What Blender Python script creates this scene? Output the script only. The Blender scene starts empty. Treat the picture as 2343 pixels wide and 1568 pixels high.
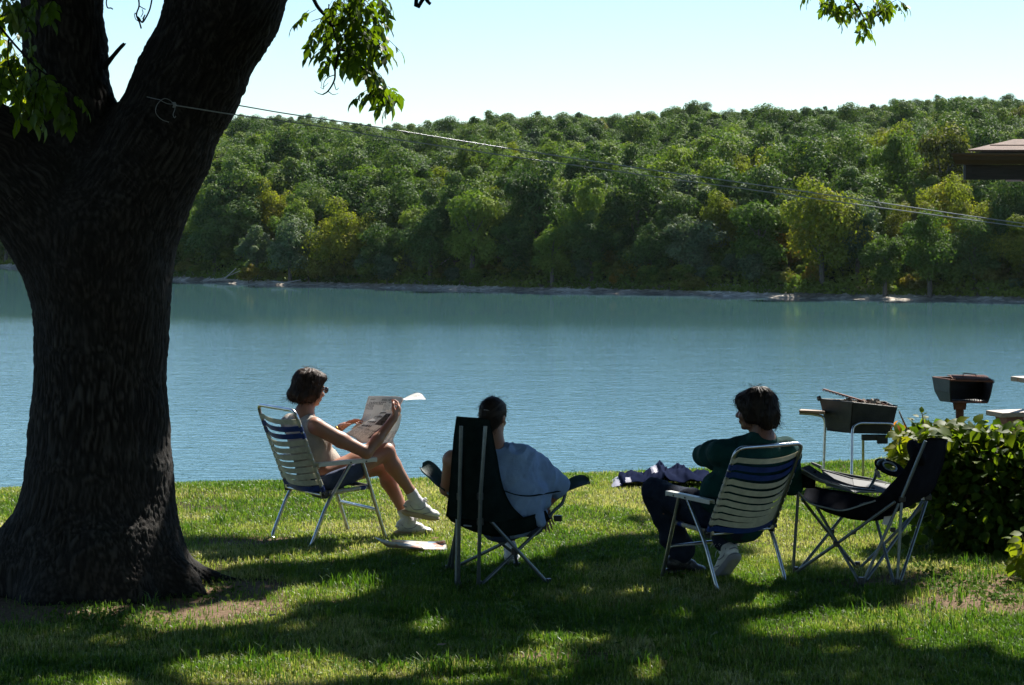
import bpy, math, random
import numpy as np
from mathutils import Vector, Matrix
random.seed(7)
RNG = np.random.default_rng(7)
scene = bpy.context.scene
COL = scene.collection
R = math.radians

# ---------------------------------------------------------------- camera geometry
EYE = 2.3          # eye height above the lawn
FPX = 4983.0       # focal length in units of 1/2342 of the picture width
HOR = 460.0        # row of the horizon in the same units

def P(u, v, d):
    """point at distance d whose picture position is (u, v)"""
    return np.array([(u - 1171.0) / FPX * d, d, EYE - (v - HOR) / FPX * d])

def G(u, v, z=0.0):
    """point of the level z seen at (u, v)"""
    d = (EYE - z) * FPX / (v - HOR)
    return P(u, v, d)

# ---------------------------------------------------------------- object helpers
def tag(o, label=None, cat=None, group=None, kind=None):
    if label: o['label'] = label
    if cat: o['category'] = cat
    if group: o['group'] = group
    if kind: o['kind'] = kind
    return o

def empty(name, loc=(0, 0, 0), rz=0.0, label=None, cat=None, group=None):
    o = bpy.data.objects.new(name, None)
    o.empty_display_size = 0.1
    COL.objects.link(o)
    o.location = loc
    o.rotation_euler = (0, 0, rz)
    return tag(o, label, cat, group)

def link(name, me, parent=None, loc=None):
    o = bpy.data.objects.new(name, me)
    COL.objects.link(o)
    if parent is not None:
        o.parent = parent
        if parent.type == 'EMPTY' or True:
            # children are written in world coordinates: undo the parent's transform
            m = Matrix.Identity(4)
            p = parent
            chain = []
            while p is not None:
                chain.append(p); p = p.parent
            for q in reversed(chain):
                m = m @ q.matrix_parent_inverse @ q.matrix_basis
            o.matrix_parent_inverse = m.inverted()
    if loc is not None:
        o.location = loc
    return o

def mesh_np(name, V, F, mats=(), mi=None, smooth=True, col=None):
    """fast mesh from arrays: V (n,3), F (m,k) all faces with k corners, or a list of such arrays"""
    me = bpy.data.meshes.new(name)
    V = np.ascontiguousarray(V, dtype=np.float32)
    Fs = F if isinstance(F, (list, tuple)) else [F]
    Fs = [np.asarray(f, dtype=np.int32) for f in Fs if len(f)]
    loops = np.concatenate([f.ravel() for f in Fs])
    tot = np.concatenate([np.full(len(f), f.shape[1], dtype=np.int32) for f in Fs])
    start = np.concatenate([[0], np.cumsum(tot)[:-1]]).astype(np.int32)
    me.vertices.add(len(V)); me.vertices.foreach_set('co', V.ravel())
    me.loops.add(len(loops)); me.loops.foreach_set('vertex_index', loops)
    me.polygons.add(len(tot))
    me.polygons.foreach_set('loop_start', start)
    me.polygons.foreach_set('loop_total', tot)
    if smooth:
        me.polygons.foreach_set('use_smooth', np.ones(len(tot), dtype=bool))
    for m in mats: me.materials.append(m)
    if mi is not None:
        me.polygons.foreach_set('material_index', np.asarray(mi, dtype=np.int32))
    if col is not None:
        a = me.attributes.new('tone', 'FLOAT', 'POINT')
        a.data.foreach_set('value', np.asarray(col, dtype=np.float32))
    me.update(calc_edges=True)
    me.validate()
    return me

class MB:
    """collects faces and links them as one mesh object"""
    def __init__(s): s.V = []; s.F = []; s.M = []; s.S = []
    def add(s, V, F, m=0, smooth=False):
        b = len(s.V)
        s.V.extend([tuple(map(float, v)) for v in V])
        for f in F:
            s.F.append([b + i for i in f]); s.M.append(m); s.S.append(smooth)
    def box(s, c, size, rot=None, m=0):
        """box with centre c, sizes, rot = 3x3 of axis columns"""
        c = np.array(c, float); h = np.array(size, float) / 2
        A = np.eye(3) if rot is None else np.array(rot, float)
        V = []
        for sx in (-1, 1):
            for sy in (-1, 1):
                for sz in (-1, 1):
                    V.append(c + A @ (np.array([sx, sy, sz]) * h))
        F = [(0, 1, 3, 2), (4, 6, 7, 5), (0, 4, 5, 1), (2, 3, 7, 6), (0, 2, 6, 4), (1, 5, 7, 3)]
        s.add(V, F, m)
    def hexa(s, pts, m=0):
        """8 points: bottom four, top four, both in the same turn"""
        s.add(pts, [(3, 2, 1, 0), (4, 5, 6, 7), (0, 1, 5, 4), (1, 2, 6, 5), (2, 3, 7, 6), (3, 0, 4, 7)], m)
    def tube(s, pts, r, n=10, m=0, cap=True, closed=False, flat=1.0, smooth=True):
        pts = [np.array(p, float) for p in pts]
        k = len(pts)
        rr = list(r) if hasattr(r, '__len__') else [r] * k
        up = np.array([0.0, 0.0, 1.0])
        V = []; prev = None
        for i, p in enumerate(pts):
            if closed: t = pts[(i + 1) % k] - pts[i - 1]
            elif i == 0: t = pts[1] - pts[0]
            elif i == k - 1: t = pts[-1] - pts[-2]
            else: t = pts[i + 1] - pts[i - 1]
            t = t / (np.linalg.norm(t) + 1e-12)
            if prev is None:
                a = up if abs(t[2]) < .9 else np.array([1.0, 0, 0])
                x = np.cross(a, t)
            else:
                x = prev - t * np.dot(prev, t)
            x /= (np.linalg.norm(x) + 1e-12); prev = x
            y = np.cross(t, x)
            for j in range(n):
                a = 2 * math.pi * j / n
                V.append(p + rr[i] * (math.cos(a) * x + math.sin(a) * y * flat))
        F = []
        for i in range(k if closed else k - 1):
            i2 = (i + 1) % k
            for j in range(n):
                j2 = (j + 1) % n
                F.append((i * n + j, i * n + j2, i2 * n + j2, i2 * n + j))
        s.add(V, F, m, smooth)
        if cap and not closed:
            s.add(V[:n], [tuple(range(n))[::-1]], m); s.add(V[-n:], [tuple(range(n))], m)
    def build(s, name, mats, parent=None, bevel=0.0):
        me = bpy.data.meshes.new(name)
        me.from_pydata(s.V, [], s.F)
        if not isinstance(mats, (list, tuple)): mats = [mats]
        for m in mats: me.materials.append(m)
        me.polygons.foreach_set('material_index', s.M)
        me.polygons.foreach_set('use_smooth', s.S)
        me.update(); me.validate()
        o = link(name, me, parent)
        if bevel:
            b = o.modifiers.new('edge', 'BEVEL'); b.width = bevel; b.segments = 2; b.limit_method = 'ANGLE'
        return o

def fillet(pts, r, n=5):
    """round the inner corners of a polyline"""
    pts = [np.array(p, float) for p in pts]
    out = [pts[0]]
    for i in range(1, len(pts) - 1):
        a, b, c = pts[i - 1], pts[i], pts[i + 1]
        la, lc = np.linalg.norm(a - b), np.linalg.norm(c - b)
        q = min(r, la * .48, lc * .48)
        p0 = b + (a - b) / la * q; p1 = b + (c - b) / lc * q
        for k in range(n + 1):
            t = k / n
            out.append((1 - t) ** 2 * p0 + 2 * t * (1 - t) * b + t * t * p1)
    out.append(pts[-1])
    return out

def spline(pts, n=8):
    """smooth curve through the points"""
    pts = [np.array(p, float) for p in pts]
    q = [2 * pts[0] - pts[1]] + pts + [2 * pts[-1] - pts[-2]]
    out = []
    for i in range(1, len(q) - 2):
        for k in range(n):
            t = k / n
            out.append(.5 * ((2 * q[i]) + (-q[i-1] + q[i+1]) * t + (2*q[i-1] - 5*q[i] + 4*q[i+1] - q[i+2]) * t*t + (-q[i-1] + 3*q[i] - 3*q[i+1] + q[i+2]) * t**3))
    out.append(pts[-1])
    return out

# ---------------------------------------------------------------- noise
def vnoise(p, seed=0):
    """value noise in 0..1 of points (n,3)"""
    p = np.asarray(p, float)
    i = np.floor(p).astype(np.int64); f = p - i
    f = f * f * (3 - 2 * f)
    def h(a, b, c):
        n = (a * 73856093) ^ (b * 19349663) ^ (c * 83492791) ^ (seed * 2654435761)
        n = (n ^ (n >> 13)) * 1274126177
        n = n ^ (n >> 16)
        return (n & 0xffff) / 65535.0
    x, y, z = i[..., 0], i[..., 1], i[..., 2]
    fx, fy, fz = f[..., 0], f[..., 1], f[..., 2]
    def lx(b, c): return h(x, b, c) * (1 - fx) + h(x + 1, b, c) * fx
    return ((lx(y, z) * (1 - fy) + lx(y + 1, z) * fy) * (1 - fz) +
            (lx(y, z + 1) * (1 - fy) + lx(y + 1, z + 1) * fy) * fz)

def fbm(p, octaves=4, seed=0):
    p = np.asarray(p, float); s = 0; a = 1; t = 0
    for k in range(octaves):
        s = s + a * vnoise(p * 2 ** k + 17.3 * k, seed + k); t += a; a *= .5
    return s / t

def unit(v):
    v = np.asarray(v, float)
    return v / (np.linalg.norm(v, axis=-1, keepdims=True) + 1e-12)

# ---------------------------------------------------------------- implicit bodies
class Field:
    def __init__(s, lo, hi, h):
        s.lo = np.array(lo, float); s.h = h
        s.n = np.ceil((np.array(hi) - s.lo) / h).astype(int) + 1
        s.f = np.full(tuple(s.n), 1.0, dtype=np.float32)
    def _box(s, lo, hi, pad):
        a = np.clip(np.floor((np.array(lo) - pad - s.lo) / s.h).astype(int), 0, s.n)
        b = np.clip(np.ceil((np.array(hi) + pad - s.lo) / s.h).astype(int) + 1, 0, s.n)
        if np.any(b <= a): return None, None
        sl = tuple(slice(a[i], b[i]) for i in range(3))
        ax = [s.lo[i] + s.h * np.arange(a[i], b[i]) for i in range(3)]
        g = np.stack(np.meshgrid(*ax, indexing='ij'), -1)
        return sl, g
    def _mix(s, sl, d, k, op='add'):
        f = s.f[sl]
        if op == 'sub':
            d = -d
            if k > 0:
                h = np.clip(.5 - .5 * (f - d) / k, 0, 1)
                s.f[sl] = f * (1 - h) + d * h + k * h * (1 - h)
            else: s.f[sl] = np.maximum(f, d)
            return
        if k > 0:
            h = np.clip(.5 + .5 * (f - d) / k, 0, 1)
            s.f[sl] = f * (1 - h) + d * h - k * h * (1 - h)
        else: s.f[sl] = np.minimum(f, d)
    def cone(s, a, b, ra, rb, k=.02, op='add'):
        a = np.array(a, float); b = np.array(b, float)
        r = max(ra, rb)
        sl, g = s._box(np.minimum(a, b) - r, np.maximum(a, b) + r, k + 3 * s.h)
        if sl is None: return s
        ba = b - a; L = max(ba @ ba, 1e-9)
        t = np.clip(((g - a) @ ba) / L, 0, 1)
        d = np.linalg.norm(g - a - t[..., None] * ba, axis=-1) - (ra + (rb - ra) * t)
        s._mix(sl, d, k, op); return s
    def chain(s, pts, rs, k=.02):
        for i in range(len(pts) - 1): s.cone(pts[i], pts[i + 1], rs[i], rs[i + 1], k)
        return s
    def ell(s, c, r, A=None, k=.02, op='add'):
        """ellipsoid, radii r along the columns of A"""
        c = np.array(c, float); r = np.array(r, float)
        A = np.eye(3) if A is None else np.array(A, float)
        m = r.max()
        sl, g = s._box(c - m, c + m, k + 3 * s.h)
        if sl is None: return s
        q = (g - c) @ A
        k0 = np.linalg.norm(q / r, axis=-1); k1 = np.linalg.norm(q / (r * r), axis=-1) + 1e-9
        d = k0 * (k0 - 1) / k1
        s._mix(sl, d, k, op); return s
    def plane(s, p, n):
        """keep the side the normal n points away from"""
        ax = [s.lo[i] + s.h * np.arange(s.n[i]) for i in range(3)]
        n = unit(n)
        d = (ax[0][:, None, None] - p[0]) * n[0] + (ax[1][None, :, None] - p[1]) * n[1] + (ax[2][None, None, :] - p[2]) * n[2]
        s.f = np.maximum(s.f, d.astype(np.float32)); return s
    def mesh(s):
        f = s.f.copy()
        f[0], f[-1], f[:, 0], f[:, -1], f[:, :, 0], f[:, :, -1] = 1, 1, 1, 1, 1, 1
        ins = f < 0
        nx, ny, nz = f.shape
        c = np.zeros((nx - 1, ny - 1, nz - 1), dtype=np.int8)
        for a in (0, 1):
            for b in (0, 1):
                for e in (0, 1):
                    c += ins[a:nx - 1 + a, b:ny - 1 + b, e:nz - 1 + e]
        act = np.argwhere((c > 0) & (c < 8))
        idx = np.full(c.shape, -1, dtype=np.int32)
        idx[act[:, 0], act[:, 1], act[:, 2]] = np.arange(len(act))
        cs = np.array([(a, b, e) for a in (0, 1) for b in (0, 1) for e in (0, 1)])
        val = np.stack([f[act[:, 0] + q[0], act[:, 1] + q[1], act[:, 2] + q[2]] for q in cs], 1).astype(float)
        pos = np.zeros((len(act), 3)); cnt = np.zeros(len(act))
        for i in range(8):
            for j in range(i + 1, 8):
                if np.abs(cs[i] - cs[j]).sum() != 1: continue
                va, vb = val[:, i], val[:, j]
                m = (va < 0) != (vb < 0)
                t = np.where(m, va / np.where(m, va - vb, 1), 0)
                pos += np.where(m[:, None], cs[i] + t[:, None] * (cs[j] - cs[i]), 0); cnt += m
        V = s.lo + s.h * (act + pos / cnt[:, None])
        F = []
        for ax in range(3):
            o1, o2 = [(1, 2), (2, 0), (0, 1)][ax]
            sh = [slice(None)] * 3; sh2 = [slice(None)] * 3
            sh[ax] = slice(0, -1); sh2[ax] = slice(1, None)
            A = ins[tuple(sh)]; B = ins[tuple(sh2)]
            e = np.argwhere(A != B)
            ok = (e[:, o1] > 0) & (e[:, o2] > 0)
            e = e[ok]
            if not len(e): continue
            a_in = A[e[:, 0], e[:, 1], e[:, 2]]
            def cell(d1, d2):
                q = e.copy(); q[:, o1] -= d1; q[:, o2] -= d2
                return idx[q[:, 0], q[:, 1], q[:, 2]]
            qd = np.stack([cell(1, 1), cell(0, 1), cell(0, 0), cell(1, 0)], 1)
            qd = np.where(a_in[:, None], qd, qd[:, ::-1])
            F.append(qd)
        F = np.concatenate(F)
        F = F[(F >= 0).all(1)]
        return V, F

def vnormals(V, F):
    n = np.zeros_like(V)
    a = V[F[:, 2]] - V[F[:, 0]]; b = V[F[:, 3 if F.shape[1] > 3 else 1]] - V[F[:, 1]]
    fn = np.cross(a, b)
    for k in range(F.shape[1]): np.add.at(n, F[:, k], fn)
    return unit(n)

def relax(V, F, it=2, lam=.5):
    e = np.concatenate([F[:, [0, 1]], F[:, [1, 2]], F[:, [2, 3]], F[:, [3, 0]]])
    for _ in range(it):
        s = np.zeros_like(V); c = np.zeros(len(V))
        np.add.at(s, e[:, 0], V[e[:, 1]]); np.add.at(c, e[:, 0], 1)
        np.add.at(s, e[:, 1], V[e[:, 0]]); np.add.at(c, e[:, 1], 1)
        V = V * (1 - lam) + lam * s / c[:, None]
    return V

def body(name, field, mat, parent=None, it=2, disp=None):
    V, F = field.mesh()
    V = relax(V, F, it)
    if disp is not None:
        V = V + vnormals(V, F) * np.asarray(disp(V))[:, None]
    return link(name, mesh_np(name, V, F, [mat]), parent)

# ---------------------------------------------------------------- materials
def new_mat(name):
    m = bpy.data.materials.new(name); m.use_nodes = True
    nt = m.node_tree; nt.nodes.clear()
    out = nt.nodes.new('ShaderNodeOutputMaterial')
    return m, nt, out

def nd(nt, typ, ins=None, **kw):
    n = nt.nodes.new(typ)
    for k, v in kw.items(): setattr(n, k, v)
    if ins:
        for k, v in ins.items():
            sk = n.inputs[k]
            if isinstance(v, bpy.types.NodeSocket): nt.links.new(v, sk)
            else: sk.default_value = v
    return n

def ramp(nt, fac, stops, interp='LINEAR'):
    n = nt.nodes.new('ShaderNodeValToRGB'); nt.links.new(fac, n.inputs[0])
    cr = n.color_ramp; cr.interpolation = interp
    while len(cr.elements) < len(stops): cr.elements.new(.5)
    for e, (p, c) in zip(cr.elements, stops):
        e.position = p; e.color = tuple(c) + (1,) if len(c) == 3 else c
    return n.outputs[0]

def coords(nt, scale=(1, 1, 1), rot=(0, 0, 0)):
    tc = nt.nodes.new('ShaderNodeTexCoord')
    mp = nd(nt, 'ShaderNodeMapping', {'Vector': tc.outputs['Object'], 'Scale': scale, 'Rotation': rot})
    return mp.outputs[0]

def pbr(name, c1, c2=None, scale=8.0, rough=.6, metal=0.0, bump=0.0, bscale=None, detail=6, stretch=(1, 1, 1), spec=.5, sheen=0.0, trans=0.0, lo=.35, hi=.65):
    """principled surface whose colour wanders between c1 and c2"""
    m, nt, out = new_mat(name)
    co = coords(nt, stretch)
    nz = nd(nt, 'ShaderNodeTexNoise', {'Vector': co, 'Scale': scale, 'Detail': detail, 'Roughness': .6})
    c2 = c2 or tuple(x * .75 for x in c1)
    col = ramp(nt, nz.outputs[0], [(lo, c1), (hi, c2)])
    b = nd(nt, 'ShaderNodeBsdfPrincipled', {'Base Color': col, 'Roughness': rough, 'Metallic': metal, 'Specular IOR Level': spec})
    if sheen: b.inputs['Sheen Weight'].default_value = sheen
    if bump:
        n2 = nd(nt, 'ShaderNodeTexNoise', {'Vector': co, 'Scale': bscale or scale * 5, 'Detail': 4.0})
        bp = nd(nt, 'ShaderNodeBump', {'Height': n2.outputs[0], 'Strength': min(1, bump), 'Distance': .01})
        nt.links.new(bp.outputs[0], b.inputs['Normal'])
    sh = b.outputs[0]
    if trans:
        t = nd(nt, 'ShaderNodeBsdfTranslucent', {'Color': col})
        mx = nd(nt, 'ShaderNodeMixShader', {0: trans, 1: sh, 2: t.outputs[0]}); sh = mx.outputs[0]
    nt.links.new(sh, out.inputs[0])
    return m

def leaf_mat(name, stops, trans_col=None, trans=.5, gloss=.35, rough=.4, obj_random=0.0, hue=None, tone_noise=0.0):
    """two-sided leaf: colour by the mesh's tone attribute, light passes through"""
    m, nt, out = new_mat(name)
    at = nd(nt, 'ShaderNodeAttribute', attribute_name='tone')
    fac = at.outputs['Fac']
    if obj_random:
        oi = nd(nt, 'ShaderNodeObjectInfo')
        ad = nd(nt, 'ShaderNodeMath', {0: oi.outputs['Random'], 1: .5}, operation='SUBTRACT')
        mu = nd(nt, 'ShaderNodeMath', {0: ad.outputs[0], 1: obj_random}, operation='MULTIPLY')
        a2 = nd(nt, 'ShaderNodeMath', {0: fac, 1: mu.outputs[0]}, operation='ADD', use_clamp=True)
        fac = a2.outputs[0]
    col = ramp(nt, fac, stops)
    b = nd(nt, 'ShaderNodeBsdfPrincipled', {'Base Color': col, 'Roughness': rough, 'Specular IOR Level': gloss})
    tcol = col
    if trans_col:
        mxc = nd(nt, 'ShaderNodeMix', data_type='RGBA', blend_type='MULTIPLY')
        mxc.inputs['Factor'].default_value = 1.0
        nt.links.new(col, mxc.inputs['A']); mxc.inputs['B'].default_value = tuple(trans_col) + (1,)
        tcol = mxc.outputs['Result']
    t = nd(nt, 'ShaderNodeBsdfTranslucent', {'Color': tcol})
    mx = nd(nt, 'ShaderNodeMixShader', {0: trans, 1: b.outputs[0], 2: t.outputs[0]})
    nt.links.new(mx.outputs[0], out.inputs[0])
    return m
# ================================================================ camera, light, sky
cam_d = bpy.data.cameras.new('camera'); cam = bpy.data.objects.new('camera', cam_d); COL.objects.link(cam)
cam.location = (0, 0, EYE); cam.rotation_euler = (R(90), 0, 0)
cam_d.sensor_width = 36; cam_d.lens = 36 * FPX / 2342
cam_d.shift_y = -(784 - HOR) / 2342
cam_d.clip_start = .1; cam_d.clip_end = 6000
scene.camera = cam
SUN_EL, SUN_AZ = R(47), R(30)          # azimuth to the right of the view
sun_dir = np.array([math.sin(SUN_AZ) * math.cos(SUN_EL), math.cos(SUN_AZ) * math.cos(SUN_EL), math.sin(SUN_EL)])
sd = bpy.data.lights.new('sun', 'SUN'); sd.energy = 5.0; sd.angle = R(.53); sd.color = (1, .955, .88)
so = bpy.data.objects.new('sun', sd); COL.objects.link(so)
so.rotation_euler = Vector(sun_dir).to_track_quat('Z', 'Y').to_euler()
w = bpy.data.worlds.new('World'); scene.world = w; w.use_nodes = True
nt = w.node_tree; nt.nodes.clear()
sky = nt.nodes.new('ShaderNodeTexSky'); sky.sky_type = 'NISHITA'; sky.sun_disc = False
sky.sun_elevation = SUN_EL; sky.sun_rotation = SUN_AZ
sky.air_density = 1.0; sky.dust_density = 0.0; sky.ozone_density = 1.0; sky.altitude = 200
bg = nt.nodes.new('ShaderNodeBackground'); bg.inputs[1].default_value = SKY_STRENGTH = .061
wo = nt.nodes.new('ShaderNodeOutputWorld')
tint = nd(nt, 'ShaderNodeMix', {}, data_type='RGBA', blend_type='MULTIPLY'); tint.inputs['Factor'].default_value = 1
nt.links.new(sky.outputs[0], tint.inputs['A']); tint.inputs['B'].default_value = (.80, .955, 1.08, 1)
nt.links.new(tint.outputs['Result'], bg.inputs[0]); nt.links.new(bg.outputs[0], wo.inputs[0])
scene.view_settings.view_transform = 'Standard'; scene.view_settings.look = 'None'
scene.view_settings.exposure = 1.2; scene.view_settings.gamma = 1
cy = scene.cycles
cy.max_bounces = 6; cy.diffuse_bounces = 3; cy.glossy_bounces = 3; cy.transmission_bounces = 4; cy.volume_bounces = 0
cy.caustics_reflective = False; cy.caustics_refractive = False
cy.use_denoising = True; cy.sample_clamp_indirect = 6

# ================================================================ ground, lake, hill
WATER_Z = -9.7
def lerp_tab(x, tab):
    xs, ys = zip(*tab); return np.interp(x, xs, ys)
def crest_d(u):      # distance at which the lawn breaks off towards the lake
    r = lerp_tab(u, [(-400, 1142), (0, 1139), (60, 1137), (385, 1128), (640, 1122), (1000, 1112), (1300, 1104), (1500, 1098), (1840, 1078), (2000, 1070), (2150, 1045), (2342, 985), (2800, 960)])
    return EYE * FPX / (r - HOR)
def shore_d(u):      # distance of the far waterline
    r = lerp_tab(u, [(-900, 597), (-300, 602), (0, 612), (60, 615), (385, 642), (560, 652), (800, 658), (1200, 669), (1500, 676), (1900, 686), (2150, 689), (2342, 694), (2800, 708), (3600, 730)])
    return 12.0 * FPX / (r - HOR)
def skyline_v(u):
    return lerp_tab(u, [(-900, 330), (0, 300), (300, 290), (460, 288), (500, 272), (600, 264), (720, 270), (850, 283), (1000, 283), (1100, 270), (1250, 262), (1350, 262), (1420, 264), (1500, 255), (1600, 243), (1700, 253), (1850, 250), (2000, 241), (2100, 230), (2200, 224), (2342, 228), (2800, 215), (3400, 200)])
CREST = 780.0
def hill_z(x, y):
    u = 1171 + FPX * x / y
    s = shore_d(u)
    top = EYE + (HOR - skyline_v(u)) / FPX * CREST - 8.0
    t = np.clip((y - s) / (CREST - s), 0, 1.0)
    z = WATER_Z + .7 + (top - WATER_Z - .7) * np.clip(t, 0, 1) ** .70
    beach = WATER_Z - .25 + np.clip(y - s, -40, 7) * .13
    m = np.clip((y - s - 4) / 10, 0, 1)
    z = beach * (1 - m) + z * m
    z = z + np.where(y > CREST, -(y - CREST) * .06, 0)
    return z + (fbm(np.stack([x / 40, y / 40, 0 * x], -1), 3) - .5) * 3.0 * np.clip((y - s - 10) / 60, 0, 1)

def grid_mesh(xs, ys, zf):
    X, Y = np.meshgrid(xs, ys, indexing='ij')
    Z = zf(X, Y)
    V = np.stack([X, Y, Z], -1).reshape(-1, 3)
    n, m = len(xs), len(ys)
    i = np.arange(n - 1)[:, None] * m + np.arange(m - 1)[None]
    i = i.ravel()
    return V, np.stack([i, i + m, i + m + 1, i + 1], 1)

# lawn: flat with slight unevenness, rounding over into the bank
def lawn_z(x, y):
    yy = np.maximum(y, .5)
    u = np.clip(1171 + FPX * x / yy, -400, 2800)
    c = crest_d(u)
    t = np.maximum(y - c, 0)
    z = -np.where(t < 3, t * t * .075, .675 + (t - 3) * .46)
    n = (fbm(np.stack([x * .9, y * .9, 0 * x], -1), 3, 5) - .5) * .05
    return np.maximum(z + n * np.clip((c - y) / 2 + 1, 0, 1), -12.5)
# lawn material
m_lawn, nt, out = new_mat('lawn_soil')
co = coords(nt)
n1 = nd(nt, 'ShaderNodeTexNoise', {'Vector': co, 'Scale': 1.3, 'Detail': 8.0, 'Roughness': .7})
n2 = nd(nt, 'ShaderNodeTexNoise', {'Vector': co, 'Scale': 38.0, 'Detail': 5.0, 'Roughness': .7})
c1 = ramp(nt, n1.outputs[0], [(.3, (.035, .045, .012)), (.52, (.06, .05, .022)), (.7, (.13, .085, .05))])
c2 = ramp(nt, n2.outputs[0], [(.3, (.3, .3, .3)), (.7, (1.25, 1.25, 1.2))])
mx = nd(nt, 'ShaderNodeMix', data_type='RGBA', blend_type='MULTIPLY'); mx.inputs['Factor'].default_value = 1
nt.links.new(c1, mx.inputs['A']); nt.links.new(c2, mx.inputs['B'])
at = nd(nt, 'ShaderNodeAttribute', attribute_name='tone')
earth = ramp(nt, n2.outputs[0], [(.3, (.10, .062, .038)), (.6, (.23, .155, .10)), (.75, (.36, .27, .19))])
mw = nd(nt, 'ShaderNodeMix', data_type='RGBA'); nt.links.new(at.outputs['Fac'], mw.inputs['Factor']); nt.links.new(mx.outputs['Result'], mw.inputs['A']); nt.links.new(earth, mw.inputs['B'])
b = nd(nt, 'ShaderNodeBsdfPrincipled', {'Base Color': mw.outputs['Result'], 'Roughness': .95, 'Specular IOR Level': .1})
bp = nd(nt, 'ShaderNodeBump', {'Height': n2.outputs[0], 'Strength': .8, 'Distance': .03}); nt.links.new(bp.outputs[0], b.inputs['Normal'])
nt.links.new(b.outputs[0], out.inputs[0])
ys = np.concatenate([np.arange(-30, 8, 2.0), np.arange(8, 24, .12), np.arange(24, 60, 1.5)])
xs = np.concatenate([np.arange(-60, -7, 3.0), np.arange(-7, 9, .16), np.arange(9, 60, 3.0)])
def worn(x, y):
    w = np.zeros_like(x)
    for (u, v, ax, ay, k) in ((250, 1375, 1.25, .80, 1.0), (470, 1350, .75, .42, .9), (2170, 1335, .62, .36, 1.0), (2300, 1380, .5, .4, .9), (540, 1240, .35, .25, .6), (1300, 1505, .35, .15, .6)):
        g = G(u, v); q = np.hypot((x - g[0]) / ax, (y - g[1]) / ay)
        w = np.maximum(w, k * np.clip(1.35 - q, 0, 1))
    n = fbm(np.stack([x * 2.6, y * 2.6, 0 * x], -1), 4, 61)
    return np.clip(w * 1.5 + (n - .5) * 1.3 * (w > 0) , 0, 1) * (w > 0)
V, F = grid_mesh(xs, ys, lawn_z)
tag(link('lawn_ground', mesh_np('lawn_ground', V, F, [m_lawn], col=worn(V[:, 0], V[:, 1]))), 'grassy lawn ground sloping off to the lake', 'ground', kind='structure')

# lake
m_w, nt, out = new_mat('lake_water')
geo = nd(nt, 'ShaderNodeNewGeometry')
mpA = nd(nt, 'ShaderNodeMapping', {'Vector': geo.outputs['Position'], 'Scale': (.8, 1.25, 1.0), 'Rotation': (0, 0, R(10))})
mpB = nd(nt, 'ShaderNodeMapping', {'Vector': geo.outputs['Position'], 'Scale': (.16, .55, 1.0), 'Rotation': (0, 0, R(-6))})
w1 = nd(nt, 'ShaderNodeTexNoise', {'Vector': mpA.outputs[0], 'Scale': 1.5, 'Detail': 4.0, 'Roughness': .6, 'Distortion': .4})
w2 = nd(nt, 'ShaderNodeTexNoise', {'Vector': mpB.outputs[0], 'Scale': .55, 'Detail': 3.0, 'Roughness': .55})
# wind: ruffled near the viewer's side, calmer in the lee of the wooded shore
mpC = nd(nt, 'ShaderNodeMapping', {'Vector': geo.outputs['Position'], 'Scale': (.006, .03, 1.0)})
w3 = nd(nt, 'ShaderNodeTexNoise', {'Vector': mpC.outputs[0], 'Scale': 1.0, 'Detail': 3.0})
patch = nd(nt, 'ShaderNodeMapRange', {0: w3.outputs[0], 1: .3, 2: .7, 3: .75, 4: 1.25})
sep = nd(nt, 'ShaderNodeSeparateXYZ', {0: geo.outputs['Position']})
lee = nd(nt, 'ShaderNodeMapRange', {0: sep.outputs[1], 1: 192.0, 2: 232.0, 3: 1.0, 4: .07})
amp = nd(nt, 'ShaderNodeMath', {0: patch.outputs[0], 1: lee.outputs[0]}, operation='MULTIPLY')
h1 = nd(nt, 'ShaderNodeMath', {0: w1.outputs[0], 1: .55}, operation='MULTIPLY')
h2 = nd(nt, 'ShaderNodeMath', {0: w2.outputs[0], 1: .40}, operation='MULTIPLY')
hs = nd(nt, 'ShaderNodeMath', {0: h1.outputs[0], 1: h2.outputs[0]}, operation='ADD')
hm = nd(nt, 'ShaderNodeMath', {0: hs.outputs[0], 1: amp.outputs[0]}, operation='MULTIPLY')
w4 = nd(nt, 'ShaderNodeTexNoise', {'Vector': geo.outputs['Position'], 'Scale': 3.2, 'Detail': 1.0})
sp_ = nd(nt, 'ShaderNodeMapRange', {0: w4.outputs[0], 1: .70, 2: .80, 3: 0.0, 4: .9})
sp2 = nd(nt, 'ShaderNodeMath', {0: sp_.outputs[0], 1: lee.outputs[0]}, operation='MULTIPLY')
ht = nd(nt, 'ShaderNodeMath', {0: hm.outputs[0], 1: sp2.outputs[0]}, operation='ADD')
bp = nd(nt, 'ShaderNodeBump', {'Height': ht.outputs[0], 'Strength': 1.0, 'Distance': .115})
b = nd(nt, 'ShaderNodeBsdfPrincipled', {'Base Color': (.056, .132, .140, 1), 'Roughness': .02, 'IOR': 1.6, 'Specular IOR Level': .5, 'Normal': bp.outputs[0]})
nt.links.new(b.outputs[0], out.inputs[0])
V = np.array([(-900, 18, WATER_Z), (900, 18, WATER_Z), (900, 560, WATER_Z), (-900, 560, WATER_Z)], float)
tag(link('lake_water', mesh_np('lake_water', V, np.array([[0, 1, 2, 3]]), [m_w], smooth=False)), 'blue lake water with fine ripples', 'water', kind='structure')

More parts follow.
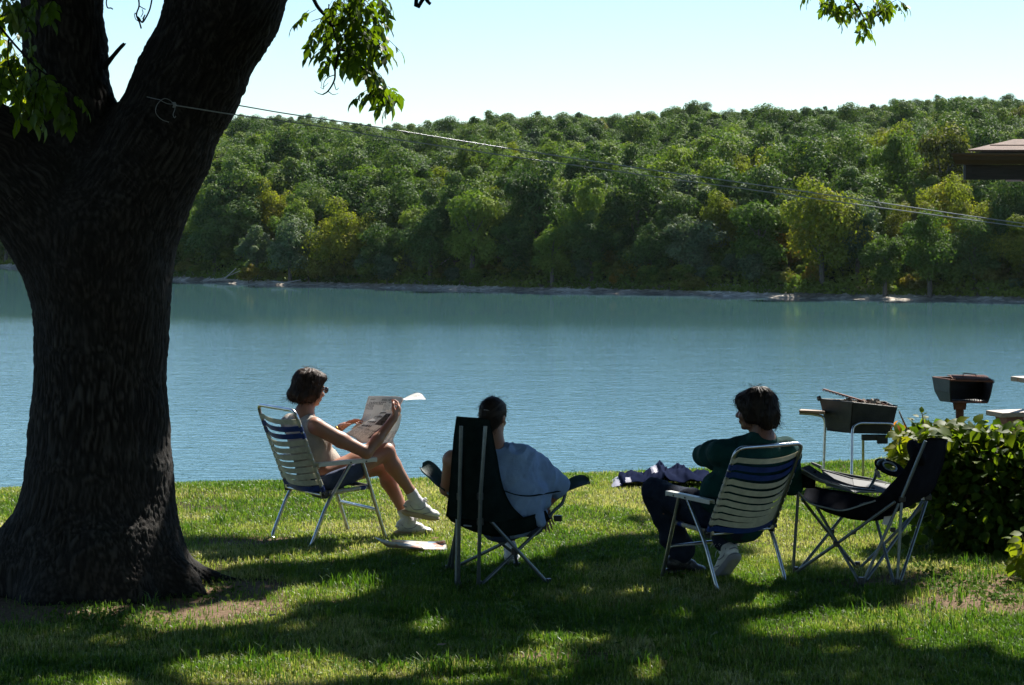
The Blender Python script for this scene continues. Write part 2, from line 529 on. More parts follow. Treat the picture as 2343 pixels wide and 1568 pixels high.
# far hill and beach
m_hill, nt, out = new_mat('hill_floor')
geo = nd(nt, 'ShaderNodeNewGeometry')
n1 = nd(nt, 'ShaderNodeTexNoise', {'Vector': geo.outputs['Position'], 'Scale': .35, 'Detail': 8.0, 'Roughness': .7})
c1 = ramp(nt, n1.outputs[0], [(.35, (.012, .018, .008)), (.65, (.03, .045, .015))])
b = nd(nt, 'ShaderNodeBsdfPrincipled', {'Base Color': c1, 'Roughness': 1.0, 'Specular IOR Level': .05}); nt.links.new(b.outputs[0], out.inputs[0])
ys = np.concatenate([np.arange(235, 460, 3.0), np.arange(460, 1100, 12.0)]); xs = np.arange(-420, 430, 6.0)
V, F = grid_mesh(xs, ys, lambda x, y: hill_z(x, y) - .7 * np.clip((16 - (y - shore_d(1171 + FPX * x / y))) / 6, 0, 1))
tag(link('hill', mesh_np('hill', V, F, [m_hill])), 'wooded hillside rising behind the far shore', 'hill', kind='structure')
# gravel strip following the far waterline
m_beach, nt, out = new_mat('beach_gravel')
geo = nd(nt, 'ShaderNodeNewGeometry')
n1 = nd(nt, 'ShaderNodeTexVoronoi', {'Vector': geo.outputs['Position'], 'Scale': 1.6})
n2 = nd(nt, 'ShaderNodeTexNoise', {'Vector': geo.outputs['Position'], 'Scale': .12, 'Detail': 6.0, 'Roughness': .7})
c1 = ramp(nt, n1.outputs['Color'], [(.0, (.20, .17, .13)), (.5, (.42, .36, .28)), (1.0, (.70, .63, .52))])
c2 = ramp(nt, n2.outputs[0], [(.40, (.25, .24, .2)), (.6, (1, 1, 1))])
mx = nd(nt, 'ShaderNodeMix', data_type='RGBA', blend_type='MULTIPLY'); mx.inputs['Factor'].default_value = 1
nt.links.new(c1, mx.inputs['A']); nt.links.new(c2, mx.inputs['B'])
b = nd(nt, 'ShaderNodeBsdfPrincipled', {'Base Color': mx.outputs['Result'], 'Roughness': .9}); nt.links.new(b.outputs[0], out.inputs[0])
us = np.linspace(-900, 3400, 700); ts = np.linspace(-2.0, 7.5, 12)
U, T = np.meshgrid(us, ts, indexing='ij')
D = shore_d(U) + T * (1 + .0 * U)
X = (U - 1171) / FPX * D
Z = np.maximum(hill_z(X, D), WATER_Z - .5) + .02 + (vnoise(np.stack([X * .9, D * .9, 0 * X], -1)) - .5) * .22
V = np.stack([X, D, Z], -1).reshape(-1, 3)
i = (np.arange(len(us) - 1)[:, None] * len(ts) + np.arange(len(ts) - 1)[None]).ravel()
F = np.stack([i, i + len(ts), i + len(ts) + 1, i + 1], 1)
tag(link('gravel_beach', mesh_np('gravel_beach', V, F, [m_beach])), 'narrow pale gravel beach along the far waterline', 'beach', kind='structure')
# bright grass patch by the water on the right
# ================================================================ far trees
def leaf_quads(C, N, size, rng, aspect=1.5):
    """random diamond-shaped leaf clusters: centres C, facing N"""
    n = len(C)
    N = unit(N); a = unit(np.cross(N, rng.normal(size=(n, 3)))); b = np.cross(N, a)
    s = (size * rng.uniform(.6, 1.35, n))[:, None]
    bend = N * s * .18
    V = np.stack([C - a * s * aspect * .5, C - b * s * .42 + bend, C + a * s * aspect * .5, C + b * s * .42 + bend], 1).reshape(-1, 3)
    F = np.arange(4 * n).reshape(-1, 4)
    return V, F

def crown_proto(seed, height, radius, nleaf, leaf, style='round', trunk_h=.28):
    """crown of many leaf clusters on uneven lobes; returns V,F,tone"""
    rng = np.random.default_rng(seed)
    zc = height * (.5 + trunk_h * .35); rz = height * (1 - trunk_h) / 2
    nl = {'round': 22, 'tall': 22, 'loose': 18, 'bush': 9}[style]
    lobes = []
    for i in range(nl):
        v = unit(rng.normal(size=3)); v[2] = v[2] * .9 + .12
        q = rng.uniform(.35, .95)
        c = np.array([v[0] * radius * q, v[1] * radius * q, zc + v[2] * rz * q])
        taper = 1 - .35 * max(0, v[2]) if style != 'tall' else 1 - .5 * abs(v[2])
        c[:2] *= taper
        lobes.append((c, radius * rng.uniform(.22, .48) * (1 if style != 'loose' else .8)))
    C = []; N = []; T = []
    nleaf = int(nleaf * 1.7); leaf = leaf * .74
    per = nleaf // nl
    for c, r in lobes:
        m = int(per * rng.uniform(.8, 1.2))
        v = unit(rng.normal(size=(m, 3)) + np.array([0, 0, .35]))
        rad = r * (1 - .6 * rng.random(m) ** 1.8) * (1 + .55 * (fbm(v * 2.6 + c, 3, seed) - .5) * 2)
        p = c + v * rad[:, None] * np.array([1, 1, .8])
        C.append(p); N.append(unit(v + rng.normal(size=(m, 3)) * .55 + np.array([0, 0, .45]))); T.append(np.full(m, rng.uniform(.18, .82)) + rng.normal(size=m) * .09)
    # inner fill
    m = int(nleaf * .16)
    v = unit(rng.normal(size=(m, 3)))
    C.append(np.array([0, 0, zc]) + v * (rng.random(m) ** .4)[:, None] * np.array([radius * .6, radius * .6, rz * .75]))
    N.append(rng.normal(size=(m, 3))); T.append(np.full(m, .4))
    C = np.concatenate(C); N = np.concatenate(N); T = np.concatenate(T)
    V, F = leaf_quads(C, N, leaf, rng)
    return V, F, np.clip(np.repeat(T, 4), 0, 1)

def trunk_geo(h, r, rng, lean=.04):
    mb = MB()
    p = [(0, 0, -.6), (lean * h * .2, 0, h * .3), (lean * h * .5, lean * h * .2, h * .62)]
    mb.tube(p, [r * 1.25, r, r * .5], 7)
    for k in range(4):
        a = rng.uniform(0, 6.28); z0 = h * rng.uniform(.28, .55)
        mb.tube([(0, 0, z0), (math.cos(a) * h * .16, math.sin(a) * h * .16, z0 + h * .18)], [r * .5, r * .2], 5)
    return mb

def fmat(name, stops, tr, rnd=.5, gloss=.25):
    return leaf_mat(name, stops, (1.25, 1.5, .45), tr, gloss * .35, .65, obj_random=rnd)
M_oak = fmat('foliage_oak', [(.15, (0.050, 0.085, 0.025)), (.5, (0.091, 0.144, 0.040)), (.85, (0.144, 0.183, 0.045))], .26, gloss=.3)
M_mid = fmat('foliage_mid', [(.15, (0.072, 0.116, 0.025)), (.5, (0.121, 0.176, 0.035)), (.85, (0.181, 0.220, 0.041))], .34)
M_yel = fmat('foliage_locust', [(.15, (0.136, 0.158, 0.024)), (.5, (0.210, 0.216, 0.033)), (.85, (0.304, 0.252, 0.039))], .45)
M_gold = fmat('foliage_gold', [(.15, (0.176, 0.138, 0.028)), (.6, (0.253, 0.193, 0.033)), (.9, (0.286, 0.154, 0.033))], .45)
M_blue = fmat('foliage_silver', [(.15, (0.061, 0.100, 0.048)), (.5, (0.110, 0.150, 0.076)), (.85, (0.161, 0.192, 0.101))], .25, gloss=.4)
M_olive = fmat('foliage_olive', [(.15, (0.098, 0.100, 0.023)), (.5, (0.152, 0.152, 0.033)), (.85, (0.211, 0.193, 0.046))], .35)
M_tb = pbr('far_bark', (.08, .065, .05), (.13, .11, .09), 3, .9)

def make_proto(name, seed, h, r, nl, leaf, style, mat, th=.28):
    V, F, T = crown_proto(seed, h, r, nl, leaf, style, th)
    me = mesh_np(name + '_crown', V, F, [mat], smooth=False, col=T)
    rng = np.random.default_rng(seed)
    tb = trunk_geo(h, .025 * h * (.7 if h < 5 else 1), rng)
    tme = bpy.data.meshes.new(name + '_trunk'); tme.from_pydata(tb.V, [], tb.F); tme.materials.append(M_tb); tme.update()
    # one mesh with both, for the trees whose parts are too small to tell
    TV = np.array(tb.V); Q = [f for f in tb.F if len(f) == 4]
    me2 = mesh_np(name + '_whole', np.concatenate([V, TV]), [F, np.array(Q) + len(V)], [mat, M_tb],
                  mi=np.concatenate([np.zeros(len(F)), np.ones(len(Q))]), smooth=False, col=np.concatenate([T, np.full(len(TV), .5)]))
    return dict(h=h, r=r, crown=me, trunk=tme, whole=me2)
PROTO = {}
def reg(kind, *a): PROTO.setdefault(kind, []).append(make_proto(*a))
for k, s in enumerate((11, 12, 13, 14, 15)): reg('oak', 'oak', s, 14.5, 5.4, 5200, .42, 'round', M_oak, .12)
for k, s in enumerate((21, 22, 23)): reg('mid', 'broadleaf', s, 14.0, 5.0, 5000, .40, ('round', 'loose', 'tall')[k], M_mid, .12)
for k, s in enumerate((31, 32)): reg('yellow', 'locust', s, 11.5, 5.0, 6000, .34, ('round', 'round')[k], M_yel, .10)
reg('gold', 'gold', 41, 9.0, 2.7, 2600, .30, 'tall', M_gold, .12)
for k, s in enumerate((51, 52)): reg('silver', 'silver', s, 13.0, 4.9, 5000, .38, ('round', 'loose')[k], M_blue, .12)
reg('olive', 'olive', 61, 12.5, 4.7, 4600, .40, 'loose', M_olive, .12); reg('olive', 'olive', 62, 14.0, 4.4, 4600, .40, 'tall', M_olive, .12)
for k, s in enumerate((71, 72)): reg('shrub', 'shrub', s, 3.0, 1.9, 1500, .24, 'bush', (M_olive, M_mid)[k], .05)
reg('shrubgold', 'shrub', 73, 2.6, 1.6, 1200, .22, 'bush', M_gold, .05)
reg('shrubsilver', 'shrub', 74, 3.0, 1.8, 1300, .24, 'bush', M_blue, .05)

DESC = {'oak': 'dark oak-like tree', 'mid': 'mid green broadleaf tree', 'yellow': 'feathery yellow-green tree', 'gold': 'slim golden-leaved tree',
        'silver': 'glinting grey-green tree', 'olive': 'dull olive tree', 'shrub': 'low green bush', 'shrubgold': 'low russet-tinged bush', 'shrubsilver': 'low grey-green bush'}
def tier_of(u, d):
    t = d - shore_d(u)
    return ('at the far waterline' if t < 14 else 'in the second shore row' if t < 34 else 'low on the far slope' if t < 62 else 'halfway up the slope')
MARKS = [(-200, 'left of the trunk'), (85, 'touching the trunk'), (520, 'right of the trunk'), (760, 'above the reading woman'), (1010, 'above the held newspaper'),
         (1270, 'above the seated girl'), (1560, 'above the dark blanket'), (1830, 'above the seated man'), (2080, 'above the charcoal grill'), (2700, 'above the shrub')]
def mark_of(u):
    for k, t in MARKS:
        if u < k: return t
    return MARKS[-1][1]
trees = []   # (u, d, kind, scale, rot, named)
def spot(u, d): return (u - 1171) / FPX * d
rng = np.random.default_rng(99)
# the ones that stand out
NAMED = [
 (785, 7, 'yellow', 1.02, 1.0, 'rounded yellow-green tree standing out alone at the waterline behind the held newspaper'),
 (598, 26, 'gold', 1.25, 1.0, 'slim golden-leaved tree in the second row right of the big trunk'),
 (500, 44, 'yellow', 1.10, .9, 'broad yellow-green tree low on the slope beside the big trunk'),
 (425, 28, 'yellow', 1.0, 1.0, 'yellow-green tree whose crown touches the edge of the big trunk'),
 (930, 46, 'yellow', 1.30, 1.0, 'wide yellow-green tree with the broadest crown above the newspaper'),
 (1005, 40, 'yellow', 1.05, 1.0, 'yellow-green tree overlapping the right side of the broadest crown'),
 (1162, 95, 'yellow', .95, .62, 'narrow bright yellow-green tree rising just under the two wires'),
 (1105, 24, 'yellow', .86, .9, 'small yellow-green tree in the second row above the high-backed chair'),
 (1735, 8, 'mid', 1.0, 1.0, 'tall pale green tree at the waterline above the seated man'),
 (1880, 7, 'yellow', 1.12, 1.0, 'large yellow-green tree at the waterline above the charcoal grill'),
 (1652, 14, 'yellow', .92, .8, 'yellow-green tree between the man and the dark tree wall'),
 (1760, 22, 'yellow', 1.0, .9, 'yellow-green tree peeping out behind the pale green waterline tree'),
 (1945, 60, 'yellow', 1.2, 1.1, 'yellow-green crown halfway up below the wires near the roof'),
 (2030, 66, 'yellow', 1.1, 1.1, 'flat-topped yellow-green crown close to the roof gutter'),
 (2155, 16, 'gold', .9, 1.0, 'small golden tree in the dark trees above the post grill'),
 (1580, 9, 'silver', .88, 1.0, 'silvery green tree at the waterline left of the man'),
 (1960, 9, 'silver', .80, 1.0, 'silvery green tree against the large yellow-green waterline tree'),
 (885, 4, 'shrubsilver', 1.2, 1.0, 'grey-green waterline bush right of the rounded yellow-green tree'),
 (568, 3, 'shrubgold', 1.1, 1.0, 'rust-coloured bush at the waterline near the big trunk'),
 (705, 4, 'shrub', 1.5, 1.0, 'waterline bush touching the left side of the rounded yellow-green tree'),
 (1800, 12, 'gold', .95, 1.1, 'golden-leaved tree tucked in front of the pale green trees'),
 (480, 12, 'mid', .9, 1.0, 'round mid green tree at the waterline beside the big trunk'),
 (590, 52, 'mid', 1.15, .8, 'tall mid green tree standing beside the broad yellow-green one'),
 (1090, 62, 'silver', 1.1, 1.0, 'pale blue-green crown right of the broadest yellow-green crown'),
]
taken = []
for (u, off, kind, sc, wd, lab) in NAMED:
    d = float(shore_d(u)) + off
    trees.append([u, d, kind, sc, wd, lab]); taken.append((spot(u, d), d, 4.3 * sc if 'shrub' not in kind else 1.6))
def clear(x, y, q=.8):
    return all((x - a) ** 2 + (y - b) ** 2 > (q * r) ** 2 for a, b, r in taken)
def pick(u, d, r):
    t = d - shore_d(u); n = fbm(np.array([[spot(u, d) / 45, d / 45, 3.0]]), 2, 9)[0]
    if t < 50 and r < .05 + .09 * (n > .55): return 'yellow'
    if r < .16 and t < 40: return 'olive'
    if r < .24 + .2 * (n - .5): return 'silver'
    if r < .50: return 'mid'
    if r > .985: return 'yellow'
    return 'oak'
# rows of trees climbing the hill
cand = []
row = 6.0
while row < 110:
    sp = 6.0 if row < 40 else 6.3
    for u0 in np.arange(-60, 2480, 1.0):
        pass
    x = -200
    d0 = 300
    u = -60.0
    while u < 2480:
        d = float(shore_d(u)) + row + rng.uniform(-2.4, 2.4)
        if not (95 < u < 370): cand.append((u + rng.uniform(-10, 10), d, rng.random(), rng.uniform(.74, 1.12)))
        u += sp / d * FPX * rng.uniform(.8, 1.2)
    row += 6.0
cand.sort(key=lambda c: c[1] - shore_d(c[0]))
for (u, d, r, sc) in cand:
    if len(trees) >= 300: break
    x = spot(u, d)
    t = d - shore_d(u)
    if not clear(x, d, .75 if t > 12 else 1.0): continue
    s = sc * .96 * (.84 + .16 * min(1, t / 25)) * rng.uniform(.85, 1.12)
    trees.append([u, d, pick(u, d, r), s, rng.uniform(.9, 1.08), None]); taken.append((x, d, 3.0))
last_t = max(d - shore_d(u) for u, d, *_ in trees)
# low bushes along the waterline
u = -50
bushes = []
while u < 2440:
    d = float(shore_d(u)) + rng.uniform(4.6, 12.5)
    if not (95 < u < 375) and rng.random() < .93 and not (1900 < u < 2040) and all(abs(u - q[0]) > 30 for q in NAMED if 'shrub' in q[2]):
        bushes.append([u, d, ('shrub', 'shrub', 'shrub', 'shrubsilver', 'shrubgold')[rng.choice(5, p=[.3, .3, .22, .13, .05])], rng.uniform(.55, 1.25), rng.uniform(.9, 1.3), None])
    u += rng.uniform(14, 30)
trees += bushes
cells = {}
for t in trees:
    if t[5] is None: cells.setdefault((t[2], mark_of(t[0]), tier_of(t[0], t[1])), []).append(t)
ORD = ['leftmost', 'second from left', 'third from left', 'fourth from left', 'fifth from left', 'sixth from left', 'seventh from left', 'eighth from left', 'ninth from left', 'tenth from left', 'eleventh from left', 'twelfth from left', 'thirteenth from left', 'fourteenth from left', 'fifteenth from left']
for key, L in cells.items():
    L.sort(key=lambda t: t[0])
    for i, t in enumerate(L):
        base = f'{DESC[key[0]]} {key[2]} {key[1]}'
        t[5] = base if len(L) == 1 else f'{base}, {ORD[min(i, 14)]}' if i < len(L) - 1 or len(L) < 3 else f'{base}, rightmost'
NM = {'oak': 'oak_tree', 'mid': 'broadleaf_tree', 'yellow': 'locust_tree', 'gold': 'golden_tree', 'silver': 'willow_tree', 'olive': 'olive_green_tree', 'shrub': 'shore_bush', 'shrubgold': 'shore_bush', 'shrubsilver': 'shore_bush'}
grp = {}
for (u, d, kind, sc, wd, lab) in trees:
    pr = PROTO[kind]; p = pr[rng.integers(len(pr))]
    x = spot(u, d); z = float(hill_z(np.array(x), np.array(d)))
    near = (d - shore_d(u)) < 16 and 'shrub' not in kind
    isb = 'shrub' in kind
    if near:
        o = bpy.data.objects.new(NM[kind], None); COL.objects.link(o)
        for nm in ('crown', 'trunk'):
            c = bpy.data.objects.new(nm, p[nm]); COL.objects.link(c); c.parent = o
    else:
        o = bpy.data.objects.new(NM[kind], p['whole']); COL.objects.link(o)
    o.location = (x, d, z - (.15 if isb else 1.3 * sc)); o.rotation_euler = (0, 0, rng.uniform(0, 6.28)); o.scale = (sc * wd, sc * wd, sc * (1 + rng.uniform(-.14, .22)))
    tag(o, lab, 'bush' if isb else 'tree', 'bushes along the far waterline' if isb else 'trees on the far shore and slope')
    grp.setdefault(kind, o)
# the rest of the wooded hill: one mass
pts = []; sc_ = []; idx_ = []
rr = 6.0
while rr < 620:
    u = -80.0; sp = 6.0
    while u < 2500:
        d = float(shore_d(u)) + rr + rng.uniform(-3, 3)
        if rr > last_t - 3 or 100 < u < 365:
            if d < CREST + 14: pts.append((u + rng.uniform(-9, 9), d)); sc_.append(rng.uniform(.72, 1.15) * max(.60, .94 - rr / 1300)); idx_.append(rng.random())
        u += sp / d * FPX * rng.uniform(.8, 1.2)
    rr += 6.5
# a few tall trees on the ridge line
for u, s in ((1590, .72), (1612, .7)):
    pts.append((u, CREST - 4)); sc_.append(s); idx_.append(.3)
PU = np.array([p[0] for p in pts]); PD = np.array([p[1] for p in pts]); PX = (PU - 1171) / FPX * PD
PV = np.stack([PX, PD, hill_z(PX, PD) - 1.2], -1)
me = bpy.data.meshes.new('forest'); me.vertices.add(len(PV)); me.vertices.foreach_set('co', PV.astype(np.float32).ravel())
kinds = []
protos_used = []
for k in ('oak', 'mid', 'silver', 'olive', 'yellow'):
    for p in PROTO[k]: protos_used.append((k, p))
ki = [i for i, (k, p) in enumerate(protos_used) if k == 'oak']; km = [i for i, (k, p) in enumerate(protos_used) if k == 'mid']
ks = [i for i, (k, p) in enumerate(protos_used) if k == 'silver']; ko = [i for i, (k, p) in enumerate(protos_used) if k == 'olive']; ky = [i for i, (k, p) in enumerate(protos_used) if k == 'yellow']
sel = [int(rng.choice(ki if r < .56 else km if r < .82 else ks if r < .91 else ko if r < .975 else ky)) for r in idx_]
a = me.attributes.new('pick', 'INT', 'POINT'); a.data.foreach_set('value', np.array(sel, dtype=np.int32))
a = me.attributes.new('size', 'FLOAT', 'POINT'); a.data.foreach_set('value', np.array(sc_, dtype=np.float32))
a = me.attributes.new('tall', 'FLOAT', 'POINT'); a.data.foreach_set('value', (np.array(sc_) * rng.uniform(.74, 1.14, len(PV))).astype(np.float32))
a = me.attributes.new('turn', 'FLOAT', 'POINT'); a.data.foreach_set('value', rng.uniform(0, 6.28, len(PV)).astype(np.float32))
me.update()
fo = link('forest', me); tag(fo, 'dense mixed green forest covering the upper hillside to the skyline', 'forest', kind='stuff')
# templates live in a collection of their own that is not part of the scene
pc = bpy.data.collections.new('tree_kinds')
for i, (k, p) in enumerate(protos_used):
    o = bpy.data.objects.new('kind_%02d' % i, p['whole']); pc.objects.link(o)
ng = bpy.data.node_groups.new('forest_nodes', 'GeometryNodeTree')
ng.interface.new_socket('Geometry', in_out='INPUT', socket_type='NodeSocketGeometry'); ng.interface.new_socket('Geometry', in_out='OUTPUT', socket_type='NodeSocketGeometry')
gi = ng.nodes.new('NodeGroupInput'); go = ng.nodes.new('NodeGroupOutput')
ci = ng.nodes.new('GeometryNodeCollectionInfo'); ci.inputs['Collection'].default_value = pc; ci.inputs['Separate Children'].default_value = True; ci.inputs['Reset Children'].default_value = True
ip = ng.nodes.new('GeometryNodeInstanceOnPoints'); ip.inputs['Pick Instance'].default_value = True
def gattr(nm, ty):
    n = ng.nodes.new('GeometryNodeInputNamedAttribute'); n.data_type = ty; n.inputs['Name'].default_value = nm; return n.outputs[0]
cx = ng.nodes.new('ShaderNodeCombineXYZ'); ng.links.new(gattr('turn', 'FLOAT'), cx.inputs[2])
er = ng.nodes.new('FunctionNodeEulerToRotation'); ng.links.new(cx.outputs[0], er.inputs[0])
ng.links.new(gi.outputs[0], ip.inputs['Points']); ng.links.new(ci.outputs[0], ip.inputs['Instance'])
ng.links.new(gattr('pick', 'INT'), ip.inputs['Instance Index']); ng.links.new(er.outputs[0], ip.inputs['Rotation'])
cs = ng.nodes.new('ShaderNodeCombineXYZ')
sz = gattr('size', 'FLOAT')
for i in range(2): ng.links.new(sz, cs.inputs[i])
ng.links.new(gattr('tall', 'FLOAT'), cs.inputs[2])
ng.links.new(cs.outputs[0], ip.inputs['Scale']); ng.links.new(ip.outputs[0], go.inputs[0])
md = fo.modifiers.new('forest', 'NODES'); md.node_group = ng
rb = np.random.default_rng(71); nb = 60000
ub = rb.uniform(-120, 2520, nb); tb_ = 4.6 + 34 * rb.random(nb) ** 1.5; db2 = shore_d(ub) + tb_; xb2 = (ub - 1171) / FPX * db2
hb = rb.random(nb) ** 1.5 * (.5 + 2.2 * fbm(np.stack([xb2 * .25, db2 * .25, 0 * xb2], -1), 2, 4)) * np.clip((tb_ - 3.5) / 3, .2, 1)
CB = np.stack([xb2, db2, hill_z(xb2, db2) + hb], -1)
V, F = leaf_quads(CB, rb.normal(size=CB.shape) * .8 + np.array([0, -.2, .6]), .40, rb)
tb2 = np.clip(fbm(CB * .12, 2, 8) * 1.3 - .15 + rb.normal(size=nb) * .08, 0, 1)
tag(link('undergrowth', mesh_np('undergrowth', V, F, [M_mid], smooth=False, col=np.repeat(tb2, 4))), 'tangled green undergrowth along the foot of the wooded slope', 'undergrowth', kind='stuff')
print('forest trees', len(trees), 'mass', len(pts), 'last_t', last_t)

# driftwood on the far shore
M_drift = pbr('driftwood', (.30, .26, .22), (.42, .38, .33), 3, .8)
def drift(u, off, pts, lab):
    d = float(shore_d(u)) + off; b = np.array([spot(u, d), d, float(hill_z(np.array(spot(u, d)), np.array(d))) + .25])
    mb = MB()
    for q in pts: mb.tube([b + np.array(a) for a in q], [.13] + [.06] * (len(q) - 1), 6)
    mb.build('driftwood', M_drift)
    tag(bpy.data.objects[-1] if False else mb_last(), lab, 'driftwood', 'dead wood on the far shore')
def mb_last(): return COL.objects[-1]
drift(512, 2, [[(-3, 0, 0), (0, 0, .5), (2.5, 0, 1.6)], [(0, 0, .3), (1.8, 0, 1.9)], [(-1, 0, .2), (3.4, 0, .2)]], 'forked bleached branches leaning by the far waterline beside the big trunk')
drift(672, 1, [[(-3.2, 0, .5), (0, 0, .1), (3.4, 0, .05)], [(-1, 0, .3), (1, 0, .7)]], 'long pale log lying on the far beach above the reading woman')
drift(1040, 10, [[(-2, 0, 1), (0, 0, 2.3), (2.2, 0, 3.6)], [(0, 0, 2.3), (.8, 0, 3.4)]], 'pale dead limb slanting among bushes above the girl')
# ================================================================ grass
def make_grass(seed, n, box, hgt, wid, dens=None, mat=None):
    rng = np.random.default_rng(seed)
    x0, x1, y0, y1 = box
    y = y0 + (y1 - y0) * rng.random(n) ** 1.0
    half = (y * .26 + .5)
    x = rng.uniform(-1, 1, n) * half
    if x0 is not None:
        x = x0 + (x1 - x0) * rng.random(n)
    u = 1171 + FPX * x / y
    keep = y < crest_d(np.clip(u, -400, 2800)) + 1.2
    q = np.stack([x, y, 0 * x], -1)
    patch = fbm(q * 1.1, 4, 31)
    bare = fbm(q * .8 + 9, 4, 77)
    # worn soil around the trunk foot and beside the shrub
    tx, ty = spot(215, 13), 13.0
    dt = np.hypot((x - tx) / 1.35, (y - ty) / .85)
    bx, by = spot(2230, 13.4), 13.35
    db = np.hypot((x - bx) / .75, (y - by) / .45)
    p = np.clip((.74 - bare) / .1, .25, 1)
    keep &= rng.random(n) < p
    keep &= rng.random(n) < 1 - .93 * worn(x, y)
    x, y, q, patch, bare = x[keep], y[keep], q[keep], patch[keep], bare[keep]
    m = len(x)
    z = lawn_z(x, y)
    cl = fbm(q * 7, 2, 3)
    h = hgt * (.45 + .8 * rng.random(m)) * (.55 + .9 * cl)
    a = rng.uniform(0, 2 * math.pi, m)
    lean = rng.uniform(.1, .95, m) ** 1.2
    dx, dy = np.cos(a), np.sin(a)
    w = wid * rng.uniform(.6, 1.3, m)
    b2 = a + rng.uniform(.9, 2.2, m); wx, wy = np.cos(b2) * w, np.sin(b2) * w
    B = np.stack([x, y, z - .006], -1)
    W = np.stack([wx, wy, 0 * wx], -1) * .5
    mid = B + np.stack([dx * h * lean * .3, dy * h * lean * .3, h * (.62 - .1 * lean)], -1)
    tip = B + np.stack([dx * h * lean * .95, dy * h * lean * .95, h * (1.02 - .45 * lean)], -1)
    V = np.stack([B - W, B + W, mid + W * .8, mid - W * .8, tip], 1).reshape(-1, 3)
    i = np.arange(m) * 5
    Q = np.stack([i, i + 1, i + 2, i + 3], 1); T = np.stack([i + 3, i + 2, i + 4], 1)
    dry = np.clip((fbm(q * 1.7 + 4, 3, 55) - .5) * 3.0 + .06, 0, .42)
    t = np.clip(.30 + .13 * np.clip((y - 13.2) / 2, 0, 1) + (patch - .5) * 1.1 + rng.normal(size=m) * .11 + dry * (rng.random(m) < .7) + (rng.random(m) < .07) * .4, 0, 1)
    return V, [Q, T], np.repeat(t, 5)
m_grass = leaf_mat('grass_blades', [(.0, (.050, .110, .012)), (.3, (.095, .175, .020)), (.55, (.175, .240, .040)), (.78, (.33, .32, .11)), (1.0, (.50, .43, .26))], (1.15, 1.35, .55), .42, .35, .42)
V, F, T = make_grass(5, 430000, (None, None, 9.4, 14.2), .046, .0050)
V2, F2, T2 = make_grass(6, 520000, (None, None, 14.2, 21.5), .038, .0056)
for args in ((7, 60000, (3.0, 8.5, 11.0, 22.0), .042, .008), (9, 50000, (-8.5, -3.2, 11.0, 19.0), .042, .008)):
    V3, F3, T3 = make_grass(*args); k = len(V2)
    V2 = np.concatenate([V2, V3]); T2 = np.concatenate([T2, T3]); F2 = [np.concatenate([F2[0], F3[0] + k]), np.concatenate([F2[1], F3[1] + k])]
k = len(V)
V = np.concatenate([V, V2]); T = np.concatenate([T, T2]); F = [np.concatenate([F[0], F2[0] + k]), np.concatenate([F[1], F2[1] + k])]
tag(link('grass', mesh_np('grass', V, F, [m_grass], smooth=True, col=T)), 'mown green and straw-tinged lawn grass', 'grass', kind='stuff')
# taller tufts and broad-leaved weeds standing out of the lawn
def make_tufts(seed, spots_, hgt, wid, per):
    rng = np.random.default_rng(seed); VV = []; TT = []
    B = []
    for (x, y, s) in spots_:
        m = int(per * s)
        B.append(np.stack([x + rng.normal(size=m) * .035 * s, y + rng.normal(size=m) * .035 * s, np.full(m, s)], -1))
    B = np.concatenate(B); m = len(B); s = B[:, 2].copy(); z = lawn_z(B[:, 0], B[:, 1])
    h = hgt * s * rng.uniform(.5, 1.2, m); a = rng.uniform(0, 6.28, m); le = rng.uniform(.1, .7, m); w = wid * rng.uniform(.7, 1.2, m)
    P0 = np.stack([B[:, 0], B[:, 1], z], -1); D = np.stack([np.cos(a), np.sin(a), 0 * a], -1)
    b2 = a + 1.57; W = np.stack([np.cos(b2), np.sin(b2), 0 * a], -1) * w[:, None] * .5
    h_ = h[:, None]; le_ = le[:, None]; up = np.array([0, 0, 1.0])
    mid = P0 + D * h_ * le_ * .3 + up * h_ * .6; tip = P0 + D * h_ * le_ + up * h_ * (1 - .35 * le_)
    V = np.stack([P0 - W * .6, P0 + W * .6, mid + W, mid - W, tip], 1).reshape(-1, 3)
    i = np.arange(m) * 5
    return V, [np.stack([i, i + 1, i + 2, i + 3], 1), np.stack([i + 3, i + 2, i + 4], 1)], np.repeat(np.clip(.18 + rng.normal(size=m) * .12, 0, 1), 5)
rg = np.random.default_rng(12)
sp = []
for (u, v, du, dv, n) in ((820, 1345, 60, 20, 16), (560, 1530, 120, 40, 34), (900, 1540, 200, 30, 30), (1250, 1520, 180, 40, 30), (1700, 1480, 300, 60, 40), (2150, 1430, 160, 80, 36), (300, 1430, 160, 30, 14), (1500, 1400, 300, 60, 22), (500, 1200, 120, 30, 10), (1000, 1400, 300, 60, 20), (2200, 1340, 100, 40, 16)):
    for _ in range(n):
        g = G(u + rg.normal() * du * .6, v + rg.normal() * dv * .6); sp.append((g[0], g[1], rg.uniform(.6, 1.35)))
for u in np.arange(-40, 2380, 7.0):
    d_ = float(crest_d(u)) + rg.uniform(-.3, .5); sp.append(((u - 1171) / FPX * d_, d_, rg.uniform(.35, .85) * (1.25 if rg.random() < .12 else 1)))
V, F, T = make_tufts(3, sp, .082, .006, 16)
tag(link('grass_tufts', mesh_np('grass_tufts', V, F, [m_grass], smooth=True, col=T)), 'longer bright green grass tufts sticking out of the lawn', 'grass', kind='stuff')
m_weed = leaf_mat('weed_leaf', [(.0, (.05, .11, .015)), (.5, (.10, .17, .025)), (1.0, (.2, .24, .05))], None, .3, .06, .7)
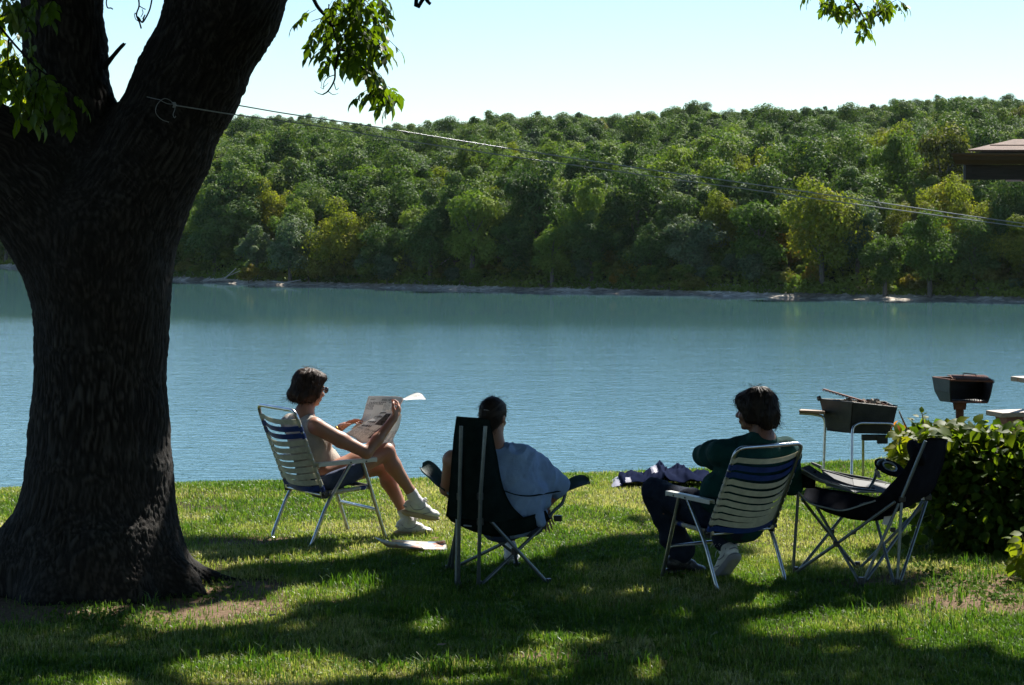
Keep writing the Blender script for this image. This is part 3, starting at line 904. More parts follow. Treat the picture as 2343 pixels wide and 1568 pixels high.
# creeping clover-like weeds on the worn ground
def weeds(seed, areas):
    rng = np.random.default_rng(seed); C = []
    for (u, v, du, dv, n) in areas:
        for _ in range(n):
            g = G(u + rng.normal() * du, v + rng.normal() * dv); C.append((g[0], g[1], rng.uniform(.008, .035)))
    C = np.array(C); C[:, 2] += lawn_z(C[:, 0], C[:, 1])
    N = unit(rng.normal(size=C.shape) * .9 + np.array([0, 0, 1.0]))
    V, F = leaf_quads(C, N, .024, rng, 1.25)
    return V, F, np.repeat(np.clip(.3 + rng.normal(size=len(C)) * .15, 0, 1), 4)
V, F, T = weeds(8, ((250, 1420, 70, 16, 420), (2190, 1340, 60, 18, 420), (2100, 1300, 40, 14, 160), (1300, 1500, 200, 22, 200), (480, 1360, 50, 14, 120), (2290, 1370, 40, 14, 200), (800, 1530, 260, 20, 240)))
tag(link('ground_weeds', mesh_np('ground_weeds', V, F, [m_weed], smooth=False, col=T)), 'small round-leaved weeds creeping over worn earth', 'weeds', kind='stuff')
# fallen leaves one can count
m_dead = leaf_mat('dead_leaf', [(0, (.16, .07, .03)), (.5, (.28, .13, .05)), (1, (.40, .25, .12))], None, .25, .2, .6)
def fallen(u, v, lab, t, s=.045):
    g = G(u, v); rng = np.random.default_rng(int(u))
    a = rng.uniform(0, 6.28); n = 7
    pts = []
    for k in range(n): # pointed oval, curled along its length
        q = k / (n - 1); wv = math.sin(math.pi * q) ** .8 * .32
        for sgn in (-1, 1):
            x, y = (q - .5) * s, sgn * wv * s
            pts.append((x * math.cos(a) - y * math.sin(a), x * math.sin(a) + y * math.cos(a), .012 + .018 * abs(sgn * wv) * 2 + .25 * (q - .5) ** 2 * s * 3))
    V = np.array(pts) + np.array([g[0], g[1], lawn_z(g[0:1], g[1:2])[0] + .03])
    F = np.array([[2 * k, 2 * k + 1, 2 * k + 3, 2 * k + 2] for k in range(n - 1)])
    o = link('fallen_leaf', mesh_np('fallen_leaf', V, F, [m_dead], col=np.full(len(V), t)))
    tag(o, lab, 'leaf', 'fallen leaves on the lawn')
fallen(995, 1251, 'orange-red curled leaf beside the newspaper on the grass', .15, .06)
fallen(622, 1434, 'brown leaf on the shaded grass right of the worn patch', .5, .06)
fallen(312, 1378, 'tan curled leaf on the lit worn patch before the trunk', .95, .07)
fallen(1563, 1325, 'brown dead leaf in shade left of the man’s chair', .5)
fallen(1010, 1500, 'brown leaf on the dim grass below the high-backed chair', .6, .06)
fallen(2080, 1482, 'dull brown leaf on lit grass at lower right', .4, .06)
# ================================================================ the big tree
TD = 13.0
def trunk_pts(tab, d=TD):
    return [P(u, v, dd) for (u, v, r, dd) in tab], [r / FPX * dd for (u, v, r, dd) in tab]
T_main = [(208, 1345, 210, 13.0), (214, 1270, 192, 13.0), (221, 1190, 170, 13.0), (227, 1080, 156, 13.0), (229, 950, 146, 13.0), (231, 800, 143, 13.0), (231, 680, 147, 13.0), (226, 590, 158, 13.0), (228, 520, 160, 13.0)]
T_right = [(240, 540, 150, 13.0), (290, 450, 132, 13.0), (355, 340, 118, 13.0), (430, 190, 115, 13.05), (515, 10, 125, 13.1), (600, -190, 118, 13.2), (700, -420, 100, 13.4), (860, -760, 80, 13.7)]
T_mid = [(205, 520, 120, 13.0), (180, 400, 102, 13.05), (165, 260, 94, 13.1), (150, 110, 90, 13.2), (142, -20, 88, 13.25), (150, -260, 82, 13.5), (190, -560, 66, 13.9)]
T_left = [(190, 600, 120, 12.95), (130, 510, 118, 12.95), (60, 425, 108, 12.9), (-20, 350, 98, 12.85), (-140, 240, 88, 12.8), (-300, 110, 76, 12.7), (-520, -100, 60, 12.6)]
root_tab = [((60, 1290, 95, 12.9), (-60, 1372, 50, 12.8), (-190, 1392, 22, 12.75)), ((330, 1285, 88, 12.85), (412, 1348, 46, 12.75), (462, 1374, 20, 12.7)),
            ((348, 1268, 66, 13.1), (452, 1330, 26, 13.2), (600, 1345, 11, 13.25), (720, 1352, 5, 13.2)), ((170, 1300, 110, 12.75), (120, 1385, 60, 12.55), (60, 1420, 18, 12.4)), ((250, 1300, 110, 12.7), (300, 1385, 50, 12.55), (350, 1415, 14, 12.45)),
            ((215, 1280, 120, 13.3), (230, 1310, 60, 13.75), (260, 1325, 20, 14.2))]
lo = P(-360, 1400, 12.2); hi = P(900, -430, 14.0)
tf = Field((P(-330, 0, 13)[0], 12.05, -.12), (P(860, 0, 13)[0], 14.25, P(0, -430, 13)[2]), .021)
bones = []
for tab, k in ((T_main, .10), (T_right, .10), (T_mid, .08), (T_left, .10)):
    pts, rs = trunk_pts(tab)
    tf.chain(pts, rs, k)
    for i in range(len(pts) - 1): bones.append((pts[i], pts[i + 1], rs[i]))
for rt in root_tab:
    pts, rs = trunk_pts(rt)
    pts = [np.array([p[0], p[1], min(p[2], .45) if i == 0 else min(p[2], rs[i] * .4)]) for i, p in enumerate(pts)]
    tf.chain(pts, rs, .12)
    for i in range(len(pts) - 1): bones.append((pts[i], pts[i + 1], rs[i] * .6))
V, F = tf.mesh(); V = relax(V, F, 1)
# one level of splitting for the bark
def subdivide(V, F):
    n = len(V)
    E = np.concatenate([F[:, [0, 1]], F[:, [1, 2]], F[:, [2, 3]], F[:, [3, 0]]]); Es = np.sort(E, 1)
    uq, inv = np.unique(Es, axis=0, return_inverse=True); inv = inv.ravel()
    em = (V[uq[:, 0]] + V[uq[:, 1]]) / 2; fc = V[F].mean(1); m = len(F)
    e = [inv[k * m:(k + 1) * m] + n for k in range(4)]; c = np.arange(m) + n + len(uq)
    F2 = np.concatenate([np.stack([F[:, 0], e[0], c, e[3]], 1), np.stack([e[0], F[:, 1], e[1], c], 1), np.stack([c, e[1], F[:, 2], e[2]], 1), np.stack([e[3], c, e[2], F[:, 3]], 1)])
    return np.concatenate([V, em, fc]), F2
V, F = subdivide(V, F); V = relax(V, F, 1)
N = vnormals(V, F)
# bark ridges run along the nearest limb
num = np.zeros(len(V)); den = np.zeros(len(V)) + 1e-9
dist = []
for (a, b_, r) in bones:
    ba = b_ - a; t = np.clip(((V - a) @ ba) / (ba @ ba), 0, 1)
    dist.append(np.linalg.norm(V - a - t[:, None] * ba, axis=1) - r)
dist = np.array(dist); dm = dist.min(0)
for i, (a, b_, r) in enumerate(bones):
    wgt = np.exp(-(dist[i] - dm) / .05)
    sel_ = wgt > .02
    if not sel_.any(): continue
    ax = unit(b_ - a)
    if abs(ax[2]) < .25: ax = unit(ax + np.array([0, 0, .1]))
    q = V[sel_]; al = q @ ax
    qq = (q - al[:, None] * ax)
    wob = (fbm(q * 6, 2, 41)[:, None] - .5) * .06
    q1 = (qq + wob) * 72 + (al * 13.0)[:, None] * ax
    n1_ = vnoise(q1, 3); n2_ = vnoise(q1 * 1.9 + 5, 4)
    val = 1 - np.abs(2 * n1_ - 1) * 1.0
    val = .72 * (1 - val ** 2.2) + .28 * n2_
    num[sel_] += val * wgt[sel_]; den[sel_] += wgt[sel_]
bark = num / den
low = np.clip(1 - V[:, 2] / .35, 0, 1)
disp = (bark - .5) * .025 * (1 - .45 * low) + (fbm(V * 3.2, 3, 8) - .5) * .035
V = V + N * disp[:, None]
m_bark, nt, out = new_mat('bark')
at = nd(nt, 'ShaderNodeAttribute', attribute_name='tone')
co = coords(nt, (1, 1, .3))
n1 = nd(nt, 'ShaderNodeTexNoise', {'Vector': co, 'Scale': 45.0, 'Detail': 7.0, 'Roughness': .7})
n2 = nd(nt, 'ShaderNodeTexNoise', {'Vector': coords(nt), 'Scale': 2.2, 'Detail': 5.0, 'Roughness': .6})
c1 = ramp(nt, at.outputs['Fac'], [(.2, (.006, .0055, .005)), (.5, (.020, .018, .016)), (.85, (.062, .058, .052))])
c2 = ramp(nt, n2.outputs[0], [(.3, (.8, .72, .62)), (.6, (1.0, 1.0, 1.0)), (.78, (.95, 1.05, .95))])
mx = nd(nt, 'ShaderNodeMix', data_type='RGBA', blend_type='MULTIPLY'); mx.inputs['Factor'].default_value = 1
nt.links.new(c1, mx.inputs['A']); nt.links.new(c2, mx.inputs['B'])
b = nd(nt, 'ShaderNodeBsdfPrincipled', {'Base Color': mx.outputs['Result'], 'Roughness': .9, 'Specular IOR Level': .25})
bp = nd(nt, 'ShaderNodeBump', {'Height': n1.outputs[0], 'Strength': .9, 'Distance': .012}); nt.links.new(bp.outputs[0], b.inputs['Normal'])
nt.links.new(b.outputs[0], out.inputs[0])
big = empty('shade_tree', P(220, 1340, 13.0) * np.array([1, 1, 0]), 0, 'massive old shade tree with deeply furrowed bark and three forking limbs', 'tree')
link('trunk', mesh_np('trunk', V, F, [m_bark], col=bark), big)

# limbs going on above the frame to carry the crown
lb = MB()
def limb(tab, r0, r1):
    pts = spline([np.array(p) for p in tab], 6); n = len(pts)
    lb.tube(pts, [r0 + (r1 - r0) * i / (n - 1) for i in range(n)], 9)
top_r = P(700, -420, 13.4); top_m = P(190, -560, 13.9); top_l = P(-520, -100, 12.6)
limb([P(680, -370, 13.38), P(860, -760, 13.7), (.6, 14.6, 6.6), (2.2, 16.2, 7.6), (4.4, 17.4, 8.2)], .25, .05)
limb([P(800, -640, 13.6), (.2, 13.2, 6.3), (1.2, 11.5, 7.2), (2.4, 9.0, 7.8)], .16, .04)
limb([P(780, -600, 13.6), (.3, 15.6, 5.8), (1.0, 18.0, 6.2), (2.6, 19.0, 6.6)], .13, .03)
limb([P(185, -500, 13.8), (-2.1, 14.6, 6.8), (-1.6, 15.8, 8.6), (-.5, 17.6, 9.8)], .17, .04)
limb([P(188, -520, 13.85), (-2.8, 13.4, 6.8), (-3.2, 11.0, 8.2), (-3.0, 8.0, 8.8)], .15, .04)
limb([P(-500, -80, 12.6), (-5.2, 12.4, 4.4), (-6.4, 12.0, 5.6), (-7.6, 12.4, 6.4)], .155, .04)
limb([P(-380, 40, 12.65), (-4.6, 11.0, 4.8), (-5.0, 8.6, 6.0)], .12, .03)
lb.build('limb', m_bark, big)

# ---- leaves: pointed oval leaflets with a fold along the midrib
m_leaf = leaf_mat('ash_leaf', [(.0, (.030, .062, .010)), (.45, (.062, .112, .014)), (.75, (.12, .17, .020)), (1.0, (.24, .23, .04))], (2.0, 1.9, .3), .55, .35, .45)
m_leaf_c = leaf_mat('ash_leaf_dense', [(.0, (.030, .07, .012)), (.5, (.055, .115, .018)), (1.0, (.12, .17, .03))], (1.2, 1.4, .4), .22, .2, .6)
LEAFP = np.array([(0, 0, 0), (.22, .20, .035), (.55, .25, .03), (.82, .11, .0), (1.0, 0, -.08), (.82, -.11, .0), (.55, -.25, .03), (.22, -.20, .035), (.3, 0, .0), (.62, 0, -.02)])
LEAFF = [[0, 8, 1, 1]]
LQ = np.array([[8, 9, 2, 1], [8, 7, 6, 9]]); LT = np.array([[0, 8, 1], [0, 7, 8], [9, 3, 2], [9, 4, 3], [9, 5, 4], [9, 6, 5]])
def leaves_mesh(O, D, N, S, tone, rng, curl=.18):
    """O base points, D pointing directions, N upper sides, S lengths"""
    D = unit(D); N = unit(N - D * (N * D).sum(1, keepdims=True)); B = np.cross(N, D)
    n = len(O); L = LEAFP
    x = L[:, 0][None, :, None]; y = L[:, 1][None, :, None]; z = (L[:, 2][None, :] - (L[:, 0][None, :] ** 2) * (curl * rng.uniform(.2, 1.8, n))[:, None])[..., None]
    V = O[:, None] + S[:, None, None] * (x * D[:, None] + y * B[:, None] + z * N[:, None])
    V = V.reshape(-1, 3); o = np.arange(n)[:, None, None] * 10
    return V, [(LQ[None] + o).reshape(-1, 4), (LT[None] + o).reshape(-1, 3)], np.repeat(tone, 10)

def compound(base, axis, length, n_pairs, leaf, rng, up=np.array([0, 0, 1.0])):
    """an ash leaf: leaflets in pairs along a drooping stalk; returns arrays"""
    axis = unit(axis); O = []; D = []; N = []; S = []; stalk = [base]
    side = unit(np.cross(axis, up) + rng.normal(size=3) * .25); p = np.array(base, float); d = axis.copy()
    nrm = unit(np.cross(side, axis))
    if nrm[2] < 0: nrm = -nrm
    for k in range(n_pairs):
        d = unit(d + np.array([0, 0, -.14])); p = p + d * length / (n_pairs + .5); stalk.append(p.copy())
        for s in (-1, 1):
            O.append(p.copy()); D.append(unit(d * .62 + side * s * .8 + rng.normal(size=3) * .16 + np.array([0, 0, -.3]))); N.append(unit(nrm + rng.normal(size=3) * .3)); S.append(leaf * rng.uniform(.75, 1.1) * (.78 + .22 * k / n_pairs))
    O.append(p + d * length / (n_pairs + 1) * .5); stalk.append(O[-1]); D.append(unit(d + np.array([0, 0, -.25]))); N.append(nrm); S.append(leaf * 1.15)
    return O, D, N, S, stalk

def branch(name, stems, leafspots, leaf, rng, parent, seed_tone=.45, tone_fn=None):
    mb = MB()
    for pts, r0, r1 in stems:
        q = spline(pts, 5); n = len(q); mb.tube(q, [r0 + (r1 - r0) * i / (n - 1) for i in range(n)], 7)
    O = []; D = []; N = []; S = []; T = []
    for (base, axis, ln, pairs) in leafspots:
        o, d, nn, s, st = compound(base, axis, ln, pairs, leaf, rng)
        O += o; D += d; N += nn; S += s; T += [np.clip(seed_tone + rng.normal() * .12, 0, 1)] * len(o)
        mb.tube(st, .0016, 4)
    b_ = mb.build(name, m_bark, parent)
    V, F, t = leaves_mesh(np.array(O), np.array(D), np.array(N), np.array(S), np.array(T), rng)
    link('foliage', mesh_np('foliage', V, F, [m_leaf], smooth=True, col=t), b_)
    return b_
rng = np.random.default_rng(2024)
# branch hanging over the middle of the sky
bd = 12.6
stA = [([P(600, -200, 13.2), P(680, -120, bd + .2), P(718, 0, bd), P(749, 42, bd), P(765, 77, bd), P(776, 114, bd)], .014, .008),
       ([P(776, 114, bd), P(767, 154, bd), P(765, 183, bd), P(751, 208, bd), P(738, 217, bd)], .007, .004),
       ([P(765, 172, bd), P(750, 178, bd), P(741, 190, bd), P(740, 204, bd), P(733, 200, bd - .03)], .003, .0015), ([P(764, 190, bd), P(769, 206, bd), P(775, 201, bd)], .003, .0015),
       ([P(738, 217, bd), P(727, 214, bd), P(718, 208, bd)], .003, .0012), ([P(751, 210, bd), P(762, 217, bd), P(774, 214, bd)], .0028, .0012), ([P(746, 172, bd), P(737, 183, bd), P(735, 199, bd)], .0024, .0012),
       ([P(738, 200, bd), P(745, 196, bd), P(751, 190, bd)], .002, .001),
       ([P(776, 114, bd), P(796, 120, bd), P(808, 142, bd), P(826, 154, bd - .05), P(836, 168, bd - .05), P(838, 193, bd - .05), P(853, 220, bd - .05), P(873, 222, bd - .05), P(893, 240, bd - .05)], .008, .003),
       ([P(836, 162, bd), P(848, 172, bd), P(862, 166, bd)], .004, .002), ([P(745, 40, bd), P(770, 20, bd), P(800, 8, bd)], .006, .003),
       ([P(762, 60, bd), P(790, 50, bd), P(820, 30, bd + .1), P(845, 26, bd + .2)], .006, .003), ([P(770, 90, bd), P(800, 85, bd + .1), P(840, 78, bd + .2)], .005, .002), ([P(752, 10, bd), P(752, 40, bd)], .004, .002), ([P(745, 40, bd), P(725, 45, bd), P(712, 50, bd)], .003, .0015)]
spA = []
def around(u, v, du, dv, n, ln=.20, pairs=3, dd=.25, drift_=(0, 0, 0), d0=bd):
    for _ in range(n):
        p = P(u + rng.uniform(-du, du), v + rng.uniform(-dv, dv), d0 + rng.uniform(-dd, dd))
        spA.append((p, np.array([rng.normal() * .65, rng.normal() * .5, -.5]) + np.array(drift_), ln * rng.uniform(.6, 1.1), pairs if rng.random() < .7 else pairs - 1))
around(825, -10, 44, 24, 34); around(785, 15, 34, 28, 18); around(835, 42, 28, 26, 22); around(800, 72, 32, 22, 18, dd=.2)
around(848, 92, 18, 16, 10, .15); around(815, 108, 24, 14, 11, .15); around(740, 75, 7, 8, 2, .15, drift_=(-.7, 0, 0)); around(715, 12, 10, 12, 2, .14, drift_=(-.5, 0, 0)); around(752, 112, 9, 9, 3, .13, drift_=(-.3, 0, 0))
around(838, 140, 14, 12, 8, .13); around(858, 172, 13, 11, 8, .12); around(876, 205, 13, 11, 7, .11, drift_=(.4, 0, 0)); around(850, 200, 10, 8, 3, .11); around(893, 222, 8, 8, 3, .10, drift_=(.4, 0, 0)); around(760, 45, 9, 9, 3, .13)
o = branch('hanging_branch', stA, spA, .072, rng, big, .42)
o['label'] = 'leafy branch drooping into the sky with one bare curled twig'
# branch dipping in from the top right
bd2 = 19.0
stB = [([np.array([4.4, 17.4, 8.2]), np.array([3.9, 18.4, 6.0]), P(1935, -70, bd2), P(1945, -10, bd2), P(1958, 10, bd2), P(1975, 40, bd2), P(1985, 52, bd2), P(1995, 78, bd2)], .020, .003), ([P(1958, 10, bd2), P(1930, 18, bd2), P(1905, 22, bd2), P(1880, 10, bd2)], .006, .002),
       ([P(1975, 45, bd2), P(2000, 40, bd2), P(2030, 12, bd2), P(2060, -4, bd2)], .006, .002), ([P(1945, -5, bd2), P(1900, -14, bd2), P(1860, -16, bd2)], .005, .002)]
def around2(*a, **k):
    around(a[0], a[1], a[2], a[3], a[4], a[5] * 1.2, d0=bd2)
spA = []
around(1868, -14, 16, 8, 4, .13, d0=bd2); around(1905, 2, 22, 10, 8, .14, d0=bd2); around(1945, 8, 18, 14, 8, .14, d0=bd2); around(1985, 12, 22, 14, 9, .14, d0=bd2); around(2022, 0, 22, 10, 8, .13, d0=bd2)
around(2055, 0, 10, 8, 4, .12, d0=bd2); around(1972, 50, 10, 9, 4, .10, d0=bd2); around(1990, 62, 8, 8, 2, .09, d0=bd2); around(1915, 28, 10, 8, 3, .10, d0=bd2); around(1970, -30, 70, 14, 14, .16, d0=bd2)
o = branch('hanging_branch', stB, spA, .082, rng, big, .5)
o['label'] = 'small leafy spray dipping into the top of the sky at the right'
# low leafy shoots on the left, in front of and behind the fork
spA = []
bd3 = 11.6
stC = [([P(-200, 150, 12.5), P(-140, 20, 12.0), P(-90, -30, bd3), P(-20, 40, bd3), P(40, 110, bd3), P(90, 160, bd3), P(140, 190, bd3)], .012, .003), ([P(20, 90, bd3), P(20, 150, bd3), P(50, 210, bd3)], .006, .002), ([P(-90, -30, bd3), P(30, -10, bd3), P(110, 0, bd3), P(140, 14, bd3)], .006, .002)]
around(10, 20, 40, 40, 12, .2, d0=bd3, dd=.4); around(30, 120, 50, 50, 20, .22, d0=bd3, dd=.4); around(110, 175, 40, 30, 12, .2, d0=bd3, dd=.3); around(45, 205, 50, 30, 14, .2, d0=bd3, dd=.3); around(100, -6, 30, 14, 5, .16, d0=bd3); around(150, 225, 18, 14, 4, .14, d0=bd3)
o = branch('hanging_branch', stC, spA, .085, rng, big, .35)
o['label'] = 'dark leafy shoots hanging in front of the left fork'
spA = []
bd4 = 14.6
stD = [([P(-220, 160, 12.9), P(-150, 60, bd4), P(-60, 110, bd4), P(20, 190, bd4), P(70, 280, bd4)], .012, .003)]
around(0, 80, 60, 70, 22, .2, d0=bd4, dd=.5); around(20, 170, 50, 50, 20, .2, d0=bd4, dd=.4); around(80, 262, 26, 26, 9, .16, d0=bd4); around(90, 300, 12, 18, 4, .12, d0=bd4)
o = branch('hanging_branch', stD, spA, .085, rng, big, .7)
o['label'] = 'sunlit yellow-green leaves behind the left fork'
# short broken stub, dead twigs in the fork and a small twig end by the top edge
mb = MB(); mb.tube(spline([P(236, 156, 13.02), P(268, 118, 12.98), P(277, 108, 12.97), P(284, 101, 12.96)], 3), [.02, .017, .013, .013, .012, .012, .012, .012, .011, .011][:10], 7); mb.tube([P(279, 107, 12.97), P(288, 100, 12.95)], [.004, .003], 5)
mb.build('broken_stub', m_bark, big)
mb = MB()
for pts, r in (([(349, -10), (343, 20), (334, 40), (325, 52), (318, 42), (312, 38)], .005), ([(316, -8), (318, 14), (312, 34), (319, 52), (323, 66)], .005), ([(318, 14), (328, 20), (333, 22)], .003), ([(325, 52), (332, 34), (326, 44)], .003), ([(312, 34), (308, 30)], .003),
               ([(246, -8), (243, 6), (246, 18), (254, 19), (258, 22)], .004), ([(318, 46), (325, 50), (329, 44)], .003), ([(307, 32), (310, 44), (318, 50)], .0025), ([(322, 40), (327, 30), (325, 22)], .0025)):
    mb.tube(spline([P(a, b_ + 0, 12.7) for a, b_ in pts], 4), [r] * ((len(pts) - 1) * 4 + 1), 5)
mb.build('dead_twigs', m_bark, big)
mb = MB(); mb.tube(spline([np.array([.2, 13.2, 6.3]), np.array([-.3, 12.9, 5.0]), P(955, -30, 12.6), P(972, -6, 12.6), P(980, 6, 12.6), P(985, 10, 12.6)], 4), [.02] * 8 + [.012] * 8 + [.010] * 5, 7); mb.build('twig_end', m_bark, big)

# ---- the crown overhead (out of the picture, but it casts the dappled shade)
# leaves stand where the sun must be stopped; the openings let the lit patches through
LIT = [(960, 1180, 640, 92, 0), (1350, 1150, 330, 60, 0), (1560, 1160, 330, 75, 0), (1870, 1200, 230, 92, 0), (30, 1175, 110, 60, 0), (260, 1408, 165, 30, -8), (415, 1325, 62, 50, 0), (2210, 1400, 190, 90, 12), (2260, 1290, 60, 50, 0), (1730, 1312, 75, 38, 0),
       (820, 1348, 60, 24, 0), (975, 1440, 50, 22, 0), (620, 1545, 260, 40, 0), (1000, 1550, 200, 30, 0), (1240, 1525, 95, 42, 0), (1900, 1430, 240, 30, 4), (1290, 1470, 120, 16, 0), (1140, 1265, 130, 36, 0), (2330, 1470, 90, 50, 0), (1730, 1385, 80, 14, 0), (1480, 1540, 60, 18, 0), (470, 1350, 40, 14, 0)]
def lit_at(x, y):
    u = 1171 + FPX * x / y; v = HOR + EYE * FPX / y
    wob = (fbm(np.stack([x * 2.3, y * 2.3, 0 * x], -1), 3, 91) - .5)
    L = np.zeros_like(x)
    for (a, b_, ra, rb, rot) in LIT:
        c, s_ = math.cos(R(rot)), math.sin(R(rot))
        du, dv = (u - a), (v - b_)
        q = ((du * c - dv * s_) / ra) ** 2 + ((du * s_ + dv * c) / rb) ** 2
        L = np.maximum(L, 1.2 - q + wob * .9)
    L = np.maximum(L, (1215 - v) / 60 + wob * .5)
    return L
n = 340000
gx = rng.uniform(-8.5, 7.5, n); gy = rng.uniform(6.5, 15.6, n)
L = lit_at(gx, gy)
holes = fbm(np.stack([gx * 1.6, gy * 1.6, 0 * gx], -1), 3, 17)
fine = fbm(np.stack([gx * 4.5, gy * 4.5, 0 * gx], -1), 2, 19)
keep = (L < .28) & ((fine < .66) | (rng.random(n) < .35)) & ((holes < .66) | (rng.random(n) < .5))
gx, gy = gx[keep], gy[keep]
n = len(gx)
hh = 5.3 + 3.4 * vnoise(np.stack([gx * .7, gy * .7, gx * 0], -1), 5) + rng.uniform(-.25, .25, n)
C = np.stack([gx, gy, 0 * gx], -1) + sun_dir[None] * (hh / sun_dir[2])[:, None]
inframe = (C[:, 2] < EYE + (HOR + 40) / FPX * C[:, 1] + .25)
C = C[~inframe]
FREE = [(690, 900, 14.7, .30), (720, 1000, 14.7, .36), (760, 1080, 14.75, .30), (890, 950, 14.95, .38), (950, 910, 15.0, .22), (880, 1060, 14.9, .32), (940, 1170, 14.95, .3), (960, 1235, 14.9, .25),
        (2200, 1000, 14.6, .5), (2100, 1010, 14.6, .4), (2320, 1010, 14.6, .45), (2330, 1250, 13.1, .3), (780, 40, 12.6, .42), (830, 60, 12.6, .4), (845, 150, 12.6, .3), (880, 215, 12.6, .26), (1960, 10, 19.0, .6), (1890, 0, 19.0, .5), (2040, 0, 19.0, .5), (20, 120, 14.6, .6), (1050, 340, 14.2, .35), (1200, 360, 14.8, .3), (960, 325, 13.9, .2),
        (1725, 888, 13.05, .12), (1780, 1030, 13.0, .14), (1830, 1040, 13.1, .12), (1560, 1110, 13.3, .12)]
def sun_free(q, extra=.0):
    ok = np.ones(len(q), bool)
    for (u, v, d, r) in FREE:
        w_ = q - P(u, v, d); al_ = w_ @ sun_dir; dd_ = np.linalg.norm(w_ - al_[:, None] * sun_dir, axis=1)
        ok &= ~((dd_ < r + extra) & (al_ > 0))
    return ok
C = C[sun_free(C)]
sel_ = rng.permutation(len(C))[:110000]; C = C[sel_]
D = unit(rng.normal(size=C.shape) * .8 + np.array([0, 0, -.3])); N = unit(rng.normal(size=C.shape) * .5 + np.array([0, 0, 1.0]))
SZ = rng.uniform(.15, .23, len(C)); C = C - D * SZ[:, None] * .5
V, F, t = leaves_mesh(C, D, N, SZ, np.clip(.45 + rng.normal(size=len(C)) * .12, 0, 1), rng)
# unseen crown leaves over and behind the viewer, added to block sky light
m = 90000
v_ = unit(rng.normal(size=(m, 3))); v_[:, 2] = np.abs(v_[:, 2])
q = v_ * (rng.random(m) ** .3)[:, None] * np.array([10.5, 10.5, 5.5]) + np.array([-.5, 4.0, 6.2])
q = q[(fbm(q * .6, 3, 23) < .66)]
v_ = unit(rng.normal(size=(26000, 3)))
qb = v_ * (rng.random(26000) ** .3)[:, None] * np.array([10.5, 3.5, 3.6]) + np.array([-.5, -5.5, 5.4])  # drooping rear leaves, placed to darken the sides facing the viewer
q = np.concatenate([q, qb])
# keep the sun's way to the lit lawn free
g = q - sun_dir[None] * (q[:, 2] / sun_dir[2])[:, None]
ok = (lit_at(g[:, 0], np.maximum(g[:, 1], 3.0)) < .05) | (g[:, 1] < 6)
q = q[ok & sun_free(q, .12)]
q = q[(q[:, 2] > EYE + (HOR + 60) / FPX * q[:, 1] + .3)]
D = unit(rng.normal(size=q.shape)); N = unit(rng.normal(size=q.shape) * .6 + np.array([0, 0, 1.0]))
SZ = rng.uniform(.24, .4, len(q)); q = q - D * SZ[:, None] * .5
V2, F2, t2 = leaves_mesh(q, D, N, SZ, np.full(len(q), .45), rng)
k = len(V)
link('crown', mesh_np('crown', np.concatenate([V, V2]), [np.concatenate([F[0], F2[0] + k]), np.concatenate([F[1], F2[1] + k])], [m_leaf_c], col=np.concatenate([t, t2])), big)
# ================================================================ folding chairs
M_alu = pbr('aluminium_tube', (.62, .64, .66), (.45, .47, .50), 30, .28, 1.0, .1, 120)
M_strap_w = pbr('cream_vinyl', (.62, .60, .47), (.50, .48, .37), 22, .5, 0, .2, 90, trans=.18)
M_strap_b = pbr('blue_vinyl', (.020, .055, .24), (.014, .035, .16), 22, .45, 0, .2, 90, trans=.15)
M_arm = pbr('white_plastic', (.66, .66, .60), (.58, .58, .52), 18, .4, 0, .1, 80)
M_rivet = pbr('dark_rivet', (.10, .10, .10), (.06, .06, .06), 20, .4, .8)

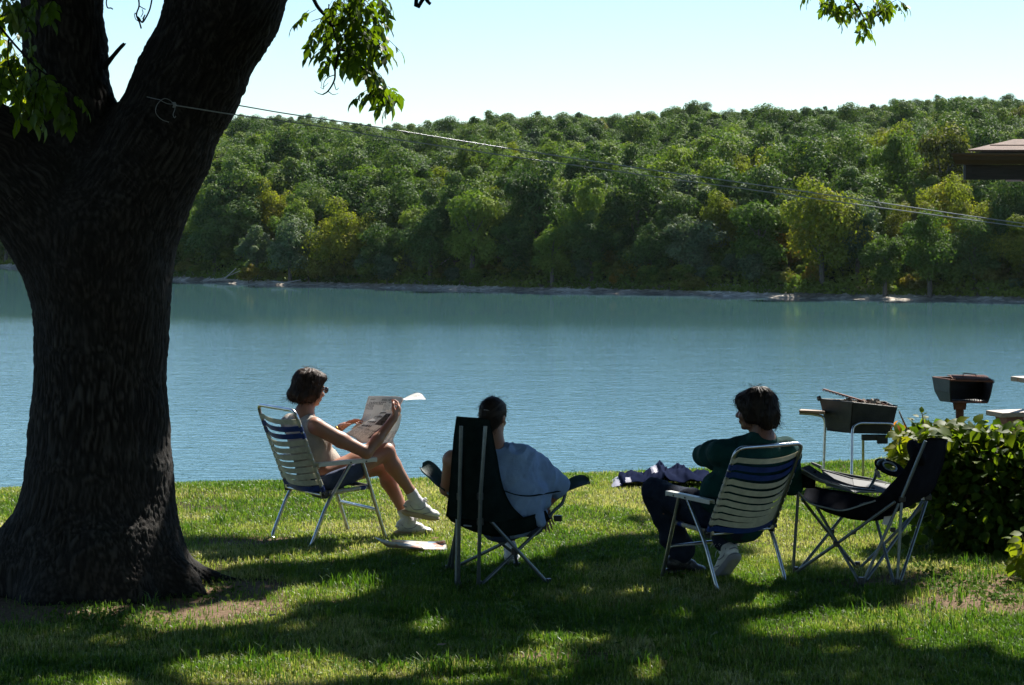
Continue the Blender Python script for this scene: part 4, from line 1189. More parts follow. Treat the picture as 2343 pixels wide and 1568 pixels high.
def lawn_chair(origin, yaw, S, label, recline=.0, sag=.05):
    """webbed lawn chair; local x to the sitter's right, y forward, z up; origin midway between the rear feet"""
    c, s_ = math.cos(yaw), math.sin(yaw)
    fw = np.array([s_, c, 0.0]); rt = np.array([c, -s_, 0.0]); o0 = np.array(origin, float)
    def L(x, y, z): return o0 + S * (rt * x + fw * y) + np.array([0, 0, S * z])
    t = empty('lawn_chair', o0, 0, label, 'chair', 'webbed aluminium lawn chairs')
    W = .275; r = .0125 * S
    by, bz = .12, .34              # pivot of the back
    ty, tz = -.107 - recline, .909 - recline * .25
    # back frame: an inverted U
    mb = MB(); mb.tube(fillet([L(-W + .02, by, bz), L(-W + .01, ty, tz), L(W - .01, ty, tz), L(W - .02, by, bz)], .06 * S, 6), r, 10, cap=True)
    mb.build('back_frame', M_alu, t)
    # seat frame
    sy = .49
    mb = MB(); mb.tube(fillet([L(-W + .035, by - .02, bz), L(-W + .035, sy, .36), L(W - .035, sy, .36), L(W - .035, by - .02, bz)], .04 * S, 5), r, 10)
    mb.tube([L(-W + .03, by - .01, bz - .01), L(W - .03, by - .01, bz - .01)], r * .7, 8)
    mb.build('seat_frame', M_alu, t)
    # rear leg: U with its bar on the ground, up to the armrests
    for k, pts in enumerate(([L(-W, .31, .53), L(-W, .13, .27), L(-W, .0, -.022), L(W, .0, -.022), L(W, .13, .27), L(W, .31, .53)],)):
        mb = MB(); mb.tube(fillet(pts, .07 * S, 6), r, 10); mb.build('leg', M_alu, t)
    for sx in (-1, 1):
        mb = MB(); mb.tube([L(sx * (W - .018), .42, .53), L(sx * (W - .018), .60, .0)], r, 10); mb.build('leg', M_alu, t)
    mb = MB(); mb.tube(fillet([L(-W + .018, .555, .135), L(-W + .018, .535, .20), L(W - .018, .535, .20), L(W - .018, .555, .135)], .06 * S, 6), r * .92, 10); mb.build('cross_bar', M_alu, t)
    # pivots
    for sx in (-1, 1):
        mb = MB(); A = np.stack([rt, fw, [0, 0, 1]], 1)
        mb.tube([L(sx * (W - .045), by, bz), L(sx * (W + .012), by, bz)], .013 * S, 8); mb.box(L(sx * (W - .02), by + .005, bz - .005), (.012 * S, .05 * S, .055 * S), A)
        mb.build('hinge', M_rivet, t)
    # armrests
    for sx in (-1, 1):
        mb = MB(); A = np.stack([rt, unit(L(0, .5, .552) - L(0, .06, .545)), [0, 0, 1]], 1)
        mb.box(L(sx * (W + .005), .28, .556), (.045 * S, .45 * S, .006 * S), A)
        for q in (-1, 1): mb.box(L(sx * (W + .005) + q * .0205, .28, .544), (.004 * S, .45 * S, .026 * S), A)
        mb.box(L(sx * (W + .005), .503, .545), (.045 * S, .006 * S, .03 * S), A)
        o = mb.build('armrest', M_arm, t, bevel=.004)
        m2 = MB()
        for yy in (.30, .42): m2.tube([L(sx * (W + .031), yy, .542), L(sx * (W - .02), yy, .542)], .0055 * S, 8)
        m2.build('rivet', M_rivet, o)
    # webbing: each strap wraps round both side tubes
    def strap(p0, p1, wdir, width, bow, mat, name):
        mb = MB(); n = 14; pts = []
        wd = unit(wdir) * width * S / 2; thick = .0022 * S
        nrm = unit(np.cross(p1 - p0, wd))
        if np.dot(nrm, bow) < 0: nrm = -nrm
        bl = np.linalg.norm(bow)
        line = []
        ax = unit(p1 - p0); rr = r * 1.12
        for k in range(5):  # wrap at first end
            a = math.pi * (1.0 - k / 4)
            line.append(p0 - nrm * rr * -math.cos(a) - ax * rr * math.sin(a))
        for k in range(1, n):
            q = k / n; line.append(p0 + (p1 - p0) * q + nrm * (-rr + bl * (1 - (2 * q - 1) ** 2) * 1.0 + rr * 0))
        for k in range(5):
            a = math.pi * k / 4
            line.append(p1 - nrm * rr * math.cos(a) + ax * rr * math.sin(a))
        V = []
        for p in line: V += [p - wd, p + wd]
        V = np.array(V); m = len(V)
        V2 = V + np.tile([nrm * thick], (m, 1))
        F = [(2 * k, 2 * k + 1, 2 * k + 3, 2 * k + 2) for k in range(len(line) - 1)]
        mb.add(V, F, 0, True); mb.add(V2, [f[::-1] for f in F], 0, True)
        return mb
    up_b = unit(L(0, ty, tz) - L(0, by, bz)); back_n = -unit(np.cross(rt, up_b)); 
    if np.dot(back_n, fw) > 0: back_n = -back_n
    Lb = np.linalg.norm(L(0, ty, tz) - L(0, by, bz)) / S
    cols = 'wbbwwwwwww'
    n = 11
    for k in range(n):
        q = (Lb - .085 - k * (Lb - .12) / (n - 1)) / Lb
        bowk = back_n * S * (.012 + sag * math.sin(math.pi * min(1, max(0, .04 + .80 * (1 - q)))) ** 1.1)
        xx = W - .012
        p0 = L(-xx, by + (ty - by) * q, bz + (tz - bz) * q); p1 = L(xx, by + (ty - by) * q, bz + (tz - bz) * q)
        blue = k in (1, 2, 10)
        mb = strap(p0, p1, up_b, .037, bowk, None, 'strap')
        mb.build('back_strap', M_strap_b if blue else M_strap_w, t)
    n = 8
    for k in range(n):
        q = .06 + .9 * k / (n - 1)
        y_ = by + (sy - by) * q; z_ = bz + (.36 - bz) * q
        mb = strap(L(-W + .035, y_, z_), L(W - .035, y_, z_), fw, .038, np.array([0, 0, -1.0]) * S * (.02 + .05 * math.sin(math.pi * q)), None, 'strap')
        mb.build('seat_strap', M_strap_b if k in (0, 6) else M_strap_w, t)
    return t, L
wa = R(55.6)
wc_o = (P(663, 1250, 14.72)); wc_o[2] = 0
chair1, LC1 = lawn_chair(wc_o, wa, 1.0, 'webbed aluminium lawn chair the reading woman sits in', .0, .085)
mo = P(1722, 1350, 13.0); mo[2] = 0
chair2, LC2 = lawn_chair(mo, R(-33), .955, 'webbed aluminium lawn chair the man in green sits in', .06, .11)

# ---- camp chairs
M_cloth_g = pbr('dark_green_canvas', (.007, .013, .012), (.012, .021, .019), 14, .9, 0, .35, 160, trans=.04, spec=.02)
M_cloth_n = pbr('black_navy_canvas', (.006, .007, .010), (.011, .012, .017), 14, .9, 0, .35, 160, trans=.03, spec=.02)
M_pipe = pbr('grey_piping', (.30, .33, .36), (.22, .25, .28), 20, .6)
M_steel = pbr('grey_painted_steel', (.16, .19, .20), (.12, .14, .15), 30, .38, .6, .1, 100)
M_hub = pbr('black_plastic', (.012, .012, .013), (.02, .02, .022), 20, .45)
M_tag = pbr('white_tag', (.75, .75, .76), (.65, .65, .68), 20, .7, trans=.3)
M_cupw = pbr('faded_green_fabric', (.045, .085, .075), (.03, .06, .055), 10, .6, 0, .3, 90, trans=.25)

def sheet(name, rows, mat, parent, thick=.004, sub=4, wob=.0, seed=1):
    """cloth panel through a grid of points, smoothly interpolated, with thickness"""
    Gd = np.array([[np.array(p, float) for p in r] for r in rows])
    def up(A, n):
        q = np.concatenate([2 * A[:1] - A[1:2], A, 2 * A[-1:] - A[-2:-1]]); out = []
        for i in range(1, len(q) - 2):
            for k in range(n):
                t = k / n
                out.append(.5 * ((2 * q[i]) + (-q[i-1] + q[i+1]) * t + (2*q[i-1] - 5*q[i] + 4*q[i+1] - q[i+2]) * t*t + (-q[i-1] + 3*q[i] - 3*q[i+1] + q[i+2]) * t**3))
        out.append(A[-1]); return np.array(out)
    A = up(Gd, sub); A = np.swapaxes(up(np.swapaxes(A, 0, 1), sub), 0, 1)
    n, m = A.shape[:2]
    V = A.reshape(-1, 3)
    i = (np.arange(n - 1)[:, None] * m + np.arange(m - 1)[None]).ravel()
    F = np.stack([i, i + m, i + m + 1, i + 1], 1)
    N = vnormals(V, F)
    if wob:
        V = V + N * ((fbm(V * 9, 3, seed) - .5) * wob * 2)[:, None]
    k = len(V); V2 = V + N * thick
    bnd = []
    for j in range(m - 1): bnd += [(j, j + 1), ((n - 1) * m + j + 1, (n - 1) * m + j)]
    for j in range(n - 1): bnd += [((j + 1) * m, j * m), (j * m + m - 1, (j + 1) * m + m - 1)]
    S_ = np.array([(a, b_, b_ + k, a + k) for a, b_ in bnd])
    o = link(name, mesh_np(name, np.concatenate([V, V2]), np.concatenate([F[:, ::-1], F + k, S_]), [mat]), parent)
    return o, A

def Q(u, v, d): return P(u, v, d)
# chair with the tall green back in the middle
c3 = empty('camp_chair', P(1080, 1340, 13.0) * np.array([1, 1, 0]), 0, 'dark green high-backed folding camp chair under the girl', 'chair', 'folding camp chairs')
rows = [[Q(1046, 953, 12.98), Q(1074, 955, 12.90), Q(1099, 957, 12.92), Q(1119, 962, 12.98)],
        [Q(1039, 1000, 12.96), Q(1072, 1000, 12.88), Q(1104, 1000, 12.90), Q(1126, 1004, 12.98)],
        [Q(1034, 1060, 12.95), Q(1070, 1060, 12.84), Q(1110, 1060, 12.88), Q(1138, 1062, 13.0)],
        [Q(1030, 1110, 12.96), Q(1070, 1112, 12.84), Q(1116, 1114, 12.88), Q(1150, 1118, 13.02)],
        [Q(1025, 1150, 13.0), Q(1070, 1152, 12.86), Q(1120, 1156, 12.9), Q(1170, 1158, 13.06)],
        [Q(1021, 1181, 13.08), Q(1068, 1186, 12.92), Q(1125, 1194, 12.94), Q(1200, 1188, 13.1)]]
sheet('backrest', rows, M_cloth_g, c3, .006, 4, .006, 3)
rows = [[Q(1022, 1178, 13.06), Q(1068, 1184, 12.93), Q(1125, 1190, 12.95), Q(1195, 1184, 13.08), Q(1246, 1168, 13.2)],
        [Q(1034, 1192, 13.16), Q(1080, 1213, 13.02), Q(1140, 1225, 13.02), Q(1205, 1214, 13.12), Q(1256, 1186, 13.24)],
        [Q(1050, 1192, 13.36), Q(1090, 1208, 13.26), Q(1146, 1218, 13.24), Q(1212, 1208, 13.3), Q(1258, 1184, 13.36)],
        [Q(1064, 1180, 13.56), Q(1100, 1190, 13.5), Q(1150, 1196, 13.5), Q(1212, 1190, 13.54), Q(1250, 1176, 13.56)]]
sheet('seat', rows, M_cloth_g, c3, .006, 4, .004, 4)
rS = .0115
def poles(root, lst, r=rS):
    for nm, pts in lst:
        mb = MB(); mb.tube(pts, r, 9); mb.build(nm, M_steel, root)
poles(c3, [('back_pole', [Q(1055, 975, 12.84), Q(1050, 1194, 12.84), Q(1048, 1345, 12.97)]), ('back_pole', [Q(1110, 975, 12.82), Q(1099, 1130, 12.78), Q(1094, 1345, 12.96)])])
foot = {'A': Q(1048, 1343, 12.98), 'B': Q(1096, 1343, 12.97), 'C': Q(1255, 1337, 13.06), 'D': Q(1024, 1306, 13.56), 'E': Q(1185, 1300, 13.66)}
poles(c3, [('leg', [foot['B'], Q(1243, 1203, 13.22)]), ('leg', [foot['C'], Q(1106, 1175, 12.93)]), ('leg', [foot['D'], Q(1143, 1247, 13.36), Q(1215, 1203, 13.3)]),
           ('leg', [foot['E'], Q(1177, 1266, 13.55), Q(1118, 1222, 13.2)]), ('leg', [foot['D'], Q(1057, 1152, 13.1)]), ('leg', [foot['A'] + np.array([-.012, 0, 0]), Q(1046, 1170, 13.02)]), ('leg', [Q(1034, 1300, 13.5), Q(1044, 1200, 13.2)]),
           ('arm_post', spline([Q(1245, 1197, 13.3), Q(1268, 1168, 13.36), Q(1285, 1152, 13.4), Q(1292, 1133, 13.42), Q(1293, 1112, 13.42)], 5)),
           ('arm_post', spline([Q(1040, 1140, 13.3), Q(1024, 1126, 13.36), Q(1018, 1108, 13.42)], 5))], .0105)
mb = MB()
for k in 'ABCDE': mb.box(foot[k] + np.array([0, 0, .012]), (.035, .03, .03))
mb2 = mb
for k in 'ABCDE':
    m1 = MB(); m1.tube([foot[k] + np.array([0, 0, -.01]), foot[k] + np.array([0, 0, .035])], [.022, .016], 8); m1.build('rubber_foot', M_hub, c3)
for p in (Q(1177, 1262, 13.05), Q(1098, 1136, 12.81), Q(1052, 1136, 12.9), Q(1098, 1194, 12.85), Q(1243, 1203, 13.22)):
    m1 = MB(); m1.tube([p + np.array([0, 0, -.02]), p + np.array([0, 0, .02])], .019, 8); m1.build('joint', M_hub, c3)
# strap running forward from the back, under the arm
m1 = MB(); m1.tube(spline([Q(1150, 1122, 13.0), Q(1180, 1132, 13.02), Q(1212, 1135, 13.08), Q(1245, 1130, 13.2), Q(1292, 1122, 13.4)], 5), .011, 6, flat=.3); m1.build('arm_strap', M_cloth_g, c3)
m1 = MB(); m1.box(Q(1276, 1186, 13.32), (.05, .04, .035)); m1.build('buckle', M_hub, c3, bevel=.005)
m1 = MB(); m1.tube([Q(1060, 1202, 12.95), Q(1079, 1204, 12.95)], .012, 6, flat=.4); m1.build('label_flap', M_pipe, c3)
def arm_pad(root, pts, wv, mat):
    rows = []
    for p, w_ in zip(pts, wv):
        p = np.array(p); rows.append([p - w_, p - w_ * .45 + np.array([0, 0, -.018]), p + w_ * .45 + np.array([0, 0, -.018]), p + w_])
    return sheet('armrest', rows, mat, root, .007, 4)
w0 = np.array([.02, .06, .03])
arm_pad(c3, [Q(1020, 1112, 13.36), Q(1006, 1096, 13.42), Q(990, 1078, 13.48), Q(974, 1066, 13.52), Q(964, 1063, 13.54)], [w0 * .5, w0 * .9, w0 * 1.0, w0 * .9, w0 * .35], M_cupw)
w0 = np.array([-.01, .06, .025])
arm_pad(c3, [Q(1289, 1118, 13.4), Q(1302, 1110, 13.43), Q(1320, 1102, 13.46), Q(1338, 1098, 13.5), Q(1349, 1099, 13.52)], [w0 * .5, w0 * .9, w0 * 1.0, w0 * .8, w0 * .3], M_cupw)

# empty chair at the right, facing left
c4 = empty('camp_chair', P(1960, 1320, 13.3) * np.array([1, 1, 0]), 0, 'empty black folding camp chair beside the shrub', 'chair', 'folding camp chairs')
d0 = 13.1; d1 = 13.55
rows = [[Q(2080, 1060, 13.0), Q(2096, 1030, 13.0), Q(2116, 1005, 13.0), Q(2142, 1001, 13.12), Q(2166, 1005, 13.45)],
        [Q(2062, 1088, 13.02), Q(2080, 1060, 12.98), Q(2102, 1040, 13.0), Q(2130, 1038, 13.12), Q(2160, 1040, 13.46)],
        [Q(2038, 1110, 13.05), Q(2060, 1092, 12.99), Q(2086, 1080, 13.0), Q(2116, 1080, 13.14), Q(2148, 1082, 13.48)],
        [Q(2004, 1142, 13.1), Q(2032, 1130, 13.02), Q(2066, 1124, 13.02), Q(2100, 1124, 13.16), Q(2130, 1124, 13.48)],
        [Q(1966, 1156, 13.16), Q(2000, 1172, 13.08), Q(2042, 1166, 13.06), Q(2076, 1158, 13.2), Q(2100, 1146, 13.46)]]
o, A = sheet('backrest', rows, M_cloth_n, c4, .007, 4, .006, 9)
m1 = MB(); m1.tube(list(A[:, 0]), .0055, 6); m1.build('piping', M_pipe, o)
rows = [[Q(2100, 1146, 13.46), Q(2070, 1162, 13.2), Q(2040, 1170, 13.08), Q(2002, 1146, 13.06)],
        [Q(2060, 1152, 13.52), Q(2036, 1178, 13.3), Q(2004, 1190, 13.14), Q(1976, 1154, 13.1)],
        [Q(2000, 1140, 13.58), Q(1984, 1174, 13.4), Q(1962, 1190, 13.2), Q(1928, 1168, 13.12)],
        [Q(1940, 1128, 13.62), Q(1926, 1160, 13.45), Q(1906, 1178, 13.3), Q(1890, 1162, 13.2)],
        [Q(1880, 1118, 13.66), Q(1868, 1146, 13.52), Q(1860, 1156, 13.4), Q(1850, 1150, 13.26)],
        [Q(1846, 1110, 13.66), Q(1838, 1132, 13.54), Q(1832, 1138, 13.42), Q(1826, 1126, 13.3)]]
o, A = sheet('seat', rows, M_cloth_n, c4, .007, 4, .006, 11)
m1 = MB(); m1.tube(list(A[:, -1]), .0055, 6); m1.build('piping', M_pipe, o)
# head pillow
pf = Field(Q(2060, 1080, 12.85) , Q(2140, 990, 13.4) + np.array([0, .1, 0]), .01)
pf.ell(Q(2096, 1036, 13.06), (.045, .13, .085), Matrix.Rotation(R(-25), 3, 'Y'), 0)
body('head_pillow', pf, M_cloth_n, c4)
fe = {'F1': Q(1820, 1312, 13.35), 'F2': Q(1970, 1336, 12.98), 'F3': Q(2054, 1340, 12.96), 'F4': Q(1961, 1300, 13.62)}
poles(c4, [('back_pole', [Q(2117, 1009, 12.90), Q(2063, 1138, 12.93)]), ('back_pole', [Q(2164, 1012, 13.42), Q(2124, 1131, 13.5)]),
           ('leg', [Q(2062, 1150, 13.0), Q(2052, 1338, 12.96)]), ('leg', [Q(2056, 1152, 13.0), Q(1974, 1334, 12.98)]), ('leg', [Q(2119, 1148, 13.48), Q(2058, 1334, 12.98)]), ('leg', [Q(2110, 1148, 13.5), Q(1981, 1328, 13.0)]),
           ('leg', [Q(2003, 1186, 13.2), Q(2045, 1338, 12.97)]), ('leg', [Q(2047, 1148, 13.0), Q(1914, 1244, 13.15), Q(1818, 1311, 13.34)]), ('leg', [Q(1868, 1160, 13.3), Q(1966, 1334, 12.99)]),
           ('leg', [Q(1834, 1142, 13.4), Q(1958, 1298, 13.6)]), ('leg', [Q(1930, 1178, 13.5), Q(1825, 1308, 13.38)]), ('leg', [Q(2108, 1160, 13.52), Q(1963, 1303, 13.6)]), ('leg', [Q(1826, 1128, 13.3), Q(1814, 1300, 13.34)]),
           ('arm_post', spline([Q(1834, 1080, 13.24), Q(1876, 1100, 13.18), Q(1950, 1118, 13.1), Q(2003, 1124, 13.06)], 5)),
           ('arm_post', spline([Q(1987, 1120, 13.66), Q(2000, 1096, 13.7), Q(2006, 1070, 13.7), Q(2011, 1057, 13.7), Q(2024, 1051, 13.68)], 5))], .0098)
for k in fe:
    m1 = MB(); m1.tube([fe[k] + np.array([0, 0, -.03]), fe[k] + np.array([0, 0, .04])], [.024, .018], 8); m1.build('rubber_foot', M_hub, c4)
for p, s_ in ((Q(1913, 1245, 13.14), .024), (Q(1952, 1218, 13.4), .018), (Q(2063, 1142, 12.98), .024), (Q(2122, 1138, 13.5), .026), (Q(2042, 1212, 13.2), .02), (Q(1902, 1216, 13.35), .02)):
    m1 = MB(); m1.box(p, (s_ * 1.6, s_ * 1.4, s_ * 1.3)); m1.build('joint', M_hub, c4, bevel=.004)
# armrests: mesh cup holder in front, ring cup holder on the far one
rows = [[Q(1832, 1072, 13.2), Q(1850, 1066, 13.5)], [Q(1880, 1098, 13.14), Q(1890, 1090, 13.4)], [Q(1950, 1120, 13.06), Q(1950, 1112, 13.3)], [Q(2004, 1126, 13.02), Q(2000, 1118, 13.3)]]
o, A = sheet('armrest', rows, M_cloth_n, c4, .006, 5)
m1 = MB(); m1.tube(list(A[:, 0]), .004, 6); m1.build('piping', M_pipe, o)
def cup(name, c, r_, h, mat, parent):
    m1 = MB(); n = 18; V = []; F = []
    for j, (z_, q) in enumerate(((0, 1.0), (-h * .5, .95), (-h, .86))):
        for i in range(n):
            a = 2 * math.pi * i / n; V.append(c + np.array([math.cos(a) * r_ * q, math.sin(a) * r_ * q, z_]))
    for j in range(2):
        for i in range(n): F.append((j * n + i, j * n + (i + 1) % n, (j + 1) * n + (i + 1) % n, (j + 1) * n + i))
    F.append(tuple(range(2 * n, 3 * n)))
    m1.add(V, F, 0, True); return m1.build(name, mat, parent)
cup('cup_holder', Q(1850, 1078, 13.3), .045, .10, M_cloth_n, c4)
# far armrest as a flat pad with a ringed hole
ca = Q(2035, 1069, 13.72); n = 28; m1 = MB(); V = []; F = []
ex = np.array([.062, .0, -.020]); ey = np.array([.012, .075, .028])
for j, (q, dz) in enumerate(((.86, .0), (1.0, .004), (1.75, .0))):
    for i in range(n):
        a = 2 * math.pi * i / n
        sq = 1.0 if j < 2 else 1 + .12 * math.cos(2 * a)
        V.append(ca + (ex * math.cos(a) + ey * math.sin(a)) * q * sq * .8 + np.array([0, 0, dz]))
for j in range(2):
    for i in range(n): F.append((j * n + i, j * n + (i + 1) % n, (j + 1) * n + (i + 1) % n, (j + 1) * n + i))
k = len(V); V = V + [v + np.array([0, 0, -.008]) for v in V]; F = F + [tuple(x + k for x in f)[::-1] for f in F]
m1.add(V, F, 0, True); o = m1.build('armrest', M_cloth_n, c4)
m1 = MB(); m1.tube([V[i] + np.array([0, 0, .004]) for i in range(n)], .006, 6, closed=True); m1.build('cup_ring', M_pipe, o)
sheet('label_tag', [[Q(1999, 1074, 13.66), Q(2012, 1078, 13.66)], [Q(2003, 1084, 13.66), Q(2014, 1088, 13.66)], [Q(2008, 1094, 13.66), Q(2018, 1092, 13.66)]], M_tag, c4, .001, 3)
sheet('label_tag', [[Q(2022, 1182, 13.1), Q(2045, 1180, 13.1)], [Q(2019, 1193, 13.1), Q(2042, 1194, 13.1)], [Q(2016, 1199, 13.1), Q(2039, 1204, 13.1)]], M_tag, c4, .001, 3)
sheet('label_tag', [[Q(2107, 1134, 13.4), Q(2113, 1134, 13.4)], [Q(2107, 1144, 13.4), Q(2115, 1144, 13.4)]], M_tag, c4, .001, 3)
# ================================================================ people
def skin_mat(name, c):
    m, nt, out = new_mat(name)
    n1 = nd(nt, 'ShaderNodeTexNoise', {'Vector': coords(nt), 'Scale': 9.0, 'Detail': 4.0})
    col = ramp(nt, n1.outputs[0], [(.35, c), (.65, (c[0] * 1.12, c[1] * .92, c[2] * .88))])
    b = nd(nt, 'ShaderNodeBsdfPrincipled', {'Base Color': col, 'Roughness': .5, 'Subsurface Weight': .12, 'Subsurface Scale': .02})
    b.inputs['Subsurface Radius'].default_value = (1, .35, .2)
    n2 = nd(nt, 'ShaderNodeTexNoise', {'Vector': coords(nt), 'Scale': 180.0, 'Detail': 3.0})
    bp = nd(nt, 'ShaderNodeBump', {'Height': n2.outputs[0], 'Strength': .25, 'Distance': .002}); nt.links.new(bp.outputs[0], b.inputs['Normal'])
    nt.links.new(b.outputs[0], out.inputs[0]); return m
M_skin = skin_mat('skin', (.34, .175, .11)); M_skin2 = skin_mat('skin_fair', (.34, .185, .12)); M_skin_t = skin_mat('skin_tan', (.17, .085, .055))
def hair_mat(name, c1, c2):
    m, nt, out = new_mat(name)
    at = nd(nt, 'ShaderNodeAttribute', attribute_name='tone')
    col = ramp(nt, at.outputs['Fac'], [(.1, c1), (.9, c2)])
    b = nd(nt, 'ShaderNodeBsdfPrincipled', {'Base Color': col, 'Roughness': .55, 'Specular IOR Level': .22})
    nt.links.new(b.outputs[0], out.inputs[0]); return m
M_hair_w = hair_mat('auburn_hair', (.016, .008, .005), (.075, .034, .017)); M_hair_m = hair_mat('dark_brown_hair', (.006, .0035, .0025), (.032, .018, .011)); M_hair_g = hair_mat('brown_hair', (.010, .006, .004), (.050, .032, .020))
M_tank = pbr('beige_tank_top', (.50, .44, .37), (.44, .38, .32), 9, .85, 0, .35, 120, trans=.12)
M_denim = pbr('blue_denim', (.030, .048, .105), (.045, .068, .14), 26, .85, 0, .4, 240)
M_denim_d = pbr('dark_denim', (.012, .018, .034), (.020, .028, .048), 26, .85, 0, .4, 240, spec=.1)
M_sock = pbr('white_sock', (.72, .70, .74), (.64, .62, .66), 30, .9, 0, .5, 200, trans=.1)
M_shoe = pbr('white_leather', (.66, .65, .61), (.56, .55, .52), 12, .45, 0, .2, 70)
M_shoe_g = pbr('grey_trim', (.24, .24, .26), (.18, .18, .2), 12, .5); M_sole = pbr('tan_sole', (.48, .36, .22), (.38, .29, .19), 20, .7, 0, .6, 60)
M_boot = pbr('black_leather', (.016, .015, .015), (.026, .024, .023), 12, .4, 0, .3, 70)
M_tee = pbr('pale_blue_tee', (.30, .44, .68), (.26, .38, .62), 10, .85, 0, .35, 140, trans=.15)
M_green = pbr('dark_green_jersey', (.008, .050, .046), (.006, .036, .034), 14, .85, 0, .35, 160, spec=.1)
M_glass = pbr('dark_lens', (.02, .015, .012), None, 8, .12); M_gold = pbr('gold_links', (.65, .42, .10), (.5, .32, .08), 20, .25, 1.0)

def FB(u0, vb, u1, vt, y0, y1, h):
    c = np.array([P(u, v, d) for u in (u0, u1) for v in (vb, vt) for d in (y0, y1)]); lo = c.min(0); hi = c.max(0); lo[1] = y0; hi[1] = y1
    lo[2] = max(lo[2], -.05)
    return Field(lo, hi, h)
def frame(fw, up=(0, 0, 1)):
    fw = unit(np.array(fw, float)); rt = unit(np.cross(fw, np.array(up, float))); u = np.cross(rt, fw)
    return rt, fw, u
def head(f, c, fw, up, s=1.0, male=False):
    """skull, jaw, nose, lips, brows, ears and eye hollows; c = middle of the head"""
    rt, fw, u = frame(fw, up); A = np.stack([rt, fw, u], 1)
    def p(x, y, z): return c + s * (rt * x + fw * y + u * z)
    f.ell(p(0, -.012, .028), np.array([.074, .094, .088]) * s, A, .01)
    f.ell(p(0, .022, -.025), np.array([.062, .070, .082]) * s, A, .02)
    f.cone(p(-.03, .035, -.072), p(.03, .035, -.072), .026 * s, .026 * s, .025)
    f.ell(p(0, .070, -.088), np.array([.024, .020, .020]) * s, A, .015)
    f.cone(p(0, .082, .012), p(0, .108, -.026), .009 * s, .0145 * s, .012)
    f.cone(p(-.012, .098, -.03), p(.012, .098, -.03), .008 * s, .008 * s, .006)
    for sx in (-1, 1):
        f.ell(p(sx * .031, .092, .010), np.array([.019, .014, .012]) * s, A, .012, 'sub')
        f.ell(p(sx * .031, .080, .010), np.array([.0125, .0125, .0125]) * s, A, .003)
        f.cone(p(sx * .012, .092, .028), p(sx * .048, .080, .030), .008 * s, .006 * s, .010)
        f.ell(p(sx * .040, .066, -.028), np.array([.022, .022, .02]) * s, A, .02)
        f.ell(p(sx * .077, -.006, -.006), np.array([.009, .018, .031]) * s, A, .006)
    f.cone(p(-.022, .088, -.056), p(.022, .088, -.056), .0075 * s, .0075 * s, .006)
    f.cone(p(-.018, .085, -.066), p(.018, .085, -.066), .0085 * s, .0085 * s, .006)
    return p
def hand(f, wrist, dir_, palm_n, thumb_side, curls, s=1.0, spread=.1, side=1):
    """palm and five separate fingers; palm_n points out of the palm, thumb_side along the index-finger side"""
    d = unit(np.array(dir_, float)); n = unit(np.array(palm_n, float) - d * np.dot(palm_n, d)); t = unit(np.cross(n, d)) 
    if np.dot(t, thumb_side) < 0: t = -t
    A = np.stack([t, d, n], 1)
    f.ell(wrist + d * .048 * s, np.array([.041, .056, .016]) * s, A, .012)
    f.cone(wrist - d * .012 * s, wrist + d * .03 * s, .024 * s, .024 * s, .012)
    K = [(.031, .088, .040, .0088), (.011, .094, .045, .009), (-.010, .090, .041, .0086), (-.029, .080, .032, .0078)]
    for (x, y, L, r), cu in zip(K, curls):
        a = wrist + (t * x + d * y) * s; dd = unit(d + t * x * spread * 12); ang = cu * .5
        pts = [a - dd * .012 * s, a]; 
        for kf, q in ((1.0, 1.0), (.72, 1.9), (.55, 2.6)):
            aa = min(cu * q * .75, 2.6); v = dd * math.cos(aa) + n * math.sin(aa); pts.append(pts[-1] + v * L * kf * s)
        f.chain(pts, [r * s * 1.1, r * s, r * s * .95, r * s * .88, r * s * .75], .003)
    b0 = wrist + (t * .026 + d * .022) * s; b1 = b0 + (t * .030 + d * .026 + n * .012) * s; b2 = b1 + (t * .010 + d * .028 + n * .014) * s; b3 = b2 + (d * .024 + n * .010 - t * .004) * s
    f.chain([b0, b1, b2, b3], [.015 * s, .0125 * s, .0105 * s, .0085 * s], .008)
